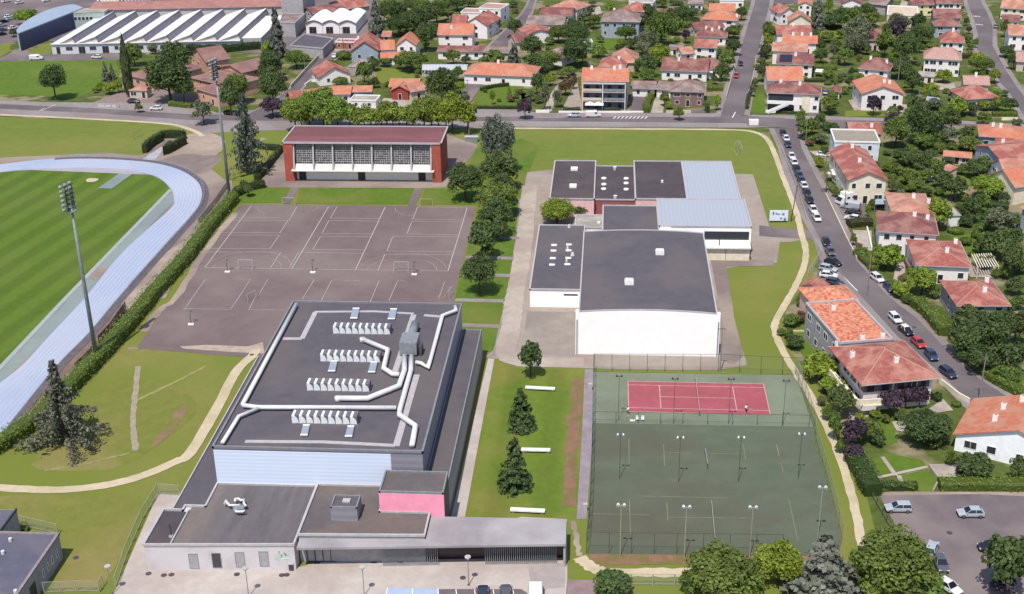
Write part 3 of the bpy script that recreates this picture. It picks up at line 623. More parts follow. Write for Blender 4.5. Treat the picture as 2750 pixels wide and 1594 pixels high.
    if solar:
        sb = MB(); a0, a1, b0, b1 = W*.08, W*.42, D*.08, D*.42
        sb.add([L(x, y, rz(x, y)+.1) for x, y in ((a0, b0), (a1, b0), (a1, b1), (a0, b1))]+[L(x, y, rz(x, y)+.04) for x, y in ((a0, b0), (a1, b0), (a1, b1), (a0, b1))], [(0, 1, 2, 3), (4, 7, 6, 5), (0, 4, 5, 1), (1, 5, 6, 2), (2, 6, 7, 3), (3, 7, 4, 0)])
        sb.build('solar_panel', glassy('solar_cells', (60, 64, 84), .25), ro, O)
    floors = floors or (1 if h < 4.3 else 2)
    fh = (h-.3)/floors
    sd = [(L(x0, y0_, 0), L(x1, y0_, 0), -v, win)]
    if left: sd.append((L(x0, y1_, 0), L(x0, y0_, 0), -u, left))
    if right: sd.append((L(x1, y0_, 0), L(x1, y1_, 0), u, right))
    rr = random.Random(int(a_[0]*7+a_[1]))
    for si, (P, Q, nn, cnt) in enumerate(sd):
        for f in range(floors):
            for i in range(cnt):
                t = (i+.5)/cnt+rr.uniform(-.05, .05); p = P.lerp(Q, t)
                if si == 0 and f == 0 and i == cnt//2 and door:
                    window(r, O, (p.x, p.y, .05), nn.x, nn.y, 1.0, 2.05, door=True, mat=wmat); continue
                wd_ = rr.choice((.9, 1.1, 1.3, 1.8)); ht_ = min(1.25, fh*.5)
                window(r, O, (p.x, p.y, f*fh+fh*.36), nn.x, nn.y, wd_, ht_, mat=wmat, shut=shut and wd_ < 1.5)
    return dict(r=r, O=O, L=L, W=W, D=D, h=h, rise=rise, u=u, v=v, ro=ro)
H = house
# near, right side of the photo
villa = H('hipped villa', 'villa with red hipped roof, four chimneys and curved cream balcony', '32 950,842 1722,768', '32 1415,398', 5.6, 2.6, 'hip', 'R', WHITE, win=5, chim=((.14, .6), (.55, .28), (.1, .95), (.42, .93)), shut=True, ov=1.0, left=4)
H('mottled-tile house', 'tall house with mottled pale and brick-red tiles over a grey wall', '32 742,442 1242,402', '32 1082,8', 6.8, 0, 'flat', 'M', GREYW, win=0, ov=0, chim=((.85, .05), (.45, .04), (.42, .8)), left=4, right=2)
bh = H('mottled annexe', 'lower house with mottled salmon roof just behind the tall mottled one', '31 470,1500 930,1465', 8, 4.2, 1.5, 'hip', 'M', PINKW, win=0, left=1)
H('bright orange villa', 'white villa with bright orange roof at the right edge above the car park', ((55.15, 180.4), (72.1, 171.8)), 13.5, 3.1, 3.4, 'gy', 'O', mk('villa_white', (240, 240, 248), (230, 230, 240), .8, k=1.0), win=5, chim=((.3, .62), (.42, .8), (.28, .3)), left=2, right=0, floors=1)
H('maroon hipped house', 'white house under a dark maroon hipped roof beside the long driveway', '31 1108,792 1697,828', '31 1590,622', 5.5, 1.9, 'hip', 'N', WHITE, win=4, chim=((.62, .52), (.85, .6)), wmat=WHITEP)
H('orange-red hipped house', 'house with orange-red hipped roof and outside stair above the pergola', '31 1470,1120 2018,1142', '31 1912,890', 4.2, 1.8, 'hip', 'R', WHITE, win=3, chim=((.6, .3), (.87, .82)))
H('dark red hipped house', 'house with dark red hipped roof behind the big garden trees, lower right', '32 1865,72 2395,72', '31 2310,1268', 4.3, 1.9, 'hip', 'R', GREYW, win=3, chim=((.6, .3), (.82, .8)))
H('brown-pink roof house', 'house with broad mixed pink and brown roof behind the maroon hipped one', '31 1235,606 1650,620', '31 1690,435', 5, 1.5, 'hip', 'S', CREAM, win=2, chim=((.6, .5), (.97, .5)))
gb_ = H('long gable house', 'long two-storey gable house with red roof facing the line of parked cars', '31 818,302 1212,300', 24, 6.2, 222, 'gy', 'R', CREAM, win=3, chim=((.45, .35), (.5, .8)), left=5)
H('garden store', 'narrow white garden store with grey sheet roof', '31 1795,642 1915,636', '31 1862,512', 2.8, .3, 'mono', 'F', WHITEP, win=0, cat='shed', name='shed', left=0, right=0, door=False, ov=.15)
H('gatehouse', 'small red-roofed garage beside the angled parked cars', '31 345,1318 560,1372', '31 665,1310', 3, .9, 'gy', 'R', CREAM, win=1, left=1)
H('tiled garden shed', 'low garden shed with bright salmon tiles among the vegetable plots', '31 1735,62 2018,84', 4, 2.3, .8, 'gx', 'O', BEIGE, win=3, cat='shed', name='shed', left=0, right=0)
H('brown tool shed', 'tiny brown tiled tool shed below the long garden shed', '31 1705,180 1802,214', 3, 2.1, .6, 'mono', 'S', BEIGE, win=1, cat='shed', name='shed', left=0, right=0, ov=.2)
H('blue-walled house', 'two-storey house with blue-grey side wall at the right edge', '31 2300,118 2700,90', 14, 5.5, -40, 'gx', 'R', BLUEW, win=2, left=3, right=0)
H('step-roof house', 'house with pinkish roof in front of the blue-walled one', '31 2332,246 2640,236', 9, 4.6, 92, 'gx', 'S', WHITE, win=2, left=2, right=0)
H('salmon gable house', 'house with smooth salmon gable roof at the right edge', '31 2432,372 2700,330', 10, 4.6, 175, 'gx', 'O', CREAM, win=1, left=1, right=0)
H('edge orange house', 'orange-roofed house with long blue shaded wall at the right edge', '31 2480,560 2800,700', 14, 5.2, 2.2, 'gx', 'O', BLUEW, win=2, left=3, right=0)
# right block north of the junction
H('terrace roof house', 'white house with a pale roof terrace behind a parapet, corner of the junction', '30 690,1372 1125,1382', 11, 5.6, 0, 'flat', mk('terrace_gravel', (176, 166, 154), (160, 150, 140), .8, k=1.6), mk('pale_blue_white', (214, 218, 230), (200, 204, 218), 1, k=1.1), win=3, ov=0)
H('red roof behind terrace', 'red-roofed house directly behind the roof terrace house', '30 830,1284 1158,1288', 10, 4.2, 1182, 'gx', 'R', BEIGE, win=0, right=0, chim=((.7, .3),))
H('orange corner house', 'orange-roofed house with blue-grey walls above the right-edge gables', '30 2082,1312 2560,1342', 11, 3.8, 1205, 'hip', 'O', BLUEW, win=3, chim=((.45, .4), (.3, .5)))
H('red edge roof', 'red hipped roof cut off by the right edge below the orange corner house', '31 2220,0 2640,40', 11, 4.2, 1.6, 'hip', 'R', GREYW, win=2, chim=((.2, .4),))
balc = H('balcony house', 'maroon-roofed house with two balconies and white outside stair', '30 30,892 562,912', 9, 5.8, 795, 'hip', 'N', WHITE, win=5, chim=((.6, .4), (.25, .5)))
H('smooth orange roof', 'smooth bright orange roof directly behind the balcony house', '30 35,776 392,776', 10, 4.8, 640, 'gx', 'O', WHITE, win=2, right=1)
H('solar panel house', 'maroon-roofed house with dark solar panels on the roof', '30 122,612 488,626', 11, 4.6, 515, 'gx', 'N', WHITE, win=3, chim=((.5, .4),), solar=True)
H('salmon-brown roof', 'salmon-brown roof between the solar panel house and the orange one', '30 80,488 432,500', 10, 4.6, 410, 'gx', 'S', WHITE, win=2)
H('low orange roof', 'bright orange low roof with three pale chimneys beside the north street', '30 180,408 526,418', 8, 4.2, 338, 'gx', 'O', WHITE, win=2, chim=((.3, .5), (.55, .5), (.8, .5)))
H('red-brown row roof', 'red-brown roof just behind the low orange roof', '30 124,326 474,326', 9, 4.4, 243, 'gx', 'R', WHITE, win=3, chim=((.5, .5),))
H('cream gable house', 'cream gable-fronted house with salmon roof', '30 244,208 472,210', 9, 4.2, 140, 'gy', 'S', CREAM, win=2)
H('white gable house', 'white gable-fronted house with red-brown roof beside the street corner', '30 165,132 330,118', 9, 4.4, 70, 'gy', 'R', WHITE, win=2)
H('far white gable', 'white gable-fronted house with orange roof behind the dark conifer', '30 330,42 478,46', 9, 4.6, 12, 'gy', 'O', WHITE, win=2)
H('central maroon house', 'square white house with maroon hipped roof amid the gardens', '30 914,658 1216,684', 9, 4.8, 552, 'hip', 'N', WHITE, win=2, chim=((.3, .6), (.82, .6)))
H('orange gable villa', 'white gable villa with orange roof and purple tree in front', '30 945,905 1372,905', 15, 5.2, 832, 'gy', 'O', WHITE, win=3, left=2, chim=((.6, .4), (.75, .5)))
H('red playhouse shed', 'tiny dark red shed left of the orange gable villa', '30 662,880 752,884', 4, 2.4, 815, 'hip', 'N', WHITE, win=1, cat='shed', name='shed', left=0, right=0)
H('hidden maroon roof', 'maroon roof half hidden by trees in the middle gardens', '30 1020,385 1152,388', 14, 4, 278, 'gx', 'N', BEIGE, win=1)
H('cream flat roof block', 'long block with cream flat roof at the far end of the gardens', '30 1198,144 1492,156', 17, 4.4, 0, 'flat', mk('cream_flat_roof', (232, 212, 192), (216, 196, 178), .6, k=1.6), CREAM, win=4, ov=0)
H('far white gable two', 'small white gable house near the top edge behind the garden trees', '30 752,28 962,32', 8, 4.2, -12, 'gy', 'N', WHITE, win=1)
H('dark gable row', 'dark-roofed house beside the cream flat roof block near the top edge', '30 1000,30 1190,50', 9, 4, -20, 'gx', 'G', GREYW, win=1)
H('yellow-wall house', 'pale yellow house with maroon roof at the top edge beside the east street', '30 1430,44 1660,42', 8, 4.4, -30, 'gx', 'N', mk('yellow_render', (226, 218, 170), (212, 204, 156), 1, k=1.1), win=3)
H('white terrace block', 'white two-storey terrace at the top of the east street', '30 1668,28 1930,30', 9, 5, -40, 'gx', 'N', WHITE, win=4)
H('upper maroon roof', 'upper of two stacked maroon roofs beside the east street', '30 1645,168 1922,172', 9, 4.2, 85, 'gx', 'N', BLUEW, win=2)
H('lower maroon roof', 'lower of two stacked maroon roofs beside the east street', '30 1648,246 1922,250', 8, 4.4, 168, 'hip', 'N', BLUEW, win=2)
H('red hip house', 'white house with red hipped roof and pale skylight beside the east street', '30 1708,402 1952,412', 9, 4.8, 280, 'hip', 'R', WHITE, win=3, chim=((.5, .4),))
H('pale roof house', 'two-storey white house with pale pinkish roof and garden stair', '30 1545,560 1917,580', 10, 5.6, 458, 'hip', 'P', WHITE, win=5, hipk=.6)
H('cream shed', 'small cream shed with flat roof left of the bright garden tree', '30 1490,728 1655,740', 5, 2.6, .3, 'mono', 'F', CREAM, win=2, cat='shed', name='shed', left=0, right=0, ov=.2)
H('pink-brown roof', 'pale pink-brown roof in the bend of the east street', '30 1935,812 2195,820', 8, 3.4, 730, 'gx', 'P', BEIGE, win=1, chim=((.5, .5),))
H('wide red-brown roof', 'wide red-brown roof below the pink-brown one in the street bend', '30 1955,958 2280,938', 10, 3.6, 815, 'hip', 'R', BEIGE, win=2)
H('far right salmon', 'cream house with salmon roof in the top right corner', '30 2290,72 2560,90', 10, 4.4, -12, 'gx', 'S', CREAM, win=3)
H('low brown roof house', 'cream house with low brown roof beyond the east street', '30 2312,196 2490,202', 7, 3, 140, 'gx', 'N', CREAM, win=2)
H('white edge house', 'white two-storey house with pinkish roof at the right edge past the street', '30 2370,336 2600,342', 9, 5.4, 238, 'gx', 'S', WHITE, win=2, right=0)
H('pale edge roof', 'pale pink roof at the right edge beside the street bend', '30 2440,590 2640,600', 10, 3.4, 500, 'gx', 'P', BEIGE, win=1, right=0)
# top middle
ob_ = H('orange balcony block', 'three-storey block with orange roof, grey balconies and white parasols', '20 578,780 1040,786', 13, 8.7, 655, 'gx', 'O', SALMONW, win=0, left=0, right=3, floors=3, chim=((.2, .45), (.68, .45), (.8, .5)))
H('garage row', 'low garage row with grey-brown roof beside the balcony block', '20 1052,850 1300,858', 8, 2.8, 780, 'gx', 'G', WHITE, win=2, door=False)
H('garage link', 'low grey-brown link building between garage row and stone villa', '20 1292,855 1452,872', 7, 2.8, 785, 'gx', 'G', WHITE, win=1)
H('brown stone villa', 'brown stone villa with grey-brown hipped roof and beige porch', '20 1432,880 1782,888', 11, 4.8, 765, 'hip', 'G', BRICKBROWN, win=3)
H('long maroon house', 'long white bungalow with maroon roof behind the stone villa', '20 1345,672 1805,692', 11, 3.4, 560, 'gx', 'N', WHITE, win=4, chim=((.35, .4), (.68, .5)))
H('maroon gable wing', 'right-hand wing of maroon roof next to the long maroon bungalow', '20 1800,665 1935,655', 11, 3.4, 560, 'gx', 'N', WHITE, win=1)
H('low orange shed', 'low orange-roofed shed left of the small red house', '20 1552,522 1682,510', 6, 2.8, 450, 'gx', 'S', WHITE, win=1, right=0)
H('small red house', 'small white house with red roof behind the long maroon bungalow', '20 1662,452 1895,460', 8, 4.8, 378, 'gx', 'R', WHITE, win=2)
H('twin-chimney house', 'maroon hipped house with several pale chimneys beside the north street', '20 1692,352 1990,358', 8, 3, 268, 'hip', 'N', WHITE, win=4, chim=((.3, .5), (.5, .35), (.72, .6)))
H('upper maroon strip', 'maroon roof strip right behind the twin-chimney house', '20 1682,285 1972,262', 8, 3, 205, 'gx', 'N', BEIGE, win=1)
H('broad orange house', 'white house with broad orange hipped roof near the top of the street', '20 1742,180 2082,196', 10, 4.4, 95, 'hip', 'O', WHITE, win=3, chim=((.95, .5),))
H('back orange roof', 'orange roof immediately behind the broad orange house', '20 1812,102 2072,104', 8, 4.2, 32, 'gx', 'O', WHITE, win=0, left=1)
H('white corner block', 'plain white block at the top corner of the north street', '20 1920,5 2150,8', 8, 3.2, 0, 'flat', 'G', WHITE, win=4, ov=0)
H('white-front cottage', 'dark-roofed cottage with two white-framed openings at the top edge', '20 1610,32 1765,32', 8, 3.2, -15, 'gx', 'G', WHITE, win=2)
H('octagonal salmon roof', 'broad salmon roof seen beyond the orange balcony block', '20 860,600 1120,604', 13, 3.2, 470, 'hip', 'S', BEIGE, win=1)
H('second salmon roof', 'red-salmon roof wing directly above the orange balcony block', '20 740,640 1005,648', 11, 3.2, 545, 'hip', 'R', BEIGE, win=0, chim=((.7, .5),))
H('grey-brown manor', 'large two-storey house with grey-brown hipped roof and dark balcony', '20 762,203 1148,210', 13, 6, 82, 'hip', 'G', BLUEW, win=4, chim=((.3, .7),))
H('red roof behind manor', 'red-brown roof showing behind the grey-brown manor', '20 950,92 1188,112', 10, 4.5, 12, 'hip', 'R', BEIGE, win=0)
H('white tower block', 'plain white block left of the top garden trees, behind the manor', '20 1040,20 1270,30', 9, 3.5, 0, 'flat', 'F', WHITE, win=2, ov=0)
H('little blue outbuilding', 'small white and blue outbuilding at the edge of the bright garden lawn', '20 565,412 688,408', 4, 2.4, 0, 'flat', 'F', BLUEW, win=1, cat='shed', name='shed', ov=0, left=0, right=0)
H('little red shed', 'little red shed among the dark trees near the top', '20 1322,124 1418,126', 4, 2.4, 85, 'gx', 'N', BEIGE, win=1, cat='shed', name='shed', left=0, right=0)
H('grey garden shed', 'pale grey garden shed left of the low orange shed', '20 1412,470 1550,476', 6, 2.2, .3, 'mono', 'G', WHITE, win=1, cat='shed', name='shed', left=0, right=0, ov=.2)
H('grey-brown barn', 'grey-brown barn roof in front of the round garden trees', '20 200,528 392,562', 9, 2.8, 448, 'hip', 'G', WHITE, win=1)
H('gable cottage', 'white gable cottage with red-brown roof beside the upper street', '20 40,335 328,312', 11, 3.6, 285, 'gy', 'R', WHITE, win=2)
H('dark brown roof', 'long dark brown roof behind the gable cottage', '20 40,228 412,238', 11, 3.4, 152, 'gx', 'G', WHITE, win=2)
H('maroon long roof', 'long maroon roof with pale conservatory end behind the dark brown one', '20 172,142 492,150', 11, 3.6, 70, 'gx', 'N', WHITE, win=1)
H('cream-salmon house', 'cream house with salmon hipped roof near the top edge', '20 282,62 540,92', 11, 4.4, -10, 'hip', 'S', CREAM, win=3)
H('maroon fragment roof', 'maroon roof left of the gable cottage by the street', '20 -60,408 100,392', 9, 3, 318, 'gx', 'N', BEIGE, win=1)
lo = H('long orange bungalow', 'long bungalow with bright orange roof and white garage door', '10 1952,712 2635,738', 13, 3.4, 608, 'hip', 'O', WHITE, win=4, chim=((.45, .5),), hipk=.8)
H('red timber house', 'small house with orange roof and dark red timber gable', '10 1232,836 1528,838', 9, 3.4, 758, 'gx', 'O', mk('red_timber', (168, 84, 76), (148, 70, 64), 2, k=1.3), win=2)
H('red timber porch', 'projecting dark red timber gable porch under an orange roof', '10 1250,872 1436,876', 6, 3.2, 826, 'gy', 'O', mk('red_timber', (168, 84, 76), (148, 70, 64), 2, k=1.3), win=1, cat='porch', name='porch')
H('orange side wing', 'orange-roofed wing right of the red timber house', '10 1448,888 1608,862', 6, 3, 800, 'gx', 'S', BEIGE, win=1)
H('front orange wing', 'long orange roof left of the white terrace, behind the bright trees', '10 300,985 645,940', 7, 3, 865, 'gx', 'R', PINKW, win=2)
H('middle orange wing', 'orange-roofed middle wing with three small windows beside the terrace', '10 648,908 872,906', 7, 3.2, 828, 'gx', 'O', WHITE, win=3, door=False)
H('terrace orange wing', 'orange roof above the blue-white glazed terrace', '10 872,886 1078,882', 7, 3.4, 826, 'gx', 'O', BLUEW, win=2)
H('white terrace', 'white walled terrace block under the orange wings', '10 862,972 1112,978', 6, 2.2, 0, 'flat', 'F', WHITEP, win=2, ov=0, door=False, cat='terrace', name='terrace')
H('brown gable bungalow', 'white gable bungalow with weathered brown roof beside the factory street', '10 556,748 880,712', 11, 3, 648, 'gy', 'R', WHITE, win=2)
H('pale flat annexe', 'pale flat-roofed annexe behind the brown gable bungalow', '10 850,645 1000,655', 9, 2.8, 0, 'flat', 'P', GREYW, win=1, ov=0)
H('arched window house', 'grey gable house with large arched window and red-brown roof', '10 862,495 1148,490', 16, 3.8, 398, 'gy', 'R', BLUEW, win=2, chim=((.15, .9),))
H('orange gable house', 'white gable house with tall orange roof right of the arched window house', '10 1302,438 1508,438', 11, 5, 352, 'gy', 'O', WHITE, win=2)
H('orange gable wing', 'lower orange-roofed left wing of the tall gable house', '10 1158,480 1302,474', 8, 3.8, 385, 'gx', 'O', WHITE, win=1)
H('orange porch roof', 'low bright orange porch roof at the foot of the gable house', '10 1158,560 1452,548', 4, 2.7, 500, 'gx', 'O', WHITE, win=2, cat='porch', name='porch')
H('spotted orange house', 'two-storey white house with orange roof marked by a brown spot', '10 1704,334 2054,336', 10, 5.2, 226, 'gx', 'O', WHITE, win=2, chim=((.38, .3),))
H('red gable neighbour', 'red-roofed white gable house behind the spotted orange one', '10 1955,232 2195,248', 14, 5, 165, 'gy', 'R', WHITE, win=1, right=2)
H('second red roof', 'red roof left behind the white gable house by the upper street', '10 1845,222 1990,222', 9, 4.8, 140, 'gx', 'R', BEIGE, win=1)
H('white flat block', 'three-storey white block with pale pinkish flat roof near the top', '10 2112,80 2318,92', 10, 5.5, 0, 'flat', 'P', WHITE, win=3, ov=0)
H('pink flat wing', 'low pinkish flat-roofed wing left of the white three-storey block', '10 1935,122 2128,128', 8, 4.2, 0, 'flat', 'P', WHITE, win=2, ov=0)
H('long brown outbuilding', 'long low outbuilding with brown roof in front of the spotted orange house', '10 1700,492 2160,498', 7, 2.9, 440, 'gx', 'N', WHITE, win=4)
H('pinkish outbuilding', 'pinkish-brown roof beside the upper street, right of the long outbuilding', '10 2150,500 2400,510', 9, 2.9, 445, 'gx', 'G', BEIGE, win=2)
H('small pink shed', 'small pink shed left of the dark trees above the gable houses', '10 1165,350 1262,350', 6, 2.4, 298, 'gx', 'S', PINKW, win=1, cat='shed', name='shed', left=0, right=0)
H('brick-red low shed', 'low brick-red shed behind the arched window house yard', '10 722,408 900,412', 5, 2.4, 0, 'flat', 'R', mk('brick_red', (178, 106, 90), (160, 92, 78), 1, k=1.3), win=2, cat='shed', name='shed', ov=0, left=0, right=0)
H('maroon works roof', 'long maroon roof behind the three white vaulted sheds', '10 500,130 840,85', 10, 4.5, 50, 'gx', 'N', GREYW, win=0)
H('red works roof', 'broad red-brown roof right of the maroon works roof', '10 830,85 1065,50', 16, 4.6, -15, 'gx', 'R', GREYW, win=0)
# school
SCH = 'buildings of the pink school'
H('left school wing', 'pink school wing with brown roof behind the tall cypress', '00 1250,725 1470,775', '00 1700,590', 3.6, 2.4, 'hip', 'B', SALMONW, win=2, hipk=.7, name='school_building', cat='school', group=SCH)
H('central school wing', 'pink school wing with brown hipped roof right of the great dark tree', '00 1842,745 2215,835', '00 2290,700', 4.4, 1.8, 'hip', 'B', SALMONW, win=3, name='school_building', cat='school', group=SCH)
H('front school wing', 'low pink front wing of the school behind the floodlight mast', '00 1880,850 2110,915', '00 2200,800', 4.2, 1.3, 'hip', 'B', SALMONW, win=2, name='school_building', cat='school', group=SCH)
H('long school wing', 'long pink school wing with brown roof nearest the dark spruce', '00 2110,648 2340,705', '00 2545,560', 4.4, 1.6, 'gy', 'B', SALMONW, win=1, right=5, name='school_building', cat='school', group=SCH)
H('rear school wing', 'rear pink school wing with brown roof beside the factory hedge', '00 1985,598 2230,560', 15, 4.2, 455, 'gx', 'B', SALMONW, win=1, name='school_building', cat='school', group=SCH)
H('school porch', 'beige school porch with dark doorway below the cypress', '00 1240,870 1420,872', 4, 2.7, .3, 'mono', 'S', BEIGE, win=2, name='porch', cat='porch', left=0, right=0, ov=.2)
# ------------------------------------------------------------------ large buildings
def PW(s, yp):
    """photo point on the vertical plane y = yp"""
    c, q = s.split(); q = tuple(map(float, q.split(',')))
    p = T(c, *q); d = FW + RT*((p[0]-1375)/F) - UP*((p[1]-797)/F)
    return Vector((0, 0, HC)) + d*(yp/d.y)
def slab(name, mat, parent, O, poly, z0, z1): return MB().prism(poly, z0, z1).build(name, mat, parent, O)
def rect(x0, y0_, x1, y1_): return [(x0, y0_), (x1, y0_), (x1, y1_), (x0, y1_)]
def rim(name, mat, parent, O, poly, z, w_=.3, h=.25):
    b = MB(); n = len(poly)
    for i in range(n):
        p, q = Vector((*poly[i][:2], z+h/2)), Vector((*poly[(i+1) % n][:2], z+h/2)); d = (q-p).normalized()*w_/2
        b.bar(p-d+Vector((0, 0, i*.002)), q+d+Vector((0, 0, i*.002)), w_, h)
    return b.build(name, mat, parent, O)
CONCW0 = mk('apron_panel', (222, 214, 214), (206, 198, 200), .8, k=1.2)
# --- red brick gymnasium
BRICK = mk('red_brick', (186, 98, 86), (172, 86, 76), 2, k=1.3, c3=(166, 88, 78), s3=.4)
MAROOF = mk('maroon_roof_felt', (156, 104, 110), (146, 96, 102), .5, c3=(136, 92, 98), s3=.12, k=1.7, stretch=(0, (.3, 1, 1)))
O = Vector((-62.6, 315, 0)); gy = empty('gymnasium', O)
tag(gy, 'red brick gymnasium with flat maroon roof and tall white-framed glazing', 'gymnasium'); landmark('red gymnasium', O)
slab('wall', BRICK, gy, O, [(-82.5, 309.2), (-80.6, 309.2), (-80.6, 310.2), (-44.6, 310.2), (-44.6, 309.2), (-42.5, 309.2), (-42.5, 322), (-82.5, 322)], 0, 10.1)
for xa, xb in ((-82.8, -80.4), (-44.7, -42.4)): slab('pier', BRICK, gy, O, rect(xa, 307.6, xb, 309.15), 0, 9.9)
rp_ = slab('roof', MAROOF, gy, O, rect(-82.9, 307.7, -42.2, 322.2), 10.15, 10.42)
rim('edge_trim', TRIM, rp_, O, rect(-82.9, 307.7, -42.2, 322.2), 10.2, .35, .42)
slab('lower_wall', WHITE, gy, O, rect(-80.3, 309.3, -44.8, 309.8), 0, 3.1)
slab('ledge', WHITEP, gy, O, rect(-80.9, 306.6, -44.2, 310.0), 3.12, 3.4)
MB().add([(-80.2, 307.0, 3.4), (-44.9, 307.0, 3.4), (-44.9, 308.0, 4.75), (-80.2, 308.0, 4.75), (-80.2, 309.2, 3.4), (-44.9, 309.2, 3.4), (-44.9, 309.2, 4.75), (-80.2, 309.2, 4.75)], [(0, 1, 2, 3), (5, 4, 7, 6), (3, 2, 6, 7), (4, 0, 3, 7), (1, 5, 6, 2)]).build('apron_band', CONCW0, gy, O)
bw = (80.2-44.9)/7
for i in range(7):
    xa = -80.2+i*bw+.25; xb = xa+bw-.5
    pn = MB().add([(xa, 308.05, 4.76), (xb, 308.05, 4.76), (xb, 308.9, 9.9), (xa, 308.9, 9.9), (xa, 309.15, 4.76), (xb, 309.15, 4.76), (xb, 309.15, 9.9), (xa, 309.15, 9.9)], [(0, 1, 2, 3), (3, 2, 6, 7), (4, 0, 3, 7), (1, 5, 6, 2)]).build('window', glassy('gym_glass', (96, 92, 96), .25), gy, O)
    g_ = MB(); rr = random.Random(i)
    P = lambda s_, z: Vector((xa+(xb-xa)*s_, 308.02+.85*(z-4.76)/5.14, z))
    for k in range(1, 9):
        z = 4.76+k*.57; g_.bar(P(0, z), P(1, z), .1)
    for k in range(8):
        for s_ in (.12, .25, .38, .5, .62, .75, .88):
            if rr.random() < (.75 if k < 6 else .35): z = 4.76+k*.57; g_.bar(P(s_, z), P(s_, z+.57), .1)
    g_.build('mullions', TRIM, pn, O)
for i in range(8):
    x = -80.2+i*bw; MB().bar((x, 306.95, 3.42), (x, 308.35, 10.1), .38, .4).build('column', TRIM, gy, O)
for px_ in (412, 980, 1562):
    p = PW('11 %d,300' % px_, 309.3); window(gy, O, (p.x, 309.3, 0), 0, -1, 1.7, 2.6, door=True, mat=DKGREY)
# --- grey sports hall with entrance wing
CLAD = zstripe('blue_white_cladding', (196, 208, 234), (210, 219, 240), .62, 2, .45, k=1.05)
CLADG = zstripe('grey_cladding', (136, 132, 144), (124, 120, 132), 1.2, 2, .55, k=1.0)
SIDEG = zstripe('side_cladding', (132, 128, 144), (120, 116, 132), .9, 1, .5, k=1.0)
CONCW = mk('rendered_concrete', (214, 208, 214), (204, 198, 204), .7, c3=(198, 190, 196), s3=.2, k=1.2)
O = Vector((-42, 180, 0)); sh = empty('sports_hall', O)
tag(sh, 'large grey sports hall with rooftop ducts, sawtooth ventilators and pale blue front', 'sports hall'); landmark('grey sports hall', O)
UX0, UX1, UY0, UY1, UZ = -57.4, -26.3, 158.8, 210.5, 10.3
slab('wall', SIDEG, sh, O, rect(UX0, UY0, UX1, UY1), 0, UZ-.02)
slab('blue_cladding', CLAD, sh, O, rect(UX0, UY0-.12, -31.0, UY0-.01), 3.9, UZ-.3)
slab('grey_cladding', CLADG, sh, O, rect(-30.99, UY0-.1, UX1, UY0-.01), 3.9, UZ-.3)
ur = slab('roof', FELT, sh, O, rect(UX0+.1, UY0+.1, UX1-.1, UY1-.1), UZ-.01, UZ+.12)
rim('parapet', mk('parapet_grey', (150, 150, 160), (138, 138, 148), 1, .5, k=1.5), sh, O, rect(UX0, UY0, UX1, UY1), UZ, .3, .4)
slab('side_annexe_wall', SIDEG, sh, O, rect(UX1+.02, 155.6, -22.6, 209.8), 0, 5.5)
ar = slab('side_annexe_roof', FELT, sh, O, rect(UX1+.05, 155.7, -22.7, 209.7), 5.51, 5.6)
rim('side_annexe_parapet', STEEL, ar, O, rect(UX1+.2, 155.7, -22.75, 209.7), 5.52, .2, .35)
slab('west_strip_wall', DKGREY, sh, O, rect(-62.2, 152.6, UX0-.02, 201), 0, 3.7)
slab('west_strip_roof', FELT, sh, O, rect(-62.1, 152.7, UX0-.03, 200.9), 3.71, 3.8)
MB().bar((-62.2, 152.6, 3.85), (-62.2, 201, 3.85), .2, .3).build('west_strip_trim', TRIM, sh, O)
# entrance wing
e1 = [(-63.2, 142.7), (-42.4, 143.8), (-42.4, 158.6), (-57.38, 158.6), (-57.38, 152.5), (-60.4, 152.5), (-60.4, 151.4), (-63.2, 151.4)]
slab('entrance_wall', CONCW, sh, O, e1, 0, 4.1)
FELTS = mk('streaked_roof_felt', (128, 122, 128), (116, 110, 116), .5, c3=(140, 130, 128), s3=.12, stretch=(RAD(12), (1.5, .15, 1)))
e1r = slab('entrance_roof', FELTS, sh, O, [(-59.4, 143.1), (-42.6, 144.0), (-42.6, 158.4), (-57.3, 158.4), (-57.3, 152.3), (-59.4, 152.3)], 4.12, 4.2)
rim('entrance_parapet', TRIM, e1r, O, e1, 4.12, .28, .34)
slab('recessed_roof', FELTD, sh, O, [(-63.0, 143.0), (-59.55, 143.2), (-59.55, 151.2), (-63.0, 151.2)], 4.11, 4.16)
MB().bar((-59.5, 143.1, 4.3), (-59.5, 151.4, 4.3), .2, .35).build('recess_parapet', TRIM, sh, O)
e2 = [(-42.2, 145.8), (-24.6, 146.5), (-24.6, 152.0), (-31.8, 152.0), (-31.8, 158.6), (-42.2, 158.6)]
slab('foyer_wall', GREYW, sh, O, e2, 0, 4.35)
FELTB = mk('rusty_roof_felt', (122, 115, 119), (114, 107, 112), .4, c3=(130, 119, 117), s3=.15)
e2r = slab('foyer_roof', FELTB, sh, O, e2, 4.37, 4.45)
rim('foyer_parapet', TRIM, e2r, O, e2, 4.38, .26, .36)
aw = [(-41.9, 143.3), (-5.0, 146.1), (-5.1, 152.2), (-22.3, 151.9), (-24.4, 151.9), (-24.4, 146.3), (-42.0, 145.6)]
CANO = mk('canopy_concrete', (196, 190, 196), (182, 176, 182), .35, c3=(168, 160, 166), s3=.12, detail=7, k=1.6)
slab('canopy', CANO, sh, O, aw, 3.75, 4.1)
slab('foyer_glazing', glassy('foyer_glass', (58, 50, 58), .25), sh, O, [(-41.6, 145.9), (-5.3, 148.6), (-5.3, 151.5), (-22.5, 151.5), (-24.8, 151.4), (-24.8, 149), (-41.6, 148.2)], 0, 3.7)
def edge_at(x, off): return 143.3+(x+41.9)*2.8/36.9+off
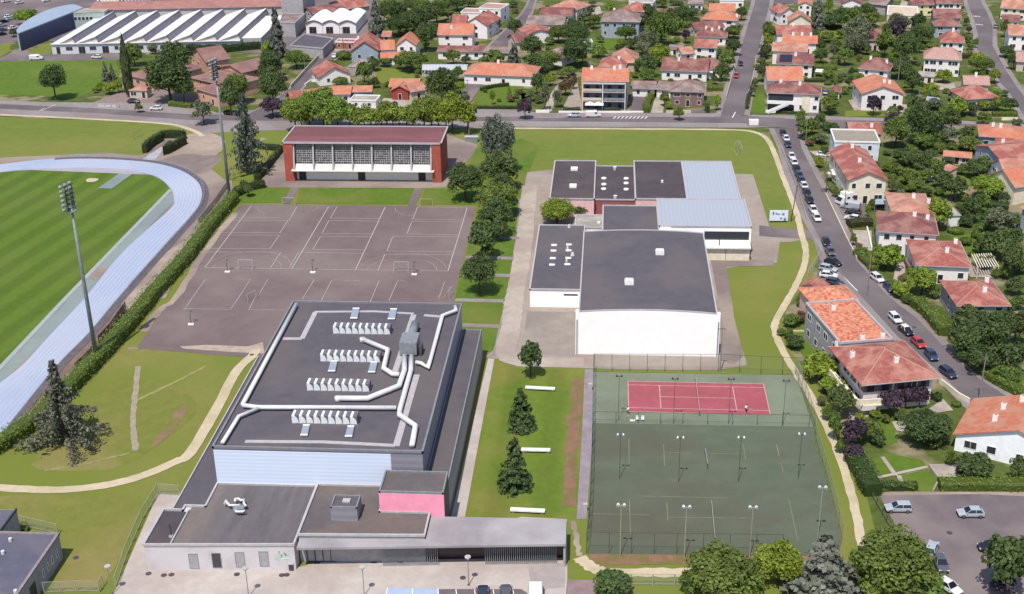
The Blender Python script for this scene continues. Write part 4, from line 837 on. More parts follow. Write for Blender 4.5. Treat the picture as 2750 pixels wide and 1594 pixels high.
for xa, xb, off, dx in ((-41.2, -30.6, 2.4, 1.1), (-30.4, -22.6, 1.2, .28), (-16.2, -6.2, 1.2, .28)):
    sb = MB(); x = xa
    while x < xb:
        sb.bar((x, edge_at(x, off), .05), (x, edge_at(x, off), 3.7), .08 if dx < .5 else .12); x += dx
    sb.bar((xa, edge_at(xa, off), .12), (xb, edge_at(xb, off), .12), .12)
    sb.build('bar_screen', STEEL if dx < .5 else DKGREY, sh, O)
slab('canopy_side_wall', GREYW, sh, O, [(-5.35, 146.4), (-5.05, 146.4), (-5.05, 152.1), (-5.35, 152.1)], 0, 3.74)
slab('doorstep', PLAZA, sh, O, [(-41, 144.6), (-5.4, 147.2), (-5.4, 147.6), (-41, 145.1)], 0, .14)
PINKP = mk('pink_panel', (236, 152, 180), (234, 148, 176), .5, k=1.05)
slab('pink_box_wall', DKGREY, sh, O, rect(-31.7, 152.05, -22.5, 157.6), 0, 7.7)
slab('pink_panel', PINKP, sh, O, rect(-31.75, 151.95, -22.45, 152.04), 4.0, 7.7)
pr = slab('pink_box_roof', FELTB, sh, O, rect(-31.6, 152.1, -22.6, 157.5), 7.71, 7.78)
rim('pink_box_parapet', STEEL, pr, O, rect(-31.6, 152.1, -22.6, 157.5), 7.7, .22, .35)
slab('plant_box_wall', CLADG, sh, O, rect(-38.3, 149.6, -34.5, 152.7), 4.4, 6.5)
pr = slab('plant_box_roof', FELT, sh, O, rect(-38.2, 149.7, -34.6, 152.6), 6.51, 6.58)
rim('plant_box_parapet', STEEL, pr, O, rect(-38.2, 149.7, -34.6, 152.6), 6.5, .2, .3)
MB().box(-36.3, 151.3, 6.6, 1.1, .9, .25).build('roof_hatch', TRIM, pr, O)
for tx_ in (1882, 2100, 2322, 2550):
    p = PW('03 %d,1195' % tx_, 143.0); yw = 142.7+(p.x+63.2)*1.1/20.8
    f_ = window(sh, O, (p.x, yw, p.z), .053, -.9986, 1.15, 2.35, mat=STEEL, pane=DKGREY if tx_ == 2100 else GREYW)
# wall emblem: soft green blot with small dark strokes, low relief paint
eb = MB()
def blot(s, k=.012):
    P_ = [PW(q, 143.6) for q in s]; n = len(P_)
    vs = [(p.x, 142.7+(p.x+63.2)*1.1/20.8-k, p.z) for p in P_]; eb.add(vs, [tuple(range(n))])
def sp(pts, ox=13): return ['13 %.1f,%.1f' % (x, y) for x, y in pts]
def em(pts): return sp([((700+x/15.75-700)*3.6, (1460+y/15.75-1194)*3.6) for x, y in pts])
blot(em([(570, 610), (640, 480), (760, 420), (900, 415), (1180, 425), (1270, 520), (1250, 595), (920, 600), (840, 650), (830, 710), (700, 740), (610, 690)])[::-1])
blot(em([(930, 650), (1060, 640), (1170, 670), (1180, 715), (1000, 705)])[::-1])
eb.build('wall_emblem', mk('emblem_green', (184, 200, 192), (180, 196, 188), 1, k=1.15), sh, O)
eb = MB()
blot(em([(755, 320), (790, 325), (795, 410), (765, 420)])[::-1], .02); blot(em([(960, 340), (1010, 400), (1120, 510), (1080, 535), (1000, 480)])[::-1], .02); blot(em([(850, 490), (880, 460), (910, 495), (895, 540), (880, 590), (855, 580)])[::-1], .02)
eb.build('emblem_strokes', mk('emblem_olive', (128, 130, 112), (120, 122, 104), 1, k=1.15), sh, O)
eb = MB(); blot(em([(840, 660), (930, 605), (1230, 612), (1200, 645), (960, 640), (880, 680)])[::-1], .024)
eb.build('emblem_highlight', WHITEP, sh, O)
# rooftop plant
DUCT = mk('white_duct', (238, 236, 240), (226, 224, 230), 1.5, .4, k=1.45)
TRAY = mk('walkway_slabs', (204, 198, 204), (192, 186, 192), 1.2, k=1.6)
def sh12(s): return PL('12 '+s, 11.0)
for s_, r_ in (('345,60 -175,1030', .36), ('-175,1035 -20,1055 1310,1060', .36), ('-20,1065 -215,1145 -370,1400', .3), ('1390,560 1390,700 1335,850 1030,970 745,968', .45), ('1458,560 1452,700 1345,1080 1342,1130 1498,1235 1462,1425', .42), ('1340,738 1280,735 1190,680 1232,500 985,398', .42), ('1500,620 1555,630 1612,672 1640,600 1755,170 1888,120 1880,80', .34)):
    MB().tube(sh12(s_), r_, 10).build('duct', DUCT, sh, O, smooth=True)
for s_ in ('985,398', '745,968'):
    p = sh12(s_)[0]; MB().cyl(p.x, p.y, UZ+.1, .5, .9, 10).build('duct_drop', DUCT, sh, O, smooth=True)
def tray(s_, w_=.9):
    P_ = PL('12 '+s_, UZ+.15); b = MB()
    for i in range(len(P_)-1): b.bar(P_[i]+Vector((0, 0, i*.003)), P_[i+1]+Vector((0, 0, i*.003)), w_, .06)
    b.build('roof_walkway', TRAY, sh, O)
tray('215,392 400,392 530,135'); tray('520,132 1100,128 1480,150', .7); tray('1480,160 1290,740', 1.0); tray('1510,740 1310,1430', 1.0); tray('-150,1385 600,1390 1300,1425', .8); tray('1580,165 1760,180', .8)
for i, (x, y) in enumerate(((912, 168), (1275, 174), (698, 680), (1084, 690), (432, 1300), (862, 1312))):
    P_ = [PL('12 %d,%d' % (x+a, y+b), UZ)[0] for a, b in ((-45, 50), (25, 50), (45, -45), (-20, -45))]
    k = MB().prism([(p.x, p.y) for p in P_], UZ+.13, UZ+.5).build('skylight', glassy('skylight_dome', (150, 158, 172), .15, 1.6), sh, O)
    q = MB()
    for a, b in ((0, 1), (2, 3)): q.bar(P_[a]+Vector((0, 0, .52)), P_[b]+Vector((0, 0, .52)), .3, .12)
    q.build('skylight_frame', WHITEP, k, O)
COWL = mk('cowl_aluminium', (232, 232, 238), (214, 214, 222), 1.5, .4, k=1.15, world=False)
cw = MB(); dk = MB(); N_ = 7
cur = [(-.5+.98*math.sin(math.pi/2*k/N_), 1.12-1.0*(1-math.cos(math.pi/2*k/N_))) for k in range(N_+1)]   # bright hood under a curve from top left to bottom right
cw.add([(-.5, -.75, .08)]+[(x, -.75, z) for x, z in cur], [tuple(range(N_+2))])
cw.add([(x, y, z) for y in (-.75, .75) for x, z in cur], [(k, k+1, N_+2+k, N_+1+k) for k in range(N_)])
dk.add([(.46, -.76, .1), (.5, -.76, .1), (.5, -.76, 1.16), (-.1, -.76, 1.16), (.2, -.76, .95), (.38, -.76, .62)], [tuple(range(6))])
dk.add([(-.1, -.76, 1.16), (.5, -.76, 1.16), (.5, .76, 1.16), (-.1, .76, 1.16)], [(0, 1, 2, 3)]); dk.add([(.5, -.76, .1), (.5, .76, .1), (.5, .76, 1.16), (.5, -.76, 1.16)], [(0, 1, 2, 3)])
cwo = cw.build('cowl', COWL, link=False); dko = dk.build('cowl_vane', mk('vane_grey', (120, 118, 130), (104, 102, 114), 1.5, .4, k=1.3, world=False), link=False)
for yy in (198.3, 187.7, 177.5, 167.1):
    vb = MB().box(-42.25, yy, UZ+.13, 10.2, 1.9, .12).build('roof_ventilator', STEEL, sh, O)
    for i in range(9):
        for q_ in (cwo, dko): c = q_.copy(); COL.objects.link(c); c.parent = vb; c.location = Vector((-46.75+i*1.12, yy, UZ+.15))-O; c.scale = (1.08, 1.2, 1.25)
ah = MB().box(-32.9, 191.3, UZ+.5, 2.9, 4.2, 2.2).build('air_handling_unit', STEEL, sh, O)
MB().tube([(-33.2, 193.5, UZ+1.2), (-33.2, 199.8, UZ+1.2)], .75, 12).build('intake_drum', STEEL, ah, O, smooth=True)
q = MB()
for x in (-34, -31.9):
    for y in (189.6, 193): q.box(x, y, UZ+.1, .2, .2, .4)
q.build('frame', DKGREY, ah, O); MB().box(-30.9, 190.6, UZ+.15, .5, 1.9, 1.6).build('control_panel', DKGREY, ah, O)
# small machine on entrance roof
px0 = lambda x, y: PL('px %.1f,%.1f' % (580+x/20.87, 1320+y/20.87), 5.0)[0]
m_ = px0(1330, 780); mc = MB().box(m_.x, m_.y-.4, 4.25, 1.5, 1.2, .8).build('extractor', STEEL, sh, O)
for s_ in (((480, 660), (520, 500), (760, 760), (1330, 750)), ((1060, 540), (1090, 400), (1250, 380), (1400, 480), (1600, 440)), ((1680, 800), (1560, 640), (1560, 500)), ((1080, 1030), (1150, 1110), (1500, 1110), (1620, 1050))):
    MB().tube([px0(*p) for p in s_], .17, 8).build('extractor_duct', DUCT, mc, O, smooth=True)
p = PL('03 1665,870', 4.3)[0]; k = MB().box(p.x, p.y-.4, 4.2, .5, .5, .3).build('flue_base', TRIM, sh, O); MB().cyl(p.x, p.y-.4, 4.5, .12, 1.9, 8).build('flue', DKGREY, k, O)
# --- white vaulted hall complex
O = Vector((5, 250, 0)); wc = empty('sports_complex', O)
tag(wc, 'white sports complex of joined flat-roofed halls with grey and pale blue roofs', 'sports complex'); landmark('white sports complex', O)
WHT = mk('hall_white_wall', (242, 236, 238), (238, 232, 235), .5, k=1.0, wear=(.025, .4))
PINKB = mk('pink_hall_wall', (226, 186, 186), (216, 176, 176), .6, k=1.1)
METR = zstripe('standing_seam_roof', (198, 202, 216), (190, 194, 210), .9, 0, .4, k=1.65)
def block(x0, y0_, x1, y1_, h, rm, wm, lip=.18, nm='hall'):
    slab(nm+'_wall', wm, wc, O, rect(x0, y0_, x1, y1_), 0, h)
    r_ = slab(nm+'_roof', rm, wc, O, rect(x0+.15, y0_+.15, x1-.15, y1_-.15), h+.01, h+.07)
    rim(nm+'_edge', TRIM, r_, O, rect(x0, y0_, x1, y1_), h, .3, lip+.1)
    return r_
# main hall with slightly bowed roof
x0, x1, y0_, y1_, h = -5.0, 20.2, 212.0, 252.3, 8.6
nb = 10; bow = lambda x: h+.55*(1-((x-(x0+x1)/2)/((x1-x0)/2))**2)
xs = [x0+(x1-x0)*i/nb for i in range(nb+1)]
b = MB(); n = nb+1
b.add([(x, y0_, 0) for x in (x0, x1)]+[(x, y1_, 0) for x in (x0, x1)]+[(x, y0_, bow(x)) for x in xs]+[(x, y1_, bow(x)) for x in xs],
      [tuple([0, 1]+[4+i for i in range(nb, -1, -1)]), tuple([3, 2]+[4+n+i for i in range(n)]), (1, 3, 4+n+nb, 4+nb), (2, 0, 4, 4+n)]+[(4+i, 4+i+1, 4+n+i+1, 4+n+i) for i in range(nb)])
b.build('main_hall_wall', WHT, wc, O)
b = MB(); b.add([(x, y0_+.2, bow(x)+.05) for x in xs]+[(x, y1_-.2, bow(x)+.05) for x in xs], [(i, i+1, n+i+1, n+i) for i in range(nb)])
mr = b.build('main_hall_roof', FELT, wc, O)
b = MB()
for y in (y0_+.12, y1_-.12):
    for i in range(nb): b.bar((xs[i], y, bow(xs[i])+.1), (xs[i+1], y, bow(xs[i+1])+.1), .25, .22)
for x in (x0+.12, x1-.12): b.bar((x, y0_, h+.1), (x, y1_, h+.1), .26, .24)
b.build('main_hall_edge', TRIM, mr, O)
for x in (x0-.25, x1+.25):
    MB().box(x, y0_+.4, 0, .55, 1.1, h+.1).build('corner_buttress', WHT, wc, O)
    MB().cyl(x, y0_-.25, 0, .1, 7.2, 6).build('downpipe', STEEL, wc, O)
for s_ in ('1338,1015', '1042,1303'):
    p = PL('21 '+s_, h+.4)[0]; k = MB().box(p.x, p.y, bow(p.x)+.04, 1.7, 1.9, .55).build('rooflight', WHITEP, mr, O)
    MB().box(p.x, p.y, bow(p.x)+.6, 1.5, 1.7, .22).build('rooflight_cap', DUCT, k, O)
ra = block(-15.2, 232.6, -5.02, 268.2, 3.8, FELT, WHT, nm='west_wing')
for s_ in ('318,928', '312,982', '305,1055', '298,1118', '462,923', '458,980', '455,1053', '446,1113'):
    p = PL('21 '+s_, 4.0)[0]; MB().box(p.x, p.y, 3.86, 1.25, .8, .3).build('skylight', WHITEP, ra, O, smooth=True)
for s_, rr_ in (('495,1018', .45), ('448,955', .3), ('438,1078', .25), ('462,748', .35)):
    p = PL('21 '+s_, 4.1)[0]; MB().cyl(p.x, p.y, 3.86, rr_, .7, 8, rr_*.6).build('roof_vent', DUCT, ra, O)
slab('vent_slot', DARKIN, wc, O, [PW('21 410,1420', 232.55), PW('21 545,1420', 232.55), PW('21 545,1420', 232.6), PW('21 410,1420', 232.6)], 2.7, 3.0)
block(-1.0, 252.35, 11.2, 276.5, 5.6, FELT, GREYW, nm='link_hall')
rb_ = block(-7.2, 268.3, -1.05, 276.2, 3.3, TERRO['F'], WHT, nm='boiler_room'); p = PL('21 750,708', 3.6)[0]; MB().cyl(p.x, p.y, 3.37, .4, .4, 8).build('roof_vent', WHITEP, rb_, O)
block(11.25, 260.3, 31.0, 277.5, 7.0, METR, WHT, nm='east_hall')
slab('east_window_band', WINDOW, wc, O, [(21.0, 260.24), (30.6, 260.24), (30.6, 260.28), (21.0, 260.28)], 4.1, 6.0)
slab('east_canopy', WHITEP, wc, O, rect(20.4, 257.6, 30.9, 260.25), 3.0, 3.35)
slab('east_lower_wall', CREAM, wc, O, rect(20.6, 258.3, 30.7, 260.24), 0, 2.98)
MB().box(25.6, 258.26, 0, .08, .05, 2.9).build('wall_joint', DKGREY, wc, O); MB().cyl(24.2, 258.9, 3.36, .12, 1.3, 6).build('vent_pipe', DKGREY, wc, O)
MB().box(12.6, 259.2, 5.0, 2.2, 2.0, 1.9).build('plant_cabinet', WHT, wc, O)
r1 = block(-13.6, 284.4, -3.2, 313.0, 4.3, FELTD, PINKB, nm='pink_wing')
for s_ in ('512,190', '500,355'): p = PL('21 '+s_, 4.6)[0]; MB().box(p.x, p.y, 4.38, 1.7, 1.9, .5).build('skylight', WHITEP, r1, O)
r2 = block(-3.15, 286.0, 6.5, 311.0, 3.6, FELTD, mk('maroon_fascia', (164, 100, 102), (150, 90, 94), .6, k=1.3), nm='middle_wing')
for s_ in ('798,278', '798,336', '796,380', '1014,280', '1014,325', '1014,384'):
    p = PL('21 '+s_, 3.9)[0]; MB().cyl(p.x, p.y, 3.68, .75, .35, 10, .55).build('skylight_dome', WHITEP, r2, O, smooth=True)
for s_ in ('903,190', '908,470'): p = PL('21 '+s_, 4)[0]; MB().cyl(p.x, p.y, 3.68, .35, .9, 8, .5).build('roof_vent', DUCT, r2, O)
r3 = block(6.55, 284.0, 18.5, 312.2, 4.6, FELTD, PINKB, nm='rear_hall'); p = PL('21 1362,318', 4.8)[0]; MB().cyl(p.x, p.y, 4.67, .3, .6, 8).build('roof_vent', WHITEP, r3, O)
r4 = block(18.52, 280.0, 30.9, 312.3, 4.6, METR, WHT, nm='rear_metal_hall')
for q in (wc,): pass
# --- building in the lower left corner
O = Vector((-85, 138, 0)); lb = empty('office_building', O); tag(lb, 'low grey building with blue-grey flat roof in the bottom left corner', 'office building'); landmark('corner office building', O)
slab('wall', mk('office_wall', (150, 146, 156), (138, 134, 144), 1, k=1.0), lb, O, rect(-112, 112, -76.2, 144.9), 0, 3.9)
BLUEF = mk('blue_grey_felt', (116, 116, 138), (108, 108, 128), .5, c3=(126, 122, 138), s3=.1)
r_ = slab('roof', BLUEF, lb, O, rect(-111.8, 112.2, -76.5, 144.6), 3.92, 4.0); rim('parapet', mk('office_parapet', (168, 152, 156), (146, 134, 142), 1.2, k=1.5), r_, O, rect(-112, 112, -76.3, 144.8), 3.9, .4, .35)
slab('rear_wall', GREYW, lb, O, rect(-115, 144.95, -84.8, 150.5), 0, 4.1); slab('rear_roof', BLUEF, lb, O, rect(-115, 145, -85, 150.3), 4.12, 4.2)
MB().bar((-84.8, 144.9, 4.2), (-84.8, 150.5, 4.2), .2, .4).build('rear_edge', DKGREY, lb, O)
for s_ in ('100,920', '28,1042', '150,1420'): p = PL('03 '+s_, 4.2)[0]; MB().cyl(p.x, p.y, 4.0, .25, .5, 8).build('roof_vent', DUCT, r_, O)
for y in (143.3, 141.7, 140.2, 138.7): window(lb, O, (-76.2, y, 1.4), 1, 0, .35, 1.1)
window(lb, O, (-76.2, 135.2, 0), 1, 0, 1.6, 2.6, door=True, mat=DKGREY)
# --- sawtooth factory
ang = RAD(5); U_ = Vector((math.cos(ang), math.sin(ang), 0)); V_ = Vector((-math.sin(ang)*.2, 1, 0)).normalized()
A0 = Vector((-201.6, 445.2, 0)); O = A0+U_*36+V_*20; fa = empty('factory', O); tag(fa, 'long white factory with sawtooth north-light roof at the upper left', 'factory'); landmark('sawtooth factory', O)
FW_ = lambda x, y, z: A0+U_*x+V_*y+Vector((0, 0, z))
tw = 8.55; NT = 8; DF = 45
MB().prism([FW_(0, 0, 0), FW_(NT*tw, 0, 0), FW_(NT*tw, DF, 0), FW_(0, DF, 0)], 0, 3.7).build('wall', mk('factory_wall', (206, 208, 218), (196, 198, 210), .8, k=1.15), fa, O)
SHEETW = mk('factory_roof_sheet', (236, 232, 238), (230, 226, 232), .5, c3=(222, 218, 224), s3=.15, detail=7, k=1.12)
GLZ = mk('north_light_glazing', (124, 118, 128), (108, 104, 114), .8, .3, k=1.1)
for i in range(NT):
    xa = i*tw+.3+(0 if i else 2.5); xb = (i+1)*tw-.9; xc = (i+1)*tw+.1
    if i == 0: xa = 2.8
    gb2 = MB().add([FW_(xa, 0, 3.72), FW_(xc, 0, 3.72), FW_(xb, 0, 6.1), FW_(xa, DF, 3.72), FW_(xc, DF, 3.72), FW_(xb, DF, 6.1)], [(0, 1, 2), (4, 3, 5), (1, 0, 3, 4), (2, 1, 4, 5), (0, 2, 5, 3)])
    gb2.build('tooth_gable', mk('factory_gable', (220, 212, 214), (208, 200, 204), .8, k=1.15), fa, O)
    MB().add([FW_(xa-.1, -.5, 3.8), FW_(xb+.25, -.5, 6.25), FW_(xb+.25, DF, 6.25), FW_(xa-.1, DF, 3.8), FW_(xa-.1, -.5, 3.62), FW_(xb+.25, -.5, 6.1), FW_(xb+.25, DF, 6.1), FW_(xa-.1, DF, 3.62)], [(0, 1, 2, 3), (7, 6, 5, 4), (0, 4, 5, 1), (1, 5, 6, 2), (3, 7, 4, 0)]).build('sawtooth_roof', SHEETW, fa, O)
    MB().add([FW_(xb+.1, 0, 6.05), FW_(xc+.2, 0, 3.75), FW_(xc+.2, DF, 3.75), FW_(xb+.1, DF, 6.05)], [(0, 1, 2, 3)]).build('north_light', GLZ, fa, O)
    for k in range(2):
        p = FW_(i*tw+2.3+k*4, -.03, 1.3 if k else 0.1); window(fa, O, (p.x, p.y, p.z), U_.y, -U_.x, 2.2 if (i+k) % 3 else 1.2, 1.2 if k else 2.4, door=not k, mat=STEEL)
MB().bar(FW_(0, -.3, 3.75), FW_(NT*tw, -.3, 3.75), .5, .3).build('eaves_beam', WHITEP, fa, O)
slab('end_wing', GREYW, fa, O, [FW_(NT*tw+.1, 2, 0), FW_(NT*tw+7, 2, 0), FW_(NT*tw+7, 40, 0), FW_(NT*tw+.1, 40, 0)], 0, 4.0); slab('end_wing_roof', SHEETW, fa, O, [FW_(NT*tw+.1, 2, 0), FW_(NT*tw+7, 2, 0), FW_(NT*tw+7, 40, 0), FW_(NT*tw+.1, 40, 0)], 4.01, 4.2)
# long building with pale red roof behind the factory
O = Vector((-160, 510, 0)); lr = empty('warehouse', O); tag(lr, 'very long warehouse with faded red roof behind the sawtooth factory', 'warehouse')
slab('wall', mk('warehouse_wall', (200, 196, 196), (190, 186, 188), .8, k=1.2), lr, O, [(-205.5, 493.7), (-130, 500.5), (-128.5, 512), (-206, 512)], 0, 5.9)
MB().add([(-206, 493, 6.0), (-129.5, 500, 6.0), (-130, 510, 7.6), (-206.5, 502, 7.6), (-206, 512, 5), (-129.5, 520, 5)], [(0, 1, 2, 3), (3, 2, 5, 4)]).build('roof', mk('faded_red_roof', (190, 140, 134), (176, 126, 122), .4, c3=(170, 124, 122), s3=.1, k=1.6), lr, O)
b = MB()
for i in range(56): t_ = (i+.5)/56; b.box(-206+t_*76, 502.8+t_*8, 7.7, .7, .5, .9)
b.build('ridge_dormers', WHITEP, lr, O)
MB().add([(-197, 505, 8.4), (-130, 512, 8.4), (-131, 556, 10), (-200, 548, 10)], [(0, 1, 2, 3)]).build('upper_roof', mk('grey_sheet_roof', (182, 180, 190), (168, 166, 178), .4, k=1.6), lr, O)
slab('entry_tower', CREAM, lr, O, rect(-205, 505, -198, 512), 0, 11.5)
slab('end_block', GREYW, lr, O, [(-129.4, 498), (-121, 499), (-121, 520), (-129.4, 519)], 0, 9)
# blue curved hall
O = Vector((-213, 475, 0)); cb_ = empty('curved_hall', O); tag(cb_, 'blue hall with curved pale blue roof left of the sawtooth factory', 'hall'); landmark('blue curved hall', O)
pts = [(-215.3, 449.5), (-210.2, 486), (-208.9, 495.5)]+[tuple(q[:2]) for q in smooth([Vector((-208.9, 495.5, 0)), Vector((-216.0, 502, 0)), Vector((-221.2, 492, 0)), Vector((-221.8, 474, 0)), Vector((-218.8, 457, 0)), Vector((-215.3, 449.5, 0))], 4)[1:-1]]
slab('wall', zstripe('dark_blue_cladding', (54, 62, 104), (46, 54, 94), 1.4, 1, .4, k=1.0), cb_, O, pts, 0, 6.2)
slab('roof', mk('pale_blue_roof', (176, 190, 212), (166, 182, 206), .4, .4, k=1.6), cb_, O, [(x+(x+214)*.03, y) for x, y in pts], 6.22, 6.6)
MB().box(-215.5, 449.7, 0, .5, .5, 6.1).build('end_frame', BLUEW, cb_, O)
# grey-green link block
O = Vector((-204, 489, 0)); gg = empty('link_block', O); tag(gg, 'grey-green two-storey block between curved hall and sawtooth factory', 'office block')
slab('wall', mk('grey_green_wall', (164, 178, 176), (150, 166, 166), .8, k=1.1), gg, O, [(-210.4, 487.5), (-198, 489), (-198, 497), (-210.4, 496)], 0, 6.0)
slab('roof', TERRO['F'], gg, O, [(-210.5, 487.4), (-197.9, 488.9), (-197.9, 497.1), (-210.5, 496.1)], 6.01, 6.25)
for i in range(5): window(gg, O, (-209.2+i*1.5, 487.65+i*.17, 3.2), .12, -.99, 1.1, 1.3)
# three vaulted white sheds
VG = 'white vaulted sheds in the factory yard'
for i, (nm) in enumerate(('left', 'middle', 'right')):
    xa = -115.6+i*6.45; xb = xa+6.3; O = Vector(((xa+xb)/2, 490, 0))
    vsd = empty('vaulted_shed', O); tag(vsd, nm+' of the three white vaulted sheds, '+('wide dark doorway', 'grey shutter door', 'long grey side wall')[i], 'shed', VG)
    if i == 1: landmark('vaulted sheds', O)
    K = 8; ar_ = [(xa+(xb-xa)*k/K, 3.9+1.25*math.sin(math.pi*k/K)) for k in range(K+1)]
    ya, yb = 478.8, 501.5
    vs = [(xa, ya, 0), (xb, ya, 0), (xb, yb, 0), (xa, yb, 0)]+[(x, ya, z-.06) for x, z in ar_]+[(x, yb, z-.06) for x, z in ar_]
    MB().add(vs, [(0, 1)+tuple(4+k for k in range(K, -1, -1)), (2, 3)+tuple(4+K+1+k for k in range(K+1)), (1, 2, 4+K+1+K, 4+K), (3, 0, 4, 4+K+1)]).build('wall', WHITE if i < 2 else WHITE, vsd, O)
    MB().add([(x, ya-.4, z) for x, z in ar_]+[(x, yb, z) for x, z in ar_], [(k, k+1, K+2+k, K+1+k) for k in range(K)]).build('vault_roof', SHEETW, vsd, O)
    MB().tube([(x, ya-.4, z) for x, z in ar_], .16, 5).build('vault_edge', DKGREY, vsd, O)
    window(vsd, O, ((xa+xb)/2-.6, ya-.01, .05), 0, -1, 2.6, 2.5, door=True, mat=STEEL)
# flat workshops beside the factory
for nm, s_, z, rm, lab in (('workshop', '10 290,445 600,472 702,374 430,332', 3.5, FELT, 'flat grey-roofed workshop behind the dark spruce'), ('workshop', '10 185,215 330,225 425,135 215,130', 5.2, TERRO['G'], 'grey workshop with brown roof at the factory end')):
    P_ = PL(s_, z); O = sum(P_, Vector())/4; O.z = 0; k = empty(nm, O); tag(k, lab, 'workshop')
    slab('wall', GREYW, k, O, P_, 0, z); r_ = slab('roof', rm, k, O, P_, z+.01, z+.1); rim('parapet', TRIM, r_, O, P_, z, .3, .4)
# glass-roofed greenhouse by the long orange bungalow
P_ = [G(T('10', x, y), 2.6) for x, y in ((1560, 665), (1990, 672))]; xa, xb, ya = P_[0].x, P_[1].x, P_[0].y; O = Vector(((xa+xb)/2, ya+3, 0))
gh = empty('greenhouse', O); tag(gh, 'long vaulted glass greenhouse left of the long orange bungalow', 'greenhouse')
K = 6; ar_ = [(ya+5.5*k/K, 2.2+1.3*math.sin(math.pi*k/K)) for k in range(K+1)]
MB().add([(xa, y, z) for y, z in ar_]+[(xb, y, z) for y, z in ar_], [(k, K+1+k, K+2+k, k+1) for k in range(K)]).build('glass_vault', glassy('greenhouse_glass', (170, 174, 184), .15, 1.5), gh, O)
b = MB()
for i in range(16):
    x = xa+(xb-xa)*i/15; b.tube([(x, y, z+.04) for y, z in ar_], .06, 4); b.bar((x, ya, 0), (x, ya, 2.2), .1)
b.build('frame', WHITEP, gh, O); MB().prism(rect(xa, ya, xb, ya+5.5), 0, .6).build('base_wall', GREYW, gh, O)
# --- villa balcony, balcony block fronts and other named extras
v_ = villa; L, W, D, r_, O = v_['L'], v_['W'], v_['D'], v_['r'], v_['O']
path = [L(-.7, D*.75, 2.6), L(-.7, 1.0, 2.6), L(-.3, -.5, 2.6), L(.8, -1.0, 2.6), L(W*.42, -1.1, 2.6)]
sp_ = smooth(path, 5)
b = MB()
for i in range(len(sp_)-1):
    b.bar(sp_[i]-Vector((0, 0, .1)), sp_[i+1]-Vector((0, 0, .1)), 1.5, .22)
b.build('balcony_floor', CREAM, r_, O)
b = MB()
for i in range(len(sp_)-1):
    b.bar(sp_[i]+Vector((0, 0, .5)), sp_[i+1]+Vector((0, 0, .5)), .22, .95)
o = b.build('balcony_parapet', CREAM, r_, O); o.location = Vector((-.55, -.55, 0))*.8
L, W, D, r_, O = (ob_[k] for k in ('L', 'W', 'D', 'r', 'O'))
fl = [0.25, 3.0, 5.75]
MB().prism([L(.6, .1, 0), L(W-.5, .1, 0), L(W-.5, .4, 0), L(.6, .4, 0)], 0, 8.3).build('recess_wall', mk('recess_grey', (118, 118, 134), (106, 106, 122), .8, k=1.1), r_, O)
for z in fl[1:]+[8.3]:
    MB().prism([L(.5, -1.3, 0), L(W-.9, -1.3, 0), L(W-.9, .08, 0), L(.5, .08, 0)], z-.25, z).build('balcony_slab', TRIM, r_, O)
for x in (.6, W*.46, W-1.0): MB().prism([L(x-.1, -1.35, 0), L(x+.1, -1.35, 0), L(x+.1, .06, 0), L(x-.1, .06, 0)], 0, 8.05).build('balcony_divider', WHITEP, r_, O)
for z in fl[1:]:
    MB().bar(L(.7, -1.25, z+.55), L(W*.44, -1.25, z+.55), .06, .8).build('balcony_railing', BEIGE, r_, O); MB().bar(L(W*.48, -1.25, z+.55), L(W-1.1, -1.25, z+.55), .06, .8).build('balcony_railing', STEEL, r_, O)
for z in fl:
    for x in (.14, .34, .6, .82):
        p = L(W*x, .09, z+.1); window(r_, O, (p.x, p.y, z+.1), -ob_['v'].x, -ob_['v'].y, 1.3, 2.1, mat=STEEL)
MB().prism([L(.2, -1.4, 0), L(.55, -1.4, 0), L(.55, .3, 0), L(.2, .3, 0)], 0, 8.4).build('side_wall', SALMONW, r_, O)
for i, x in enumerate((.2, .38)):
    p = L(W*x, -2.6, 0); q = empty('parasol', (p.x, p.y, 0)); tag(q, ('left', 'right')[i]+' of two white parasols in front of the orange balcony block', 'parasol', 'white parasols')
    n_ = 4; MB().add([(p.x-1.5, p.y-1.3, 2.3), (p.x+1.5, p.y-1.3, 2.3), (p.x+1.5, p.y+1.3, 2.3), (p.x-1.5, p.y+1.3, 2.3), (p.x, p.y, 3.1)], [(0, 1, 4), (1, 2, 4), (2, 3, 4), (3, 0, 4)]).build('canopy', WHITEP, q, q.location)
    MB().cyl(p.x, p.y, 0, .05, 3.0, 6).build('pole', DKGREY, q, q.location)
L, W, D, r_, O, vv = (balc[k] for k in ('L', 'W', 'D', 'r', 'O', 'v'))
MB().prism([L(.4, -1.2, 0), L(W*.5, -1.2, 0), L(W*.5, .4, 0), L(.4, .4, 0)], 2.75, 2.95).build('balcony_slab', WHITEP, r_, O)
MB().bar(L(.4, -1.15, 3.4), L(W*.5, -1.15, 3.4), .08, .85).build('balcony_railing', WHITEP, r_, O)
MB().prism([L(.6, .36, 0), L(W*.49, .36, 0), L(W*.49, .43, 0), L(.6, .43, 0)], .2, 2.6).build('lower_glazing', WINDOW, r_, O)
MB().prism([L(.6, .36, 0), L(W*.49, .36, 0), L(W*.49, .43, 0), L(.6, .43, 0)], 3.1, 5.4).build('upper_glazing', WINDOW, r_, O)
b = MB(); b.bar(L(W*.05, -2.6, .2), L(W*.42, -1.9, 2.9), .9, .15); b.bar(L(W*.05, -3.05, .9), L(W*.42, -2.35, 3.6), .08, .8); b.build('outside_stair', WHITEP, r_, O)
MB().prism([L(W*.66, .3, 0), L(W*.8, .3, 0), L(W*.8, .44, 0), L(W*.66, .44, 0)], 0, 5.4).build('central_strip', CREAM, r_, O)
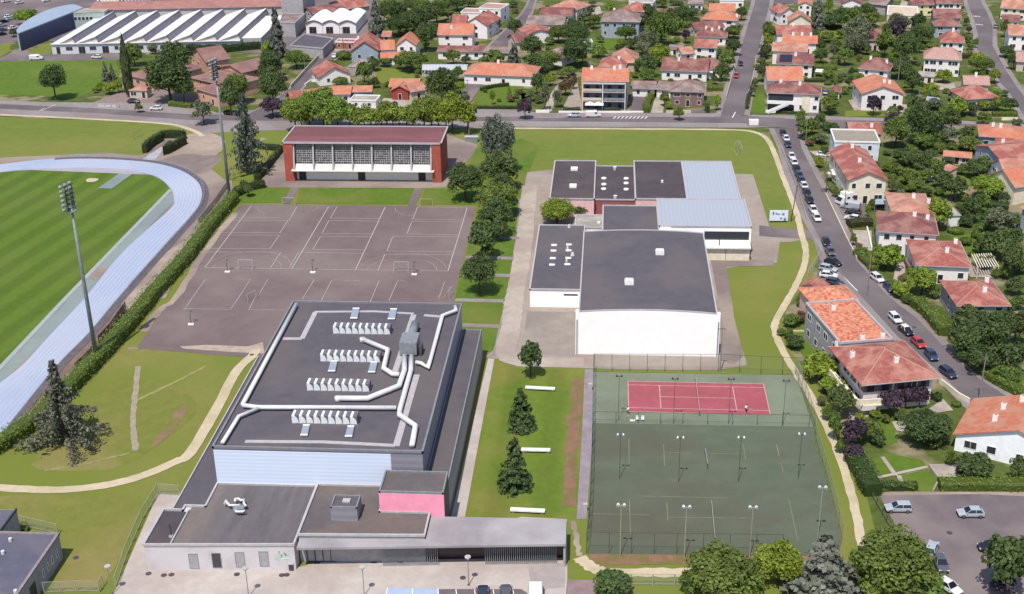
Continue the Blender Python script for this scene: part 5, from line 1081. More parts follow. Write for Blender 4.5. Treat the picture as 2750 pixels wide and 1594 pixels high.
# ------------------------------------------------------------------ vegetation
def leaf_mesh(name, P, Nn, size, rng, tone=None):
    """one quad per leaf clump: P points, Nn normals"""
    n = len(P)
    t = rng.normal(size=(n, 3)); t -= (t*Nn).sum(1)[:, None]*Nn; t /= np.linalg.norm(t, axis=1)[:, None]+1e-9
    b = np.cross(Nn, t)
    s = (size*rng.uniform(.6, 1.35, n))[:, None] if np.ndim(size) == 0 else (size*rng.uniform(.7, 1.3, n))[:, None]
    a = rng.uniform(.55, 1.0, n)[:, None]
    V = np.stack([P-t*s-b*s*a*.3, P-b*s*a, P+t*s+b*s*a*.2, P+b*s*a], 1).reshape(-1, 3)
    me = bpy.data.meshes.new(name); me.vertices.add(4*n); me.loops.add(4*n); me.polygons.add(n)
    me.vertices.foreach_set('co', V.ravel()); me.loops.foreach_set('vertex_index', np.arange(4*n))
    me.polygons.foreach_set('loop_start', np.arange(0, 4*n, 4)); me.polygons.foreach_set('loop_total', np.full(n, 4))
    at = me.attributes.new('leaf_tone', 'FLOAT', 'FACE'); at.data.foreach_set('value', (tone if tone is not None else rng.uniform(0, 1, n)).astype(np.float32))
    me.update(); me.validate(); me.materials.append(LEAF); return me
def unit(v): return v/(np.linalg.norm(v, axis=1)[:, None]+1e-9)
def crown_mesh(kind, seed, big=False):
    """crown in a unit box: radius 1, height 0..2 (scaled per tree)"""
    rng = np.random.default_rng(seed); P = []; Nn = []; TT = []; leaf = .078
    if kind in 'bmyor':                                  # clumpy broad crown
        nc = 60 if kind != 'o' else 46
        if big: nc = 95; leaf = .047
        for i in range(nc):
            d = rng.normal(size=3); d /= np.linalg.norm(d)
            if d[2] < -.55: d[2] *= -.6
            rr = rng.uniform(.45, .8) if i > 8 else rng.uniform(0, .4)
            c = d*rr*np.array([1, 1, .92])*rng.uniform(.85, 1.1); r = rng.uniform(.2, .36)
            m = 62 if not big else 105; q = unit(rng.normal(size=(m, 3))); q[:, 2] = np.where(q[:, 2] < -.4, -q[:, 2], q[:, 2])
            rad = r*rng.uniform(.72, 1.08, m)
            P.append(c+q*rad[:, None]); Nn.append(unit(q+rng.normal(size=(m, 3))*.45+np.array([0, 0, .25]))); TT.append(np.clip(rng.normal(.5+rng.uniform(-.22, .22), .2, m), 0, 1))
    elif kind == 's':                                    # dense rounded shrub
        m = 1400; q = unit(rng.normal(size=(m, 3))); q[:, 2] = np.abs(q[:, 2])*1.25-.35
        lump = 1+.13*np.sin(q[:, 0]*5+seed)*np.cos(q[:, 1]*6+seed*2)
        P.append(q*(lump*rng.uniform(.82, 1.02, m))[:, None]); Nn.append(unit(q+rng.normal(size=(m, 3))*.4)); TT.append(rng.uniform(0, 1, m)); leaf = .09
    elif kind == 'c':                                    # layered, slightly ragged cone
        for L_ in range(16):
            z = -1+1.96*L_/16; R0_ = .95*(1-(z+1)/2)**.72+.04
            for k in range(max(4, int(11*R0_))):
                a0 = rng.uniform(0, 2*math.pi); Rb = R0_*rng.uniform(.62, 1.12); m = int(12+34*R0_)
                t_ = np.sqrt(rng.uniform(.05, 1, m)); a = a0+rng.normal(0, .16/(.35+Rb), m); rr = Rb*t_
                P.append(np.stack([rr*np.cos(a), rr*np.sin(a), z+rng.normal(0, .04, m)-.14*rr+.05], 1)); Nn.append(unit(np.stack([np.cos(a)*.6, np.sin(a)*.6, np.full(m, .8)], 1)+rng.normal(size=(m, 3))*.45)); TT.append(np.clip(rng.normal(.5+rng.uniform(-.2, .2), .2, m), 0, 1))
        leaf = .07
    elif kind in 'eq':                                    # shaggy cedar: long irregular drooping limbs
        for L_ in range(17):
            z = -.8+1.78*(L_/17)**.9; R = (1-(z+.85)/1.95)**(1.0 if kind == 'e' else 1.75)+(.0 if kind == 'e' else .05)
            for k in range(6 if kind == 'e' else 7):
                a0 = rng.uniform(0, 2*math.pi); Rb = min(1.15, R*rng.uniform(.35, 1.45)); m = int((16+60*Rb)*(1 if kind == 'e' else 2.2))
                t_ = rng.uniform(.08, 1, m); a = a0+rng.normal(0, .09/(.3+Rb), m)
                x = Rb*t_; P.append(np.stack([x*np.cos(a), x*np.sin(a), z+.1*t_-.3*t_**2*Rb-rng.exponential(.07, m)], 1)); Nn.append(unit(rng.normal(size=(m, 3))*.7+np.array([0, 0, .7]))); TT.append(np.clip(rng.normal(.5, .28, m), 0, 1))
        leaf = .05 if kind == 'e' else .032
    elif kind == 't':                                    # cypress column
        m = 1300; z = rng.uniform(-1, 1, m); a = rng.uniform(0, 2*math.pi, m); R = np.minimum(1, (1-z)*1.3)*np.minimum(1, (z+1.25)*1.8)*rng.uniform(.75, 1.02, m)
        P.append(np.stack([R*np.cos(a), R*np.sin(a), z], 1)); Nn.append(unit(np.stack([np.cos(a), np.sin(a), np.full(m, .4)], 1)+rng.normal(size=(m, 3))*.3)); TT.append(rng.uniform(0, 1, m)); leaf = .12
    elif kind == 'f':                                    # palm: arching fronds
        for k in range(22):
            a = 2*math.pi*k/22+rng.uniform(-.1, .1); m = 26; t_ = np.linspace(.08, 1, m); el = rng.uniform(.2, .9)
            x = t_; P.append(np.stack([x*np.cos(a), x*np.sin(a), el*t_*1.2-1.5*t_**2+.3], 1)+rng.normal(size=(m, 3))*.03); Nn.append(unit(np.tile([0, 0, 1.], (m, 1))+rng.normal(size=(m, 3))*.3)); TT.append(rng.uniform(.2, .8, m))
        leaf = .09
    return leaf_mesh('crown', np.concatenate(P), np.concatenate(Nn), leaf, rng, np.concatenate(TT))
def trunk_mesh(kind, seed):
    """trunk and limbs: radius units of the crown, ground at -1, reaches +.7"""
    r = random.Random(seed); b = MB(); w_ = .075 if kind != 'f' else .1
    b.tube([(0, 0, -1), (r.uniform(-.03, .03), 0, -.5), (r.uniform(-.05, .05), r.uniform(-.05, .05), .0), (0, 0, .6 if kind != 'c' else .95)], w_, 7, w_*.3)
    if kind in 'bmyoerv':
        for k in range(6):
            a = k*1.05+r.uniform(-.3, .3); z = r.uniform(-.45, .15)
            b.tube([(0, 0, z), (.3*math.cos(a), .3*math.sin(a), z+.2), (.62*math.cos(a), .62*math.sin(a), z+(.42 if kind != 'e' else .1))], .035, 5, .01)
    me = bpy.data.meshes.new('trunk'); me.from_pydata(b.v, [], b.f); me.materials.append(BARK); return me
CROWN, TRUNK = {}, {}
NV = dict(q=1, v=4, g=3, k=3, b=5, m=4, y=3, o=3, r=2, s=4, c=3, e=2, t=1, f=1, p=3)
def proto(k, i, big=False):
    g_ = {'p': 'm', 'v': 'm', 'g': 'c', 'k': 'b'}.get(k, k); key = (g_, i % NV[k], big)
    if key not in CROWN: CROWN[key] = crown_mesh(g_, 11+len(CROWN)*7, big); TRUNK[key] = trunk_mesh(g_, 5+len(CROWN))
    return CROWN[key], TRUNK[key]
TINT = dict(q=(.125, .135, .095), k=(.110, .125, .088), v=(.165, .228, .036), g=(.072, .105, .034), b=(.070, .102, .030), m=(.108, .152, .030), y=(.175, .235, .026), o=(.135, .150, .085), r=(.150, .100, .052), s=(.115, .165, .032), c=(.135, .150, .118), e=(.120, .138, .100), t=(.060, .085, .032), f=(.12, .15, .05), p=(.062, .040, .058))
KN = dict(q='wide ragged blue-grey cedar', k='dense grey-green ovoid conifer', v='fresh green leafy tree', g='green cone-shaped tree', b='dark green broadleaf tree', m='mid green leafy tree', y='bright yellow-green tree', o='grey-green loose tree', r='reddish-brown leafy shrub', s='rounded clipped shrub', c='cone-shaped conifer', e='shaggy blue-grey cedar', t='slim dark cypress', f='small palm', p='dark purple-leaved tree')
NMK = dict(q='cedar_tree', k='conifer_tree', v='broadleaf_tree', g='conifer_tree', b='broadleaf_tree', m='broadleaf_tree', y='broadleaf_tree', o='broadleaf_tree', r='shrub', s='shrub', c='conifer_tree', e='cedar_tree', t='cypress_tree', f='palm_tree', p='purple_tree')
TREES = []
trng = random.Random(4)
def tree(k, P, R, H, clear=None, tint=None):
    """P ground point, R crown radius, H crown height"""
    i = trng.randrange(99); cm, tm = proto(k, i, R > 3.9 and k in 'bmyovkp')
    if clear is None: clear = {'q': .03, 'k': .03, 'v': .04, 'g': .05, 'b': .06, 'm': .05, 'y': .05, 'o': .08, 'p': .06, 'c': .03, 'e': .05, 't': .03, 's': 0.0, 'r': .05, 'f': 1.0}[k]*H
    if k in 'sr' or H < 2.2: clear *= .3
    r = empty(NMK[k], (P[0], P[1], 0), trng.uniform(0, 6.28))
    c = bpy.data.objects.new('crown', cm); COL.objects.link(c); c.parent = r
    c.location = (0, 0, clear+H/2); c.scale = (R, R*trng.uniform(.92, 1.05), H/2)
    v = trng.uniform(.85, 1.18); hs = trng.uniform(-.08, .1); t_ = tint or TINT[k]
    c.color = (t_[0]*v*(1+hs), t_[1]*v, t_[2]*v, 1)
    if k != 's' or H > 2.5:
        t = bpy.data.objects.new('trunk', tm); COL.objects.link(t); t.parent = r
        hh = clear+H*.85; t.scale = (max(R*.9, .6),)*2+(hh/2,); t.location = (0, 0, hh/2)
    TREES.append((r, k, P[0], P[1], R, H+clear)); return r
def tp(k, c, x, y, w_, h_):
    """photo crown box -> tree"""
    p = T(c, x, y); g0 = G(p, 0); sc = F/depth(g0); s_ = 1/(1.09127 if c != 'ov' else 1) if 0 else (3.6 if c != 'ov' else 1/1.09127)
    Wm = w_/s_/sc; a = .42
    Hm = h_/s_/sc; Hc = math.sqrt(max((Hm**2-(Wm*math.sin(a))**2), (.35*Wm)**2))/math.cos(a)
    if k in 'bmyovk': Hc = max(Hc, .62*Wm)
    cl_ = {'k': .02, 'v': .02, 'g': .05, 'b': .03, 'm': .02, 'y': .02, 'o': .05, 'p': .03, 'c': .03, 'e': .05, 't': .03, 's': 0, 'r': .05, 'f': 1.0}[k]*Hc
    if k in 'sr' or Hc < 2.2: cl_ *= .3
    return tree(k, G(p, cl_+Hc/2), Wm/2*(1.06 if k in 'sctg' else 1.08), Hc*(1.04 if k in 'sctg' else 1.14))
VEG = {
'00': 'b 515,810,250,280;t 1215,640,80,470;c 1015,690,90,170;c 1078,685,70,140;y 920,870,70,60;y 975,832,100,80;y 1055,860,130,100;y 1140,840,100,110;m 1290,540,180,180;m 1235,600,120,160;o 1475,475,105,90;b 1700,590,330,290;b 1630,790,430,370;b 1770,880,220,220;m 2280,870,260,260;o 1960,1090,220,210;m 1340,1045,78,80;y 2360,425,120,60;y 240,170,200,110;b 130,320,90,70;m 1180,480,60,60;b 2320,760,120,90;m 330,120,60,50',
'ov': 'e 605,338,88,150;k 1225,362,80,118;b 1306,888,58,82;g 1283,1003,74,96;g 1266,1138,92,122;y 1918,1392,130,105;m 1780,1420,175,125;m 1700,1440,60,60;c 2028,1400,195,175;y 1835,1452,95,50;b 565,245,50,70;b 610,470,26,28;m 600,455,20,22;m 2128,1400,85,100;m 2205,1395,190,150;m 2260,1440,120,80;m 2165,1445,110,60;b 2480,1400,110,150',
'10': 'c 150,310,200,390;y 80,475,140,130;m 340,575,200,170;b 100,640,240,270;b 110,860,260,330;p 110,1040,200,180;v 325,1120,260,290;v 460,1060,240,280;v 600,1045,290,330;v 740,1095,250,280;v 860,1130,200,210;v 1000,1140,170,190;v 1110,1145,150,160;v 1220,1125,210,230;v 1335,1130,170,190;v 1470,1130,190,220;v 1580,1110,260,300;y 1715,1130,220,250;y 1850,1110,270,330;y 2000,1145,200,270;v 395,1150,210,210;v 670,1145,230,220;v 930,1150,190,180;v 1060,1152,180,170;v 1165,1148,180,170;v 1275,1140,170,190;v 1410,1148,200,190;v 1650,1145,210,210;y 1790,1150,210,210;b 1750,860,300,340;m 1000,715,150,190;b 1090,620,130,120;s 760,772,150,90;m 1200,600,120,80;b 1100,800,100,95;s 800,530,130,95;s 680,612,120,75;m 1450,600,280,200;s 1520,690,60,60;c 1110,190,200,330;b 1190,130,130,160;b 1330,130,200,200;b 1350,255,260,190;b 1520,200,240,210;m 1560,95,200,180;b 1700,130,200,180;b 1590,370,200,230;b 1480,50,200,140;m 1250,50,150,110;o 1810,145,120,95;m 1420,180,200,140;b 1650,290,180,130;m 1750,60,200,130;b 1900,40,200,110;b 2010,30,150,90;m 1860,555,150,130;b 1985,580,110,80;m 2265,560,160,130;c 2450,545,170,220;m 2160,590,110,80;m 1905,720,120,125;y 1930,850,115,110;m 2285,245,90,110;b 2455,275,160,150;y 2240,945,45,120;y 2400,905,45,110;m 1330,610,100,110;b 1300,1010,60,60;s 990,800,110,60;o 1970,960,110,120;b 1180,560,100,90;y 430,560,100,60;b 40,720,120,160',
'20': 'p 35,1060,135,170;b 100,470,240,210;m 360,330,190,160;b 540,335,240,210;b 520,520,280,250;m 270,585,210,170;b 150,620,200,170;b 260,672,120,120;s 745,490,150,130;o 610,172,130,140;m 700,212,120,125;y 865,80,115,105;m 1010,330,190,150;b 1230,130,150,150;b 1180,235,150,150;m 1355,290,270,290;o 1205,385,200,160;b 1055,425,130,100;o 1170,470,160,120;b 1440,150,110,110;b 1570,160,210,190;m 1500,262,170,150;o 1650,130,170,80;p 1590,355,95,115;y 1335,540,210,190;b 1230,640,190,190;m 1220,735,170,80;b 2130,135,105,115;m 2050,312,140,115;b 2050,462,160,150;m 1990,600,160,160;b 1940,705,150,150;m 395,722,110,75;y 280,775,125,105;b 150,822,125,175;r 430,845,135,150;r 510,800,65,115;s 55,880,100,60;m 170,955,90,85;o 230,945,95,200;o 350,955,95,150;m 1385,965,100,120;y 1430,1022,75,65;y 1900,1000,75,130;m 1790,1022,65,95;b 1870,772,60,80;m 1525,1108,105,110;b 1800,1050,55,75;m 2390,330,115,160;b 2350,500,105,125;m 2320,605,90,90;b 2340,705,130,160;s 2260,792,55,85;o 2235,875,65,110;p 2330,532,85,80;m 1360,30,125,75;b 1520,45,110,75;m 1070,250,60,80;b 660,110,110,90;m 590,560,100,90;m 640,450,80,90;b 480,240,80,100;m 1120,640,70,110;b 700,700,80,90;b 2000,320,80,80;s 1750,450,70,70;m 2280,650,80,60;b 940,150,40,40;o 760,380,90,60',
'30': 'b 40,275,115,105;m 50,335,105,125;y 40,400,95,115;m 30,492,115,105;b 130,182,75,65;c 530,120,160,270;y 632,62,75,135;b 690,212,210,110;m 860,190,170,190;b 1000,115,180,140;m 1062,192,150,135;b 760,130,130,110;o 920,330,250,270;o 880,432,210,180;m 620,362,135,95;m 790,552,150,150;o 680,502,95,130;b 540,442,140,120;b 560,545,130,130;o 1310,230,230,170;p 1290,330,160,230;m 1180,432,170,230;b 1380,480,240,270;b 1500,212,150,135;b 1545,342,220,170;m 1500,462,110,90;s 1630,432,115,55;y 1250,562,115,55;b 1330,660,230,190;b 1445,800,170,190;m 1250,622,140,125;s 1610,672,140,85;y 1742,740,160,125;o 1695,640,95,85;p 1990,292,65,60;b 1985,380,65,65;m 2000,450,85,65;b 1962,212,55,70;y 2080,572,160,120;m 2130,640,220,125;y 2240,742,115,120;b 2350,502,160,85;b 2400,600,85,130;m 2340,282,85,140;m 630,732,140,100;m 650,1010,160,180;s 790,872,75,80;p 1070,1025,150,165;s 1255,1065,115,90;p 1322,1060,65,75;b 550,1170,115,135;m 360,1150,95,140;m 430,1250,210,190;m 620,1222,95,85;s 460,1310,190,90;b 680,1242,110,100;b 1450,1000,170,170;b 1530,1062,150,180;o 1650,1010,150,110;m 1430,1122,160,150;m 1290,1290,250,270;b 1540,1225,310,310;b 1820,1182,190,230;o 1790,1312,160,150;m 1550,1372,210,150;y 1880,1042,190,165;m 1750,1092,150,110;o 1850,922,160,95;y 1620,862,160,115;b 2000,1052,160,120;y 2130,1022,130,95;m 2270,1010,160,125;b 2390,1022,170,140;m 2130,1150,150,120;o 2450,1205,110,110;p 1225,1168,105,90;s 1700,1405,160,80;m 2000,1402,220,90;b 850,700,60,80;m 940,760,70,90;b 1150,470,90,110;b 1420,380,110,120;m 480,380,80,80;m 700,440,110,100;b 830,800,80,110;y 180,640,0,0;m 1730,1180,160,140;b 1960,1290,150,120;m 1640,1320,150,130;b 1240,1160,60,50;m 1620,930,160,80;s 700,590,100,60;b 500,350,90,100;m 2050,420,60,80;b 1200,300,100,120;b 1000,480,100,90;m 1080,520,90,60;y 1990,520,60,70;m 740,330,80,80;b 1700,300,60,60',
'31': 'b 1370,80,260,160;b 1500,135,270,210;m 1665,182,160,160;m 1400,272,190,160;m 1560,262,160,125;b 1740,302,210,160;b 1850,392,230,210;s 1930,462,125,95;b 2070,202,230,180;m 2130,162,160,155;m 1920,202,110,100;m 1480,342,160,85;f 1260,340,85,95;s 1250,262,85,60;r 1600,150,85,60;r 1350,312,65,65;y 2180,382,310,160;y 1700,642,240,280;b 2000,602,230,210;m 2100,542,170,170;b 2180,702,210,170;o 2300,722,290,270;b 2250,932,310,270;b 2400,1102,210,310;b 2430,882,170,210;m 2345,1192,95,135;o 2150,1092,190,90;b 2430,1332,190,170;s 1860,782,150,65;s 2060,822,95,85;y 1190,1052,280,230;y 1090,1085,140,150;m 950,1002,140,85;r 925,962,75,90;y 1540,1292,270,250;y 1330,1372,190,150;m 1640,1382,160,115;r 1340,1260,95,60;y 540,130,90,95;f 622,250,100,120;s 650,182,65,90;m 700,422,75,90;m 775,420,80,70;s 1000,462,65,55;b 1050,542,75,95;y 1010,602,55,110;b 595,25,95,90;m 870,882,65,110;r 2150,280,90,80;m 1900,580,120,120;b 1960,700,150,110;m 2090,770,110,90;m 1240,330,90,90;b 1740,180,110,90;m 1280,200,130,110;b 1620,60,140,110;m 1430,380,120,60;b 1800,120,110,90;m 2060,320,120,80;b 1560,420,130,60;m 1700,410,120,80;s 440,1395,80,60;b 2330,480,110,110;m 2420,700,130,120;b 2080,950,120,110;m 2260,1200,120,90;y 1450,1180,110,90',
'32': 'b 2000,232,360,270;b 1950,422,340,310;b 2200,352,410,360;b 2400,602,310,310;b 2100,602,310,270;b 2450,302,210,310;b 2300,152,260,160;m 2350,742,260,160;b 1400,20,120,90;o 2080,180,200,160;m 265,222,160,130;r 365,190,130,115;b 355,42,85,80;s 482,372,55,55;r 602,502,140,85;b 300,432,190,125;m 245,350,90,110;y 550,682,320,260;y 660,852,260,140;b 740,1022,280,290;r 690,942,150,90;p 1230,1030,240,250;p 1385,965,190,200;p 1515,955,165,190;y 1080,1122,115,85;m 1182,1172,85,85;b 1580,1270,480,330;p 880,1322,265,265;m 1050,1292,230,210;b 1120,1382,150,125;m 690,1252,140,260;y 930,1152,105,85;m 620,1120,120,130;b 1330,1140,140,110;s 1870,1020,90,60;b 1690,960,90,90;m 1660,1400,160,100;b 1950,560,180,130;m 450,600,90,90;b 520,540,80,70;m 170,330,90,80;o 560,1000,90,100;b 2250,500,200,160',
'33': 'b 2040,222,340,250;m 1815,142,120,130;b 2475,242,190,230;p 1905,262,95,90;p 2320,1375,260,210;m 2180,60,90,80;m 1230,380,110,80;m 1420,395,120,80;s 1150,415,110,60;p 870,90,190,180;m 740,30,100,120;b 2120,300,100,80;b 1100,1290,170,140;m 1720,1330,140,100;s 1660,1290,110,70;o 1750,1270,90,60;p 740,1350,110,120',
'11': 'b 1975,332,350,330;b 2310,235,370,320;b 2345,400,260,280;m 2280,500,400,310;b 2262,690,310,310;b 2300,790,200,200;b 2150,895,290,330;b 2112,1235,330,340;m 2310,590,260,220;b 2190,1010,150,150',
'21': 'y 345,612,330,230;b 565,592,160,110',
'23': 'b 895,1372,390,250;m 800,1400,200,130',
'13': '', '01': 's 2300,400,100,90',
'03': '',
}
for c, s in VEG.items():
    for e in s.split(';'):
        e = e.strip()
        if not e: continue
        k, q = e.split(' '); x, y, w_, h_ = map(float, q.split(','))
        if w_ < 5: continue
        if c == 'ov' and (x, y) == (1285, 1000): continue
        tp(k, c, x, y, w_, h_)
tree('q', PL('02 640,1400')[0], 7.6, 15)
# ------------------------------------------------------------------ hedges
def hedge(s, wd, ht, label, tint=(.085, .135, .026), seed=1, raw=None):
    P = raw or PL(s); Q = []
    for i in range(len(P)-1):
        n = max(1, int((P[i+1]-P[i]).length/1.5))
        for k in range(n): Q.append(P[i].lerp(P[i+1], k/n))
    Q.append(P[-1]); rng = np.random.default_rng(seed); rr = random.Random(seed)
    O = Q[len(Q)//2].copy(); O.z = 0; r = empty('hedge', O); tag(r, label, 'hedge')
    vs = []; fs = []; N = len(Q)
    PP = []; NN = []
    for i, p in enumerate(Q):
        d = (Q[min(i+1, N-1)]-Q[max(i-1, 0)]); d.z = 0; d.normalize(); n = Vector((-d.y, d.x, 0))
        w2 = wd/2*rr.uniform(.82, 1.0); h2 = ht*rr.uniform(.86, 1.0)
        for (a, z) in ((-1, 0), (-1.02, h2*.75), (-.7, h2), (.7, h2), (1.02, h2*.75), (1, 0)):
            q = p+n*(a*w2*.86); vs.append((q.x-O.x, q.y-O.y, z*.93))
        if i < N-1:
            seg = (Q[i+1]-p).length; m = int(seg*(wd+2*ht)*7)+4
            t_ = rng.uniform(0, 1, m); u_ = rng.uniform(0, 1, m); tot = wd+2*ht; L_ = u_*tot
            side = np.where(L_ < ht, -1, np.where(L_ > ht+wd, 1, 0)); off = np.where(side == 0, (L_-ht)-wd/2, side*w2); z = np.where(side == -1, L_, np.where(side == 1, tot-L_, h2))*1.0
            z = np.minimum(z, h2)
            base = np.array([[p.x-O.x, p.y-O.y, 0]])+t_[:, None]*np.array([[(Q[i+1]-p).x, (Q[i+1]-p).y, 0]])
            pt = base+off[:, None]*np.array([[n.x, n.y, 0]])+np.stack([0*z, 0*z, z], 1)+rng.normal(size=(m, 3))*.09
            nr = np.where((side == 0)[:, None], np.array([[0, 0, 1.]]), side[:, None]*np.array([[n.x, n.y, .2]]))
            PP.append(pt); NN.append(unit(nr+rng.normal(size=(m, 3))*.45))
    for i in range(N-1):
        for k in range(5): fs.append((i*6+k, (i+1)*6+k, (i+1)*6+k+1, i*6+k+1))
    fs += [tuple(range(6)), tuple(range((N-1)*6, N*6))[::-1]]
    b = MB(); b.add(vs, fs); core = b.build('twig_core', LEAF, r); core.color = (tint[0]*.85, tint[1]*.85, tint[2]*.85, 1)
    me = leaf_mesh('foliage', np.concatenate(PP), np.concatenate(NN), .14, rng); o = bpy.data.objects.new('foliage', me); COL.objects.link(o); o.parent = r; o.color = (*tint, 1)
    return r
DKT = (.068, .095, .032); YT = (.165, .225, .040)
hedge('01 2265,500 2060,730 1800,1080 1480,1440 02 1350,160 1010,560 690,890 350,1230 50,1440 03 -250,190', 3.4, 2.7, 'long clipped hedge between running track and hard court', YT)
hedge('01 2560,370 2400,400 2270,470', 1.8, 2.2, 'dark hedge end beside the far floodlight mast', DKT)
hedge('10 -60,1400 0,1440 11 200,20 60,200 -40,320', 1.4, 2.0, 'dark hedge along the left end of the red gymnasium apron', DKT, 3)
hedge('00 1440,1440 1570,1335 1760,1330 1790,1345', 1.5, 2.6, 'dark hedge block left of the grey track path', DKT, 4)
hedge('01 1400,40 1460,-20 1560,-80', 1.6, 2.8, 'short dark hedge at the left edge of the grey path', DKT, 5)
hedge('00 1650,1440 01 1600,60 1790,-50', 1.6, 2.8, 'short dark hedge at the right edge of the grey path', DKT, 6)
hedge('00 1560,478 1700,480 1900,500 2120,505 2520,470', 2.5, 3.0, 'long dark hedge between sawtooth factory and pink school', (.055, .085, .03), 7)
hedge('00 1640,1020 1780,1035 1860,1040', 2.0, 1.6, 'bright hedge at the foot of the great dark tree', YT, 8)
hedge('10 2130,880 2250,845 2400,830', 1.2, 1.3, 'curved hedge on the lawn of the long orange bungalow', (.08, .12, .03), 9)
hedge('10 2060,1050 2300,1050 2520,1050', 1.0, 1.1, 'low hedge along the road below the long orange bungalow lawn', DKT, 10)
hedge('20 1200,1090 1215,1020 1290,880', 2.2, 1.9, 'bright thick hedge beside the garage row drive', YT, 11)
hedge('20 400,1070 570,1070', 1.6, 1.2, 'dark low hedge left of the orange balcony block entrance', DKT, 12)
hedge('20 800,1075 960,1075', 1.6, 1.2, 'dark low hedge right of the orange balcony block entrance', DKT, 13)
hedge('20 1780,870 1950,875', 1.6, 1.6, 'bright hedge right of the stone villa', YT, 14)
hedge('30 480,668 710,672', 3.0, 1.8, 'bright box-shaped hedge right of the solar panel house', YT, 15)
hedge('30 400,790 760,795', 1.5, 1.3, 'long low hedge right of the smooth orange roof', (.07, .11, .03), 16)
hedge('30 500,270 760,280', 2.0, 1.8, 'dark straight hedge below the dark conifer', DKT, 17)
hedge('30 120,1095 400,1100', 1.0, .9, 'low hedge in front of the balcony house', (.09, .12, .04), 18)
hedge('30 1920,560 2020,560', 2, 1.8, 'dark hedge beside the red hip house', DKT, 19)
hedge('30 2210,1120 2450,1120', 1.6, 1.4, 'bright hedge near the end of the cross road, right edge', YT, 20)
hedge('30 1455,110 1650,110', 2.0, 1.4, 'bright hedge in front of the pale yellow house', YT, 21)
hedge('31 820,745 930,735 1050,735', 3.2, 1.8, 'olive hedge beside the maroon hipped house drive', (.085, .09, .035), 22)
hedge('31 900,1020 980,1100 1080,1200', 2.0, 1.6, 'bright hedge left of the umbrella-shaped tree', YT, 23)
hedge('31 2160,570 2360,580', 3.0, 1.8, 'wide hedge below the bright spreading shrub on the right', (.07, .11, .03), 24)
hedge('31 1240,1330 1400,1500', 2.6, 1.8, 'bright hedge by the blue-grey parked car', YT, 25)
hedge('32 1470,70 1600,180 1760,370', 3.2, 2.4, 'thick bright hedge along the street of parked cars', YT, 26)
hedge('32 1990,620 2130,740 2300,850 2520,960 2700,1050', 2.6, 1.8, 'long bright hedge at the roadside, right edge', YT, 27)
hedge('33 870,160 960,300 1010,420 1060,500', 3.6, 2.6, 'green hedge between gravel path and small lawn', (.075, .12, .03), 28)
hedge('33 1690,410 1900,415 2250,415 2700,420', 2.8, 1.7, 'long bright hedge above the car park', YT, 29)
hedge('33 1100,430 1250,430 1480,425', 1.6, 1.3, 'low hedge above the top left corner of the car park', (.08, .12, .03), 30)
hedge('20 2180,1060 2200,930 2250,800', 1.2, 1.2, 'dark narrow hedge left of the balcony house lawn', DKT, 31)
hedge('03 100,835 280,838', 1.2, .8, 'small bright bush row behind the corner office building', YT, 32)
# ------------------------------------------------------------------ fences and walls
WIREG = mesh_wire('green_wire', (150, 164, 150), .13); WIREP = mesh_wire('pale_wire', (200, 205, 200), .22)
POSTG = mk('green_post', (96, 110, 98), (84, 98, 88), 2, .5); POSTW = mk('white_post', (226, 222, 222), (208, 204, 206), 2, .5); POSTY = mk('pale_post', (206, 204, 178), (190, 188, 160), 2, .5); POSTD = mk('dark_post', (74, 74, 86), (64, 64, 76), 2, .5)
def fence(s, ht, sp_, label, post, wire, rails=2, pr=.04, raw=None, cat='fence', name='fence'):
    P = raw or PL(s); O = P[len(P)//2].copy(); O.z = 0; r = empty(name, O); tag(r, label, cat); cnt = 0
    for i in range(len(P)-1):
        L_ = (P[i+1]-P[i]).length; n = max(1, round(L_/sp_)); d = (P[i+1]-P[i])/n
        for k in range(n+(1 if i == len(P)-2 else 0)):
            q = P[i]+d*k; cnt += 1
            if cnt <= 98: MB().cyl(q.x, q.y, 0, pr, ht, 6).build('post', post, r, O)
        if wire: MB().add([(P[i].x, P[i].y, .05), (P[i+1].x, P[i+1].y, .05), (P[i+1].x, P[i+1].y, ht), (P[i].x, P[i].y, ht)], [(0, 1, 2, 3)]).build('wire_mesh', wire, r, O)
        if rails:
            b = MB()
            for z in ([ht] if rails == 1 else [.3+(ht-.3)*j/(rails-1) for j in range(rails)]): b.bar(P[i]+Vector((0, 0, z)), P[i+1]+Vector((0, 0, z)), .05)
            b.build('rail', post, r, O)
    return r
fence('10 2120,1222 20 0,1222 1100,1224 2150,1236', 1.3, 3.6, 'white fence along the main road above the north field', POSTW, WIREP, 2, .06)
fence('22 685,1440 700,705', 3.6, 3.2, 'tall wire fence on the left side of the tennis courts, upper part', POSTG, WIREG, 1)
fence('23 632,1050 668,600 685,0 22 685,1440', 3.6, 3.2, 'tall wire fence on the left side of the old green courts', POSTG, WIREG, 1)
fence('22 705,712 1900,715 2520,745 2720,752', 3.6, 3.4, 'tall wire fence behind the red tennis court', POSTG, WIREG, 1)
fence('32 308,740 400,1000 482,1250 33 502,0 592,300 692,700 752,960', 3.4, 3.2, 'tall wire fence on the right side of the tennis courts', mk('grey_green_post', (150, 162, 152), (136, 148, 138), 2, .5), mesh_wire('green_wire_dense', (190, 200, 196), .32), 1)
fence('23 632,1050 1500,1062 2520,1075', 3.6, 3.4, 'tall wire fence at the near end of the old green courts', POSTG, WIREG, 1)
fence('22 700,1208 1560,1222 2520,1238 2780,1245', 2.2, 4.0, 'wire fence between red tennis court and old green courts', POSTG, mesh_wire('green_wire_thin', (150, 160, 140), .12), 1)
fence('03 1740,490 1530,480 1380,720 1230,1060 1120,1380', 1.9, 2.6, 'pale mesh fence on the left side of the plaza', POSTY, WIREP, 2, .07)
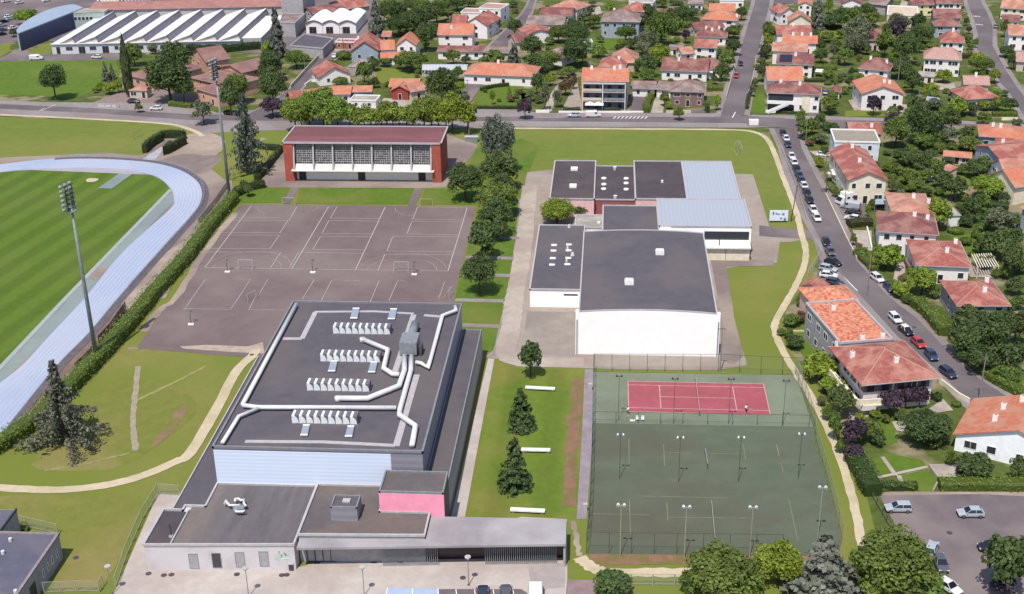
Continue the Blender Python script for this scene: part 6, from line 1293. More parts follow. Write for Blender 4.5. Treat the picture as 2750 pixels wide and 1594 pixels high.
fence('03 -200,700 50,750 300,810 560,870', 1.9, 2.6, 'pale mesh fence behind the corner office building', POSTY, WIREP, 2, .07)
fence('03 430,1440 740,1425 960,1430 1000,1370', 1.9, 2.6, 'short pale mesh fence at the foot of the lower left lawn', POSTY, WIREP, 2, .07)
fence('23 1060,1360 1690,1365 1760,1440', 1.9, 3.4, 'pale post and mesh fence below the end path', POSTY, WIREP, 2, .09)
fence('', 1.1, 2.2, 'low white rail fence around the outside of the running track', mk('track_rail', (190, 196, 208), (176, 182, 196), 1, .5), mesh_wire('track_wire', (190, 196, 210), .18), 1, .05, raw=[o_+Vector((.8, -.1, 0)) for o_ in outer[14:66:3]])
fence('01 2195,375 2080,540 1925,730', 1.5, 1.0, 'dark steel railing between track and hedge near the far mast', POSTD, mesh_wire('dark_wire', (70, 74, 96), .45), 2, .05)
bf = fence('02 1220,115 1080,320 960,450', 1.9, 1.6, 'dark banner fence beside the hedge, right of the near mast', POSTD, mesh_wire('banner_cloth', (70, 72, 90), .85), 2, .06)
fence('02 900,570 830,650 740,730', 2.2, 1.6, 'short dark banner fence left of the near mast', POSTD, mesh_wire('banner_cloth_two', (64, 70, 96), .85), 2, .06)
fence('33 1040,490 1150,680 1270,900', 1.2, 2.2, 'leaning brown wire fence between grass and car park', mk('brown_post', (96, 78, 66), (80, 64, 54), 2), WIREP, 2, .06)
fence('31 450,850 560,1040 520,1100 430,1235', 1.6, 2.0, 'pale fence from the gate apron to the gatehouse', POSTW, WIREP, 2, .06)
fence('31 170,0 300,330 420,700', 1.2, 3.0, 'low pale fence between gravel path and parked cars street', POSTW, WIREP, 1, .05)
def gwall(s, ht, label, mat=CREAM, th=.25, name='garden_wall'):
    P = PL(s); O = P[0].copy(); b = MB()
    for i in range(len(P)-1): b.bar(P[i]+Vector((0, 0, ht/2)), P[i+1]+Vector((0, 0, ht/2)), th, ht)
    o = b.build(name, mat, None, O); o.location = O; tag(o, label, 'wall'); return o
gwall('10 290,855 440,690 560,560 740,440', 1.3, 'long pale wall along the left side of the factory street', BEIGE)
gwall('20 140,1088 270,1088', .9, 'low white garden wall right of the purple street tree', WHITE)
gwall('20 360,1088 1180,1090', .6, 'low white wall in front of the orange balcony block', WHITE)
gwall('20 1400,1090 1640,1090', .8, 'low wall in front of the stone villa garden', BEIGE)
gwall('20 2020,640 2060,660 1980,960', 1.0, 'pale wall on the left side of the north street', BEIGE, .15)
gwall('20 2270,560 2240,760 2190,930', 1.0, 'pale wall on the right side of the north street', BEIGE, .15)
gwall('30 20,1085 120,1090', .8, 'short white wall at the corner by the balcony house', WHITE)
gwall('32 1700,820 1780,880 1880,960 1990,1020', 1.0, 'cream wall with round posts beside the street below the villa', CREAM)
gwall('31 600,450 800,870 900,1070', .8, 'pale low wall on the right side of the parked cars street', BEIGE)
gwall('31 1000,780 1045,980', .9, 'white wall of the sloping drive beside the maroon hipped house', WHITE)
gwall('02 1240,497 1340,497', .3, 'short pale kerb stone at the left end of the hard court', PATIO)
gwall('30 2300,1160 2460,1160', .8, 'cream garden wall by the cross road at the right edge', CREAM)
gwall('31 1365,1100 1440,1240', 1.2, 'sloping brown stair wall beside the orange-red hipped house', BRICKBROWN, .5)
gwall('32 510,345 640,500 690,560', .8, 'cream wall at the foot of the tall mottled-tile house', CREAM)
gwall('20 2200,1205 2290,1205', 1.6, 'small white block wall at the end of the white road fence', WHITE, 1.2)
gwall('10 430,830 490,790 740,785', .8, 'white wall above the orange wings by the factory street', WHITE)
gwall('32 215,325 400,325', .3, 'thin pinkish stone edging in the garden of the mottled-tile house', PINKW)
gwall('33 1600,215 1700,345 1640,460', .5, 'stone edging of the lower right garden', PATIO)
# ------------------------------------------------------------------ vehicles
GLASSC = glassy('car_glass', (44, 48, 60), .08); TYRE = mk('tyre_rubber', (40, 38, 40), (30, 30, 32), 4, .8); CHROME = mk('wheel_alloy', (170, 172, 178), (150, 152, 158), 4, .35, metal=.5)
LAMPW = mk('headlamp_glass', (236, 236, 240), (220, 222, 228), 4, .2, k=1.3); LAMPR = mk('tail_lamp', (180, 40, 40), (150, 30, 30), 4, .3, k=1.4); TRIMB = mk('car_trim_black', (48, 46, 50), (40, 40, 44), 4, .5)
def carpaint(name, c, k=1.4):
    if name in MATS: return MATS[name]
    m, t, b = base_nodes(name)
    nz = t.nodes.new('ShaderNodeTexNoise'); nz.inputs['Scale'].default_value = 1.5
    mx = t.nodes.new('ShaderNodeMix'); mx.data_type = 'RGBA'; mx.inputs[6].default_value = seen(c, k); mx.inputs[7].default_value = tuple(v*.9 for v in seen(c, k)[:3])+(1,)
    t.links.new(nz.outputs[0], mx.inputs[0]); t.links.new(mx.outputs[2], b.inputs['Base Color'])
    b.inputs['Roughness'].default_value = .28; b.inputs['Coat Weight'].default_value = .6; b.inputs['Coat Roughness'].default_value = .08; MATS[name] = m; return m
PAINT = dict(white=(242, 240, 242), silver=(186, 194, 206), black=(38, 34, 44), grey=(96, 98, 110), blue=(58, 70, 112), red=(196, 62, 62), navy=(56, 62, 88))
def loft(b, secs, close=True):
    """secs: list of (y, [(x, z)...]) cross sections"""
    n = len(secs[0][1]); vs = [(x, y, z) for y, s_ in secs for x, z in s_]; fs = []
    for i in range(len(secs)-1):
        for k in range(n): fs.append((i*n+k, i*n+(k+1) % n, (i+1)*n+(k+1) % n, (i+1)*n+k))
    fs += [tuple(range(n))[::-1], tuple(range((len(secs)-1)*n, len(secs)*n))]
    b.add(vs, fs)
def make_car(kind, colour):
    """nose towards +y, ground z = 0"""
    r = empty(kind, (0, 0, 0)); paint = carpaint('paint_'+colour, PAINT[colour])
    van = kind in ('van',); L2 = 2.05 if not van else 2.45; W = .86 if not van else .95; zb = .28
    sec = lambda w_, z0, z1: [(-w_*.94, z0), (w_*.94, z0), (w_, z0+.18), (w_*.97, z1-.12), (w_*.86, z1), (-w_*.86, z1), (-w_*.97, z1-.12), (-w_, z0+.18)]
    b = MB()
    if van:
        loft(b, [(-L2, sec(W*.95, zb, 1.85)), (-L2+.15, sec(W, zb, 1.98)), (L2-1.35, sec(W, zb, 2.0)), (L2-.75, sec(W, zb, 1.25)), (L2-.1, sec(W*.95, zb, 1.0)), (L2, sec(W*.85, zb+.1, .8))])
    else:
        loft(b, [(-L2, sec(W*.88, zb+.08, .78)), (-L2+.15, sec(W*.97, zb, .95)), (-L2+.6, sec(W, zb, .97)), (.6, sec(W, zb, .95)), (1.3, sec(W*.98, zb, .88)), (L2-.2, sec(W*.93, zb, .76)), (L2, sec(W*.82, zb+.1, .62))])
    b.build('body', paint, r, smooth=False)
    if van:
        MB().add([(-W*.82, L2-1.33, 1.93), (W*.82, L2-1.33, 1.93), (W*.86, L2-.8, 1.3), (-W*.86, L2-.8, 1.3)], [(0, 3, 2, 1)]).build('windscreen', GLASSC, r)
        for s_ in (-1, 1): MB().box(s_*(W+.005), L2-1.65, 1.2, .02, .75, .5).build('side_window', GLASSC, r)
        for s_ in (-.45, .45): MB().box(s_, -L2-.005, 1.2, .5, .02, .5).build('rear_window', GLASSC, r)
    else:
        k_ = .78; est = kind == 'estate_car'
        lo = [(-W*.95, .93), (W*.95, .93)]; yb = -L2+(.12 if est else .28); yt = -L2+(.3 if est else .75)
        zr = 1.44
        pts = [(-W*.93, yb, .93), (W*.93, yb, .93), (W*.93, .95, .93), (-W*.93, .95, .93), (-W*.72, yt, zr), (W*.72, yt, zr), (W*.72, .2, zr), (-W*.72, .2, zr)]
        MB().add(pts, [(0, 1, 5, 4), (1, 2, 6, 5), (2, 3, 7, 6), (3, 0, 4, 7)]).build('window_glass', GLASSC, r)
        rf = MB().add([(-W*.74, yt-.03, zr), (W*.74, yt-.03, zr), (W*.74, .24, zr), (-W*.74, .24, zr), (-W*.66, yt+.1, zr+.06), (W*.66, yt+.1, zr+.06), (W*.66, .1, zr+.06), (-W*.66, .1, zr+.06)], [(0, 1, 5, 4), (1, 2, 6, 5), (2, 3, 7, 6), (3, 0, 4, 7), (4, 5, 6, 7)])
        for s_ in (-1, 1):
            for (ya, yb2) in ((.95, .22), (yb, yt), (-.55, -.55)): rf.bar((s_*W*.935, ya, .93), (s_*W*.73, yb2, zr+.01), .07)
        rf.build('roof', carpaint('paint_white', PAINT['white']) if kind == 'white_roof_car' else paint, r)
    for s_ in (-1, 1):
        MB().box(s_*.6, L2-.12, .56, .32, .2, .14).build('headlight', LAMPW, r); MB().box(s_*.66, -L2+.05, .68, .24, .16, .14).build('tail_light', LAMPR, r)
        MB().box(s_*(W+.08), .85 if not van else L2-1.2, .95 if not van else 1.25, .16, .1, .12).build('wing_mirror', paint, r)
        for y in (-L2+.75, L2-.75):
            w0 = MB().tube([(s_*(W-.14), y, .31), (s_*(W+.02), y, .31)], .31, 12).build('wheel', TYRE, r); MB().tube([(s_*(W+.0), y, .31), (s_*(W+.035), y, .31)], .19, 10).build('rim', CHROME, w0)
    MB().box(0, L2-.02, .36, 1.2, .08, .14).build('grille', TRIMB, r)
    return r
CP = {}
CAR_N = 0
def car(kind, colour, s, label, group=None, sc=.93):
    """s: rear px and nose px on the ground; centre is their midpoint"""
    P, Q = PL(s); key = (kind, colour)
    if key not in CP: r = make_car(kind, colour); CP[key] = r
    else: r = copy_tree(CP[key])
    M_ = (P+Q)/2; r.location = (M_.x, M_.y, .105); a = math.atan2((Q-P).y, (Q-P).x)-math.pi/2; r.rotation_euler = (0, 0, a); r.scale = (sc, sc, sc)
    r.name = {'hatchback_car': 'parked_car', 'estate_car': 'parked_car', 'white_roof_car': 'parked_car', 'van': 'parked_van'}[kind]
    KEEP.append([(M_.x-3, M_.y-3), (M_.x+3, M_.y-3), (M_.x+3, M_.y+3), (M_.x-3, M_.y+3)])
    tag(r, label, 'van' if kind == 'van' else 'car', group); return r
GS = 'cars parked along the street beside the field'
h_, e_ = 'hatchback_car', 'estate_car'
for kd, cc, s_, lb in ((h_, 'black', '30 175,1278 205,1330', 'dark car parked first, nearest the junction with the main road'), (h_, 'white', '30 205,1335 235,1385', 'white car second in the row from the road junction'), (h_, 'navy', '30 222,1390 250,1440', 'dark blue car third in the row from the road junction'),
    (h_, 'white', '31 255,60 290,120', 'white car with dark windscreen, fourth in the row'), (h_, 'white', '31 280,120 315,180', 'white car parked directly in front of a dark one, fifth in the row'), (h_, 'black', '31 300,180 340,240', 'black car sixth in the row, just past two white ones'), (e_, 'navy', '31 325,245 365,305', 'dark blue car seventh in the row beside the field'),
    (h_, 'navy', '31 350,300 385,350', 'dark car eighth in the row, followed by a white one'), (h_, 'white', '31 370,345 415,410', 'white car parked mid-row between dark cars'), (e_, 'black', '31 395,410 445,480', 'black car just below the mid-row white car'), (h_, 'black', '31 420,480 470,550', 'black car last of the tight row, above two white cars'),
    (h_, 'white', '31 462,580 500,640', 'white car behind the lowest white car of the row'), (e_, 'white', '31 485,640 545,735', 'white car lowest in the row, near the field gate'), (h_, 'black', '31 585,880 625,965', 'black car parked just past the field gate'), (h_, 'grey', '31 620,975 670,1055', 'dark grey car below the black one past the gate')):
    car(kd, cc, s_, lb, GS)
GB = 'cars in the angled bay'
for kd, cc, s_, lb in ((h_, 'black', '31 600,1095 745,1140', 'black hatchback topmost in the angled bay'), (e_, 'silver', '31 555,1165 700,1195', 'silver estate car second in the angled bay'), (h_, 'white', '31 555,1235 700,1250', 'white car third in the angled bay'), (e_, 'navy', '31 620,1300 760,1325', 'dark car lowest in the angled bay beside the gatehouse')):
    car(kd, cc, s_, lb, GB)
for kd, cc, s_, lb in (('van', 'silver', '31 920,590 760,565', 'silver van parked beside the motorhome'), (h_, 'black', '31 930,640 800,620', 'black car below the silver van on the wide forecourt'), (h_, 'white', '31 920,700 800,680', 'white car partly under the olive hedge'), (e_, 'white', '31 1035,1225 1165,1320', 'white estate car opposite the angled bay'), (e_, 'navy', '31 1165,1310 1265,1420', 'dark blue estate car behind the white one on the bend'),
    (h_, 'black', '31 1100,555 1180,555', 'dark car under the carport of the long gable house'), (h_, 'white', '31 530,70 630,75', 'white car on the forecourt beside the terrace roof house'), (h_, 'silver', '31 690,320 740,360', 'small pale car under the palm left of the long gable house'),
    (e_, 'white', '32 1215,165 1330,280', 'white car next to the tall mottled-tile house'), ('white_roof_car', 'black', '32 1320,295 1430,385', 'black car with white roof beside the mottled-tile house'), (h_, 'red', '32 1440,410 1550,510', 'red car half hidden by the villa roof'), (h_, 'blue', '32 1570,520 1670,640', 'blue car parked below the red one'), (e_, 'navy', '32 1700,690 1865,810', 'dark navy car lowest on the street beside the villa'),
    (e_, 'silver', '33 1430,640 1170,640', 'silver estate car at the top left of the car park'), (h_, 'silver', '33 2120,690 1880,690', 'silver hatchback in the middle of the car park'), (h_, 'black', '33 2280,1020 2130,1020', 'black car half under the big tree in the car park'), (h_, 'silver', '33 1600,1090 1640,990', 'silver car behind the big bush in the car park'), (h_, 'grey', '33 1680,1110 1740,1250', 'dark grey car nosing out beside the big bush'), (h_, 'white', '33 1730,1370 1840,1440', 'white car at the bottom of the car park'),
    (e_, 'navy', '13 2155,1590 2150,1370', 'dark blue car in the plaza bay, cut by the bottom edge'), (e_, 'grey', '13 2375,1590 2368,1355', 'dark grey car right of the blue one in the plaza bay'),
    ('van', 'white', '00 280,580 430,575', 'white van on the factory lane'), (h_, 'white', '00 990,565 885,562', 'white car on the factory lane, right of the van'), (h_, 'white', '00 1565,1062 1455,1062', 'white car turning beside the great dark tree'), (h_, 'black', '00 1250,995 1340,995', 'black car parked in the pink school yard'), (e_, 'black', '00 2160,1105 2290,1110', 'dark car in the shade left of the shaggy cedar by the road'),
    (h_, 'silver', '20 570,1130 450,1130', 'silver car on the main road below the balcony block'), (h_, 'navy', '20 2110,600 2130,660', 'dark car driving on the north street'), (h_, 'red', '20 2085,715 2070,780', 'red car on the north street'), (h_, 'white', '20 2455,110 2520,95', 'white car at the top corner of the north street'), (h_, 'black', '30 2240,300 2250,240', 'dark car with pale roof parked on the east street'), (h_, 'blue', '30 590,950 610,870', 'bright blue car beside the balcony house'),
    (h_, 'white', '10 700,575 730,530', 'white car at the edge of the factory street')):
    car(kd, cc, s_, lb)
v = car('van', 'white', '23 140,1600 138,1390', 'white van in the plaza bay with square roof', sc=1.0)
v = car('van', 'white', '20 630,1130 760,1128', 'white van on the main road below the balcony block')
for i, (cc, x, y) in enumerate((('white', 90, 170), ('black', 185, 145), ('red', 228, 128), ('black', 40, 218), ('silver', 105, 190), ('grey', 25, 300), ('white', 130, 280), ('white', 450, 15), ('white', 190, 35), ('silver', 20, 255), ('black', 20, 340), ('white', 60, 20))):
    car(h_, cc, '00 %d,%d %d,%d' % (x-42, y+8, x+42, y-8), cc+' car in the far top left car park, '+('beside the young trees', 'second from the trees', 'only red one', 'at the left edge', 'between white and black cars', 'lower left corner', 'under the trees', 'near the blue curved hall roof', 'near the top edge', 'at left edge above the grey car', 'lowest of all', 'top left corner')[i], 'cars in the far car park')
# motorhome
P, Q = PL('31 940,500 700,545'); M_ = (P+Q)/2; a = math.atan2((Q-P).y, (Q-P).x); r = empty('motorhome', (M_.x, M_.y, .1), a); tag(r, 'white motorhome parked on the forecourt below the long gable house', 'motorhome')
MB().box(-.6, 0, .5, 4.8, 2.2, 2.4).build('living_body', WHITEP, r); MB().add([(1.8, -1, .45), (3.2, -1, .45), (3.2, 1, .45), (1.8, 1, .45), (1.8, -1, 2.0), (2.5, -.9, 1.9), (2.5, .9, 1.9), (1.8, 1, 2.0), (3.2, -1, 1.1), (3.2, 1, 1.1)], [(3, 2, 1, 0), (0, 1, 8, 5, 4), (1, 2, 9, 8), (2, 3, 7, 6, 9), (4, 5, 6, 7)]).build('cab', WHITEP, r)
MB().add([(2.54, -.85, 1.88), (3.18, -.9, 1.16), (3.18, .9, 1.16), (2.54, .85, 1.88)], [(0, 1, 2, 3)]).build('windscreen', GLASSC, r)
for x in (-2, -.6, .9): MB().box(x, -1.11, 1.5, .8, .03, .5).build('window', GLASSC, r); MB().box(x, 1.11, 1.5, .8, .03, .5).build('window', GLASSC, r)
for x in (-1.9, 2.4):
    for s_ in (-1, 1): MB().tube([(x, s_*.85, .35), (x, s_*1.1, .35)], .35, 12).build('wheel', TYRE, r)
MB().box(-1, 0, 2.9, .7, .6, .15).build('roof_hatch', TRIM, r)
# ------------------------------------------------------------------ masts, lamps, poles
def mast(s, H_, label, face):
    P = PL(s)[0]; r = empty('floodlight_mast', P); tag(r, label, 'floodlight mast', 'stadium floodlight masts'); landmark('near floodlight mast' if face else 'far floodlight mast', P)
    MB().tube([(0, 0, 0), (0, 0, H_*.55), (0, 0, H_-4.2)], .42, 12, .2).build('pole', STEEL, r, smooth=True); MB().cyl(0, 0, 0, .8, .35, 12).build('base_plate', PAVE, r)
    fr = MB()
    for s_ in (-.8, .8): fr.bar((s_*.35, s_*.9, H_-4.4), (s_*.35, s_*.9, H_), .14)
    for k in range(6): fr.bar((-.4, -1.3, H_-4.2+k*.85), (.4, 1.3, H_-4.2+k*.85), .12)
    f_ = fr.build('lamp_frame', DKGREY, r)
    MB().cyl(0, 0, H_-4.7, .9, .12, 12).build('service_platform', STEEL, r); b = MB()
    for k in range(10):
        a = k*.63; b.bar((.9*math.cos(a), .9*math.sin(a), H_-4.6), (.9*math.cos(a), .9*math.sin(a), H_-3.6), .04)
    b.tube([(.9*math.cos(a*.3), .9*math.sin(a*.3), H_-3.6) for a in range(22)], .04, 4); b.build('guard_rail', STEEL, r)
    for k in range(6):
        for j in (-1.15, 0, 1.15):
            z = H_-4.1+k*.85; x0_ = j*.3-.35; l_ = MB().tube([(x0_+.2, j, z+.18), (x0_-.28, j-.05, z)], .18, 10, .34).build('floodlight', STEEL, r); MB().tube([(x0_-.29, j-.05, z), (x0_-.32, j-.05, z)], .31, 10).build('lamp_glass', LAMPW, l_)
mast('02 940,618', 34.5, 'near tall stadium floodlight mast rising out of the hedge', 1)
mast('01 2220,465', 34.5, 'far tall stadium floodlight mast behind the hard court', 0)
def lamp_post(P, h, label, grp, head='ball', lean=0):
    r = empty('lamp_post', P); tag(r, label, 'lamp post', grp); MB().tube([(0, 0, 0), (0, 0, h)], .07 if head != 'green' else .045, 8, .05 if head != 'green' else .035).build('pole', STEEL if head == 'ball' else POSTY if head == 'twin' else POSTG, r)
    if head == 'ball':
        MB().cyl(0, 0, h-.05, .42, .12, 12).build('shade', TRIM, r); MB().ell((0, 0, h-.22), .22, .22, .22).build('globe', LAMPW, r, smooth=True); MB().cyl(0, 0, 0, .16, .25, 8).build('base', DKGREY, r)
    else:
        MB().bar((-.5, 0, h-.1), (.5, 0, h-.1), .08).build('cross_arm', POSTY if head == 'twin' else POSTG, r)
        for s_ in (-1, 1): MB().tube([(s_*.42, .1, h+.12), (s_*.42, -.25, h-.02)], .16 if head == 'twin' else .12, 8, .28 if head == 'twin' else .17).build('floodlight', LAMPW if head == 'twin' or 'inside' in label else POSTG, r)
GL = 'plaza lamps'
for s_, lb in (('03 1085,1450', 'plaza lamp post at the left end by the pale mesh fence'), ('03 2405,1470', 'plaza lamp post in front of the entrance windows'), ('13 1003,1460', 'plaza lamp post left of the blue shelter roof'), ('13 2012,1360', 'plaza lamp post standing in front of the canopy screens')): lamp_post(PL(s_)[0], 4.7, lb, GL)
GT = 'court lamp posts'
for s_, lb in (('23 955,1080', 'court lamp post at the near end, leftmost'), ('23 1575,1100', 'court lamp post at the near end, second from left'), ('23 2205,1105', 'court lamp post at the near end, third from left'), ('33 525,905', 'court lamp post at the near end, rightmost by the grey conifer'),
    ('22 938,1190', 'court lamp post at far left between the tennis courts'), ('22 1470,1218', 'court lamp post below the left part of the red court'), ('22 2002,1222', 'court lamp post below the right part of the red court'), ('32 185,1240', 'court lamp post at the right side between the tennis courts')): lamp_post(PL(s_)[0], 8.6, lb, GT, 'twin' if 'near end' in lb else 'green')
GT2 = 'inner court lamp posts'
for s_, lb in (('23 950,335', 'lamp post inside the old courts, left one'), ('23 1520,365', 'lamp post inside the old courts, middle one'), ('23 2098,365', 'lamp post inside the old courts, right one'), ('33 335,330', 'lamp post inside the old courts, beside the right fence')): lamp_post(PL(s_)[0], 8.0, lb, GT2, 'green')
def upole(P, h, label, arms=1):
    r = empty('utility_pole', P); tag(r, label, 'utility pole'); MB().tube([(0, 0, 0), (0, 0, h)], .14, 7, .09).build('pole', PAVE, r); MB().bar((-.7, 0, h-.4), (.7, 0, h-.4), .1).build('cross_arm', DKGREY, r)
for s_, h, lb in (('31 1000,1420', 9, 'concrete pole beside the dark blue estate car on the bend'), ('32 2085,1000', 9, 'concrete pole at the lower end of the street, right edge'), ('30 1480,1135', 9, 'thin pole among the trees right of the orange gable villa'), ('30 405,1410', 8, 'pole beside the parked cars street corner'), ('30 1300,810', 8, 'pole right of the central maroon house'), ('10 800,475', 8, 'pole at the corner of the factory street and arched window house'), ('10 437,780', 8, 'pole halfway along the factory street'), ('10 2005,1010', 8, 'pole on the drive of the long orange bungalow'), ('20 318,1060', 8, 'pole left of the reddish shrub by the main road'), ('10 2015,1310', 8, 'pole beside the right end of the red gymnasium'), ('31 780,600', 8, 'pole in front of the motorhome'), ('31 590,330', 8, 'thin pole beside the palm near the long gable house'), ('22 1920,715', 9, 'thin pole at the right corner of the white main hall'), ('23 1870,0', .1, '')):
    if lb: upole(PL(s_)[0], h, lb)
P = PL('31 265,700')[0]; r = empty('flag_pole', P); tag(r, 'leaning brown wooden pole beside the tennis club banner', 'pole'); MB().tube([(0, 0, 0), (.9, 0, 9)], .13, 7, .08).build('pole', BARK, r)
# tennis club banner board (unreadable dark marks on pale blue cloth)
A_, B_ = PL('31 55,712 235,712'); O = (A_+B_)/2; r = empty('banner_board', O); tag(r, 'pale blue banner board with small blurred dark lettering at the field gate', 'banner board')
bn = MB().add([(A_.x, A_.y, .5), (B_.x, B_.y, .5), (B_.x, B_.y, 3.1), (A_.x, A_.y, 3.1), (A_.x, A_.y+.1, .5), (B_.x, B_.y+.1, .5), (B_.x, B_.y+.1, 3.1), (A_.x, A_.y+.1, 3.1)], [(0, 1, 2, 3), (5, 4, 7, 6), (3, 2, 6, 7), (0, 4, 5, 1), (1, 5, 6, 2), (3, 7, 4, 0)]).build('banner', mk('banner_pale_blue', (204, 214, 238), (214, 214, 230), .8, k=1.0), r, O)
b = MB(); W_ = B_.x-A_.x
for x, z, w_, h_2 in ((.2, 2.0, .09, .75), (.36, 2.15, .1, .4), (.45, 2.1, .06, .22), (.53, 2.1, .06, .2), (.68, 2.12, .08, .24), (.75, 2.05, .07, .4), (.62, 1.05, .1, .3), (.83, .75, .13, .5)): b.box(A_.x+x*W_, A_.y-.02, z, w_*W_, .02, h_2)
b.build('lettering', mk('banner_ink', (130, 150, 162), (112, 130, 146), 3, k=1.2), bn, O)
for p in (A_, B_): MB().cyl(p.x, p.y+.05, 0, .07, 3.6, 6).build('post', POSTY, r, O)
# school name letters on a low wall
A_, B_ = PL('00 925,1030 1155,1040'); O = (A_+B_)/2; r = empty('school_sign', O); tag(r, 'low grey wall with blurred white letters in front of the pink school', 'sign wall')
MB().bar(A_+Vector((0, 0, .55)), B_+Vector((0, 0, .55)), .25, 1.1).build('wall', GREYW, r, O)
cu = bpy.data.curves.new('letters', 'FONT'); cu.body = 'nan oan nn'; cu.size = 1.35; cu.extrude = .03; cu.align_x = 'CENTER'
lo_ = bpy.data.objects.new('letters_tmp', cu); COL.objects.link(lo_); bpy.context.view_layer.update()
me = bpy.data.meshes.new_from_object(lo_.evaluated_get(bpy.context.evaluated_depsgraph_get())); bpy.data.objects.remove(lo_)
me.materials.clear(); me.materials.append(WHITEP); lt = bpy.data.objects.new('lettering', me); COL.objects.link(lt); lt.parent = r; lt.rotation_euler = (RAD(90), 0, math.atan2(B_.y-A_.y, B_.x-A_.x)); lt.location = (0, -.2, .1)
# blue shelter roof at the bottom
P_ = PL('13 1228,1392 1715,1400 1730,1620 1190,1610', 2.4); O = sum(P_, Vector())/4; O.z = 0; r = empty('bike_shelter', O); tag(r, 'pale blue shelter roof at the bottom edge of the plaza', 'shelter')
ro = MB().prism([(p.x, p.y) for p in P_], 2.4, 2.52).build('roof', mk('shelter_blue', (184, 200, 232), (172, 190, 224), .6, .4, k=1.5), r, O); b = MB()
for t_ in (0, .5, 1): b.bar(P_[0].lerp(P_[1], t_)+Vector((0, 0, .17)), P_[3].lerp(P_[2], t_)+Vector((0, 0, .17)), .1, .08)
b.build('roof_rib', WHITEP, ro, O)
for p in P_: MB().cyl(p.x*.98+O.x*.02, p.y*.98+O.y*.02, 0, .06, 2.4, 6).build('post', STEEL, r, O)
# ------------------------------------------------------------------ sports equipment
def goal(x, y, w_, h_, d_, label, mat, a=0, grp='goals on the courts'):
    r = empty('goal', (x, y, 0), a); tag(r, label, 'goal', grp); b = MB(); t_ = .08
    b.bar((-w_/2, 0, 0), (-w_/2, 0, h_), t_); b.bar((w_/2, 0, 0), (w_/2, 0, h_), t_); b.bar((-w_/2-t_/2, 0, h_), (w_/2+t_/2, 0, h_), t_); b.build('frame', mat, r)
    b = MB()
    for s_ in (-1, 1): b.tube([(s_*w_/2, 0, h_), (s_*w_/2, d_*.6, h_*.8), (s_*w_/2, d_, 0.03), (s_*w_/2, 0, .03)], .03, 5)
    b.bar((-w_/2, d_, .03), (w_/2, d_, .03), .05); b.build('stay', mat, r)
    MB().add([(-w_/2, 0, h_), (w_/2, 0, h_), (w_/2, d_, 0.05), (-w_/2, d_, .05)], [(0, 1, 2, 3)]).build('net', MATS.get('goal_net') or mesh_wire('goal_net', (150, 140, 142), .1), r)
WG = POSTW; YG = mk('yellow_goal_paint', (226, 214, 140), (210, 198, 126), 2, .5)
goal(-77.9, 250.1, 3.1, 2.1, -1.1, 'white handball goal on the near left side of the hard court', WG); goal(-43.9, 250.1, 3.1, 2.1, -1.1, 'white handball goal on the near right side of the hard court', WG)
goal(-77.9, 289.7, 3.1, 2.1, 1.1, 'white handball goal at the far left edge of the hard court', WG); goal(-43.9, 289.7, 3.1, 2.1, 1.1, 'yellowish handball goal at the far right edge of the hard court', YG)
P = PL('11 1838,1430')[0]; goal(P.x, P.y, 2.2, 1.9, 1.0, 'small white goal turned sideways at the right edge of the hard court', WG, RAD(80))
P, Q = PL('00 1285,1350 1378,1305'); goal((P.x+Q.x)/2, (P.y+Q.y)/2, (Q-P).length, 2.4, 1.2, 'yellow football goal on the left field', YG, math.atan2((Q-P).y, (Q-P).x), 'football goals')
P, Q = PL('20 2100,1435 2125,1500'); goal((P.x+Q.x)/2, (P.y+Q.y)/2, 6, 2.4, 1.2, 'white football goal at the right end of the north field', WG, RAD(95), 'football goals')
P = PL('02 2440,30')[0]; goal(P.x, P.y, 2.4, 2.0, 1.0, 'white tubular goal tipped on its side on the near hard court', WG, RAD(60))
def hoop(s, label, a):
    P = PL(s)[0]; r = empty('basketball_hoop', P, a); r.scale = (.85,)*3; tag(r, label, 'basketball hoop', 'basketball hoops'); MB().box(0, 0, 0, 1.3, .8, .3).build('base', WHITEP, r); MB().tube([(0, 0, .3), (0, 0, 2.6), (0, .8, 3.3)], .07, 6).build('pole', POSTG, r)
    MB().box(0, .85, 2.8, 1.1, .06, .75).build('backboard', STEEL, r); MB().tube([(.23*math.cos(t_*.7), 1.15+.23*math.sin(t_*.7), 2.95) for t_ in range(10)], .025, 4).build('rim', CAPS, r)
for s_, lb, a in (('01 2200,1190', 'basketball hoop left of the near left handball goal', 0), ('11 505,1195', 'basketball hoop in the middle of the hard court', 0), ('11 1485,1215', 'basketball hoop right of the near right handball goal', 0), ('02 1848,258', 'basketball hoop at the near left end of the hard court', 0)): hoop(s_, lb, a)
GBn = 'long white benches on the central lawn'
for s_, lb in (('22 40,885 325,900', 'long white concrete bench on the lawn, farthest of three'), ('23 0,70 280,75', 'long white concrete bench on the lawn, middle of three'), ('13 2415,650 23 228,665', 'long white concrete bench on the lawn, nearest the canopy')):
    A_, B_ = PL(s_); O = (A_+B_)/2; r = empty('concrete_bench', O); tag(r, lb, 'bench', GBn); MB().bar(A_+Vector((0, 0, .5)), B_+Vector((0, 0, .5)), .8, .22).build('seat', WHITEP, r, O)
    for t_ in (.08, .92): p = A_.lerp(B_, t_); MB().box(p.x, p.y, 0, .35, .6, .38).build('leg', PAVE, r, O)
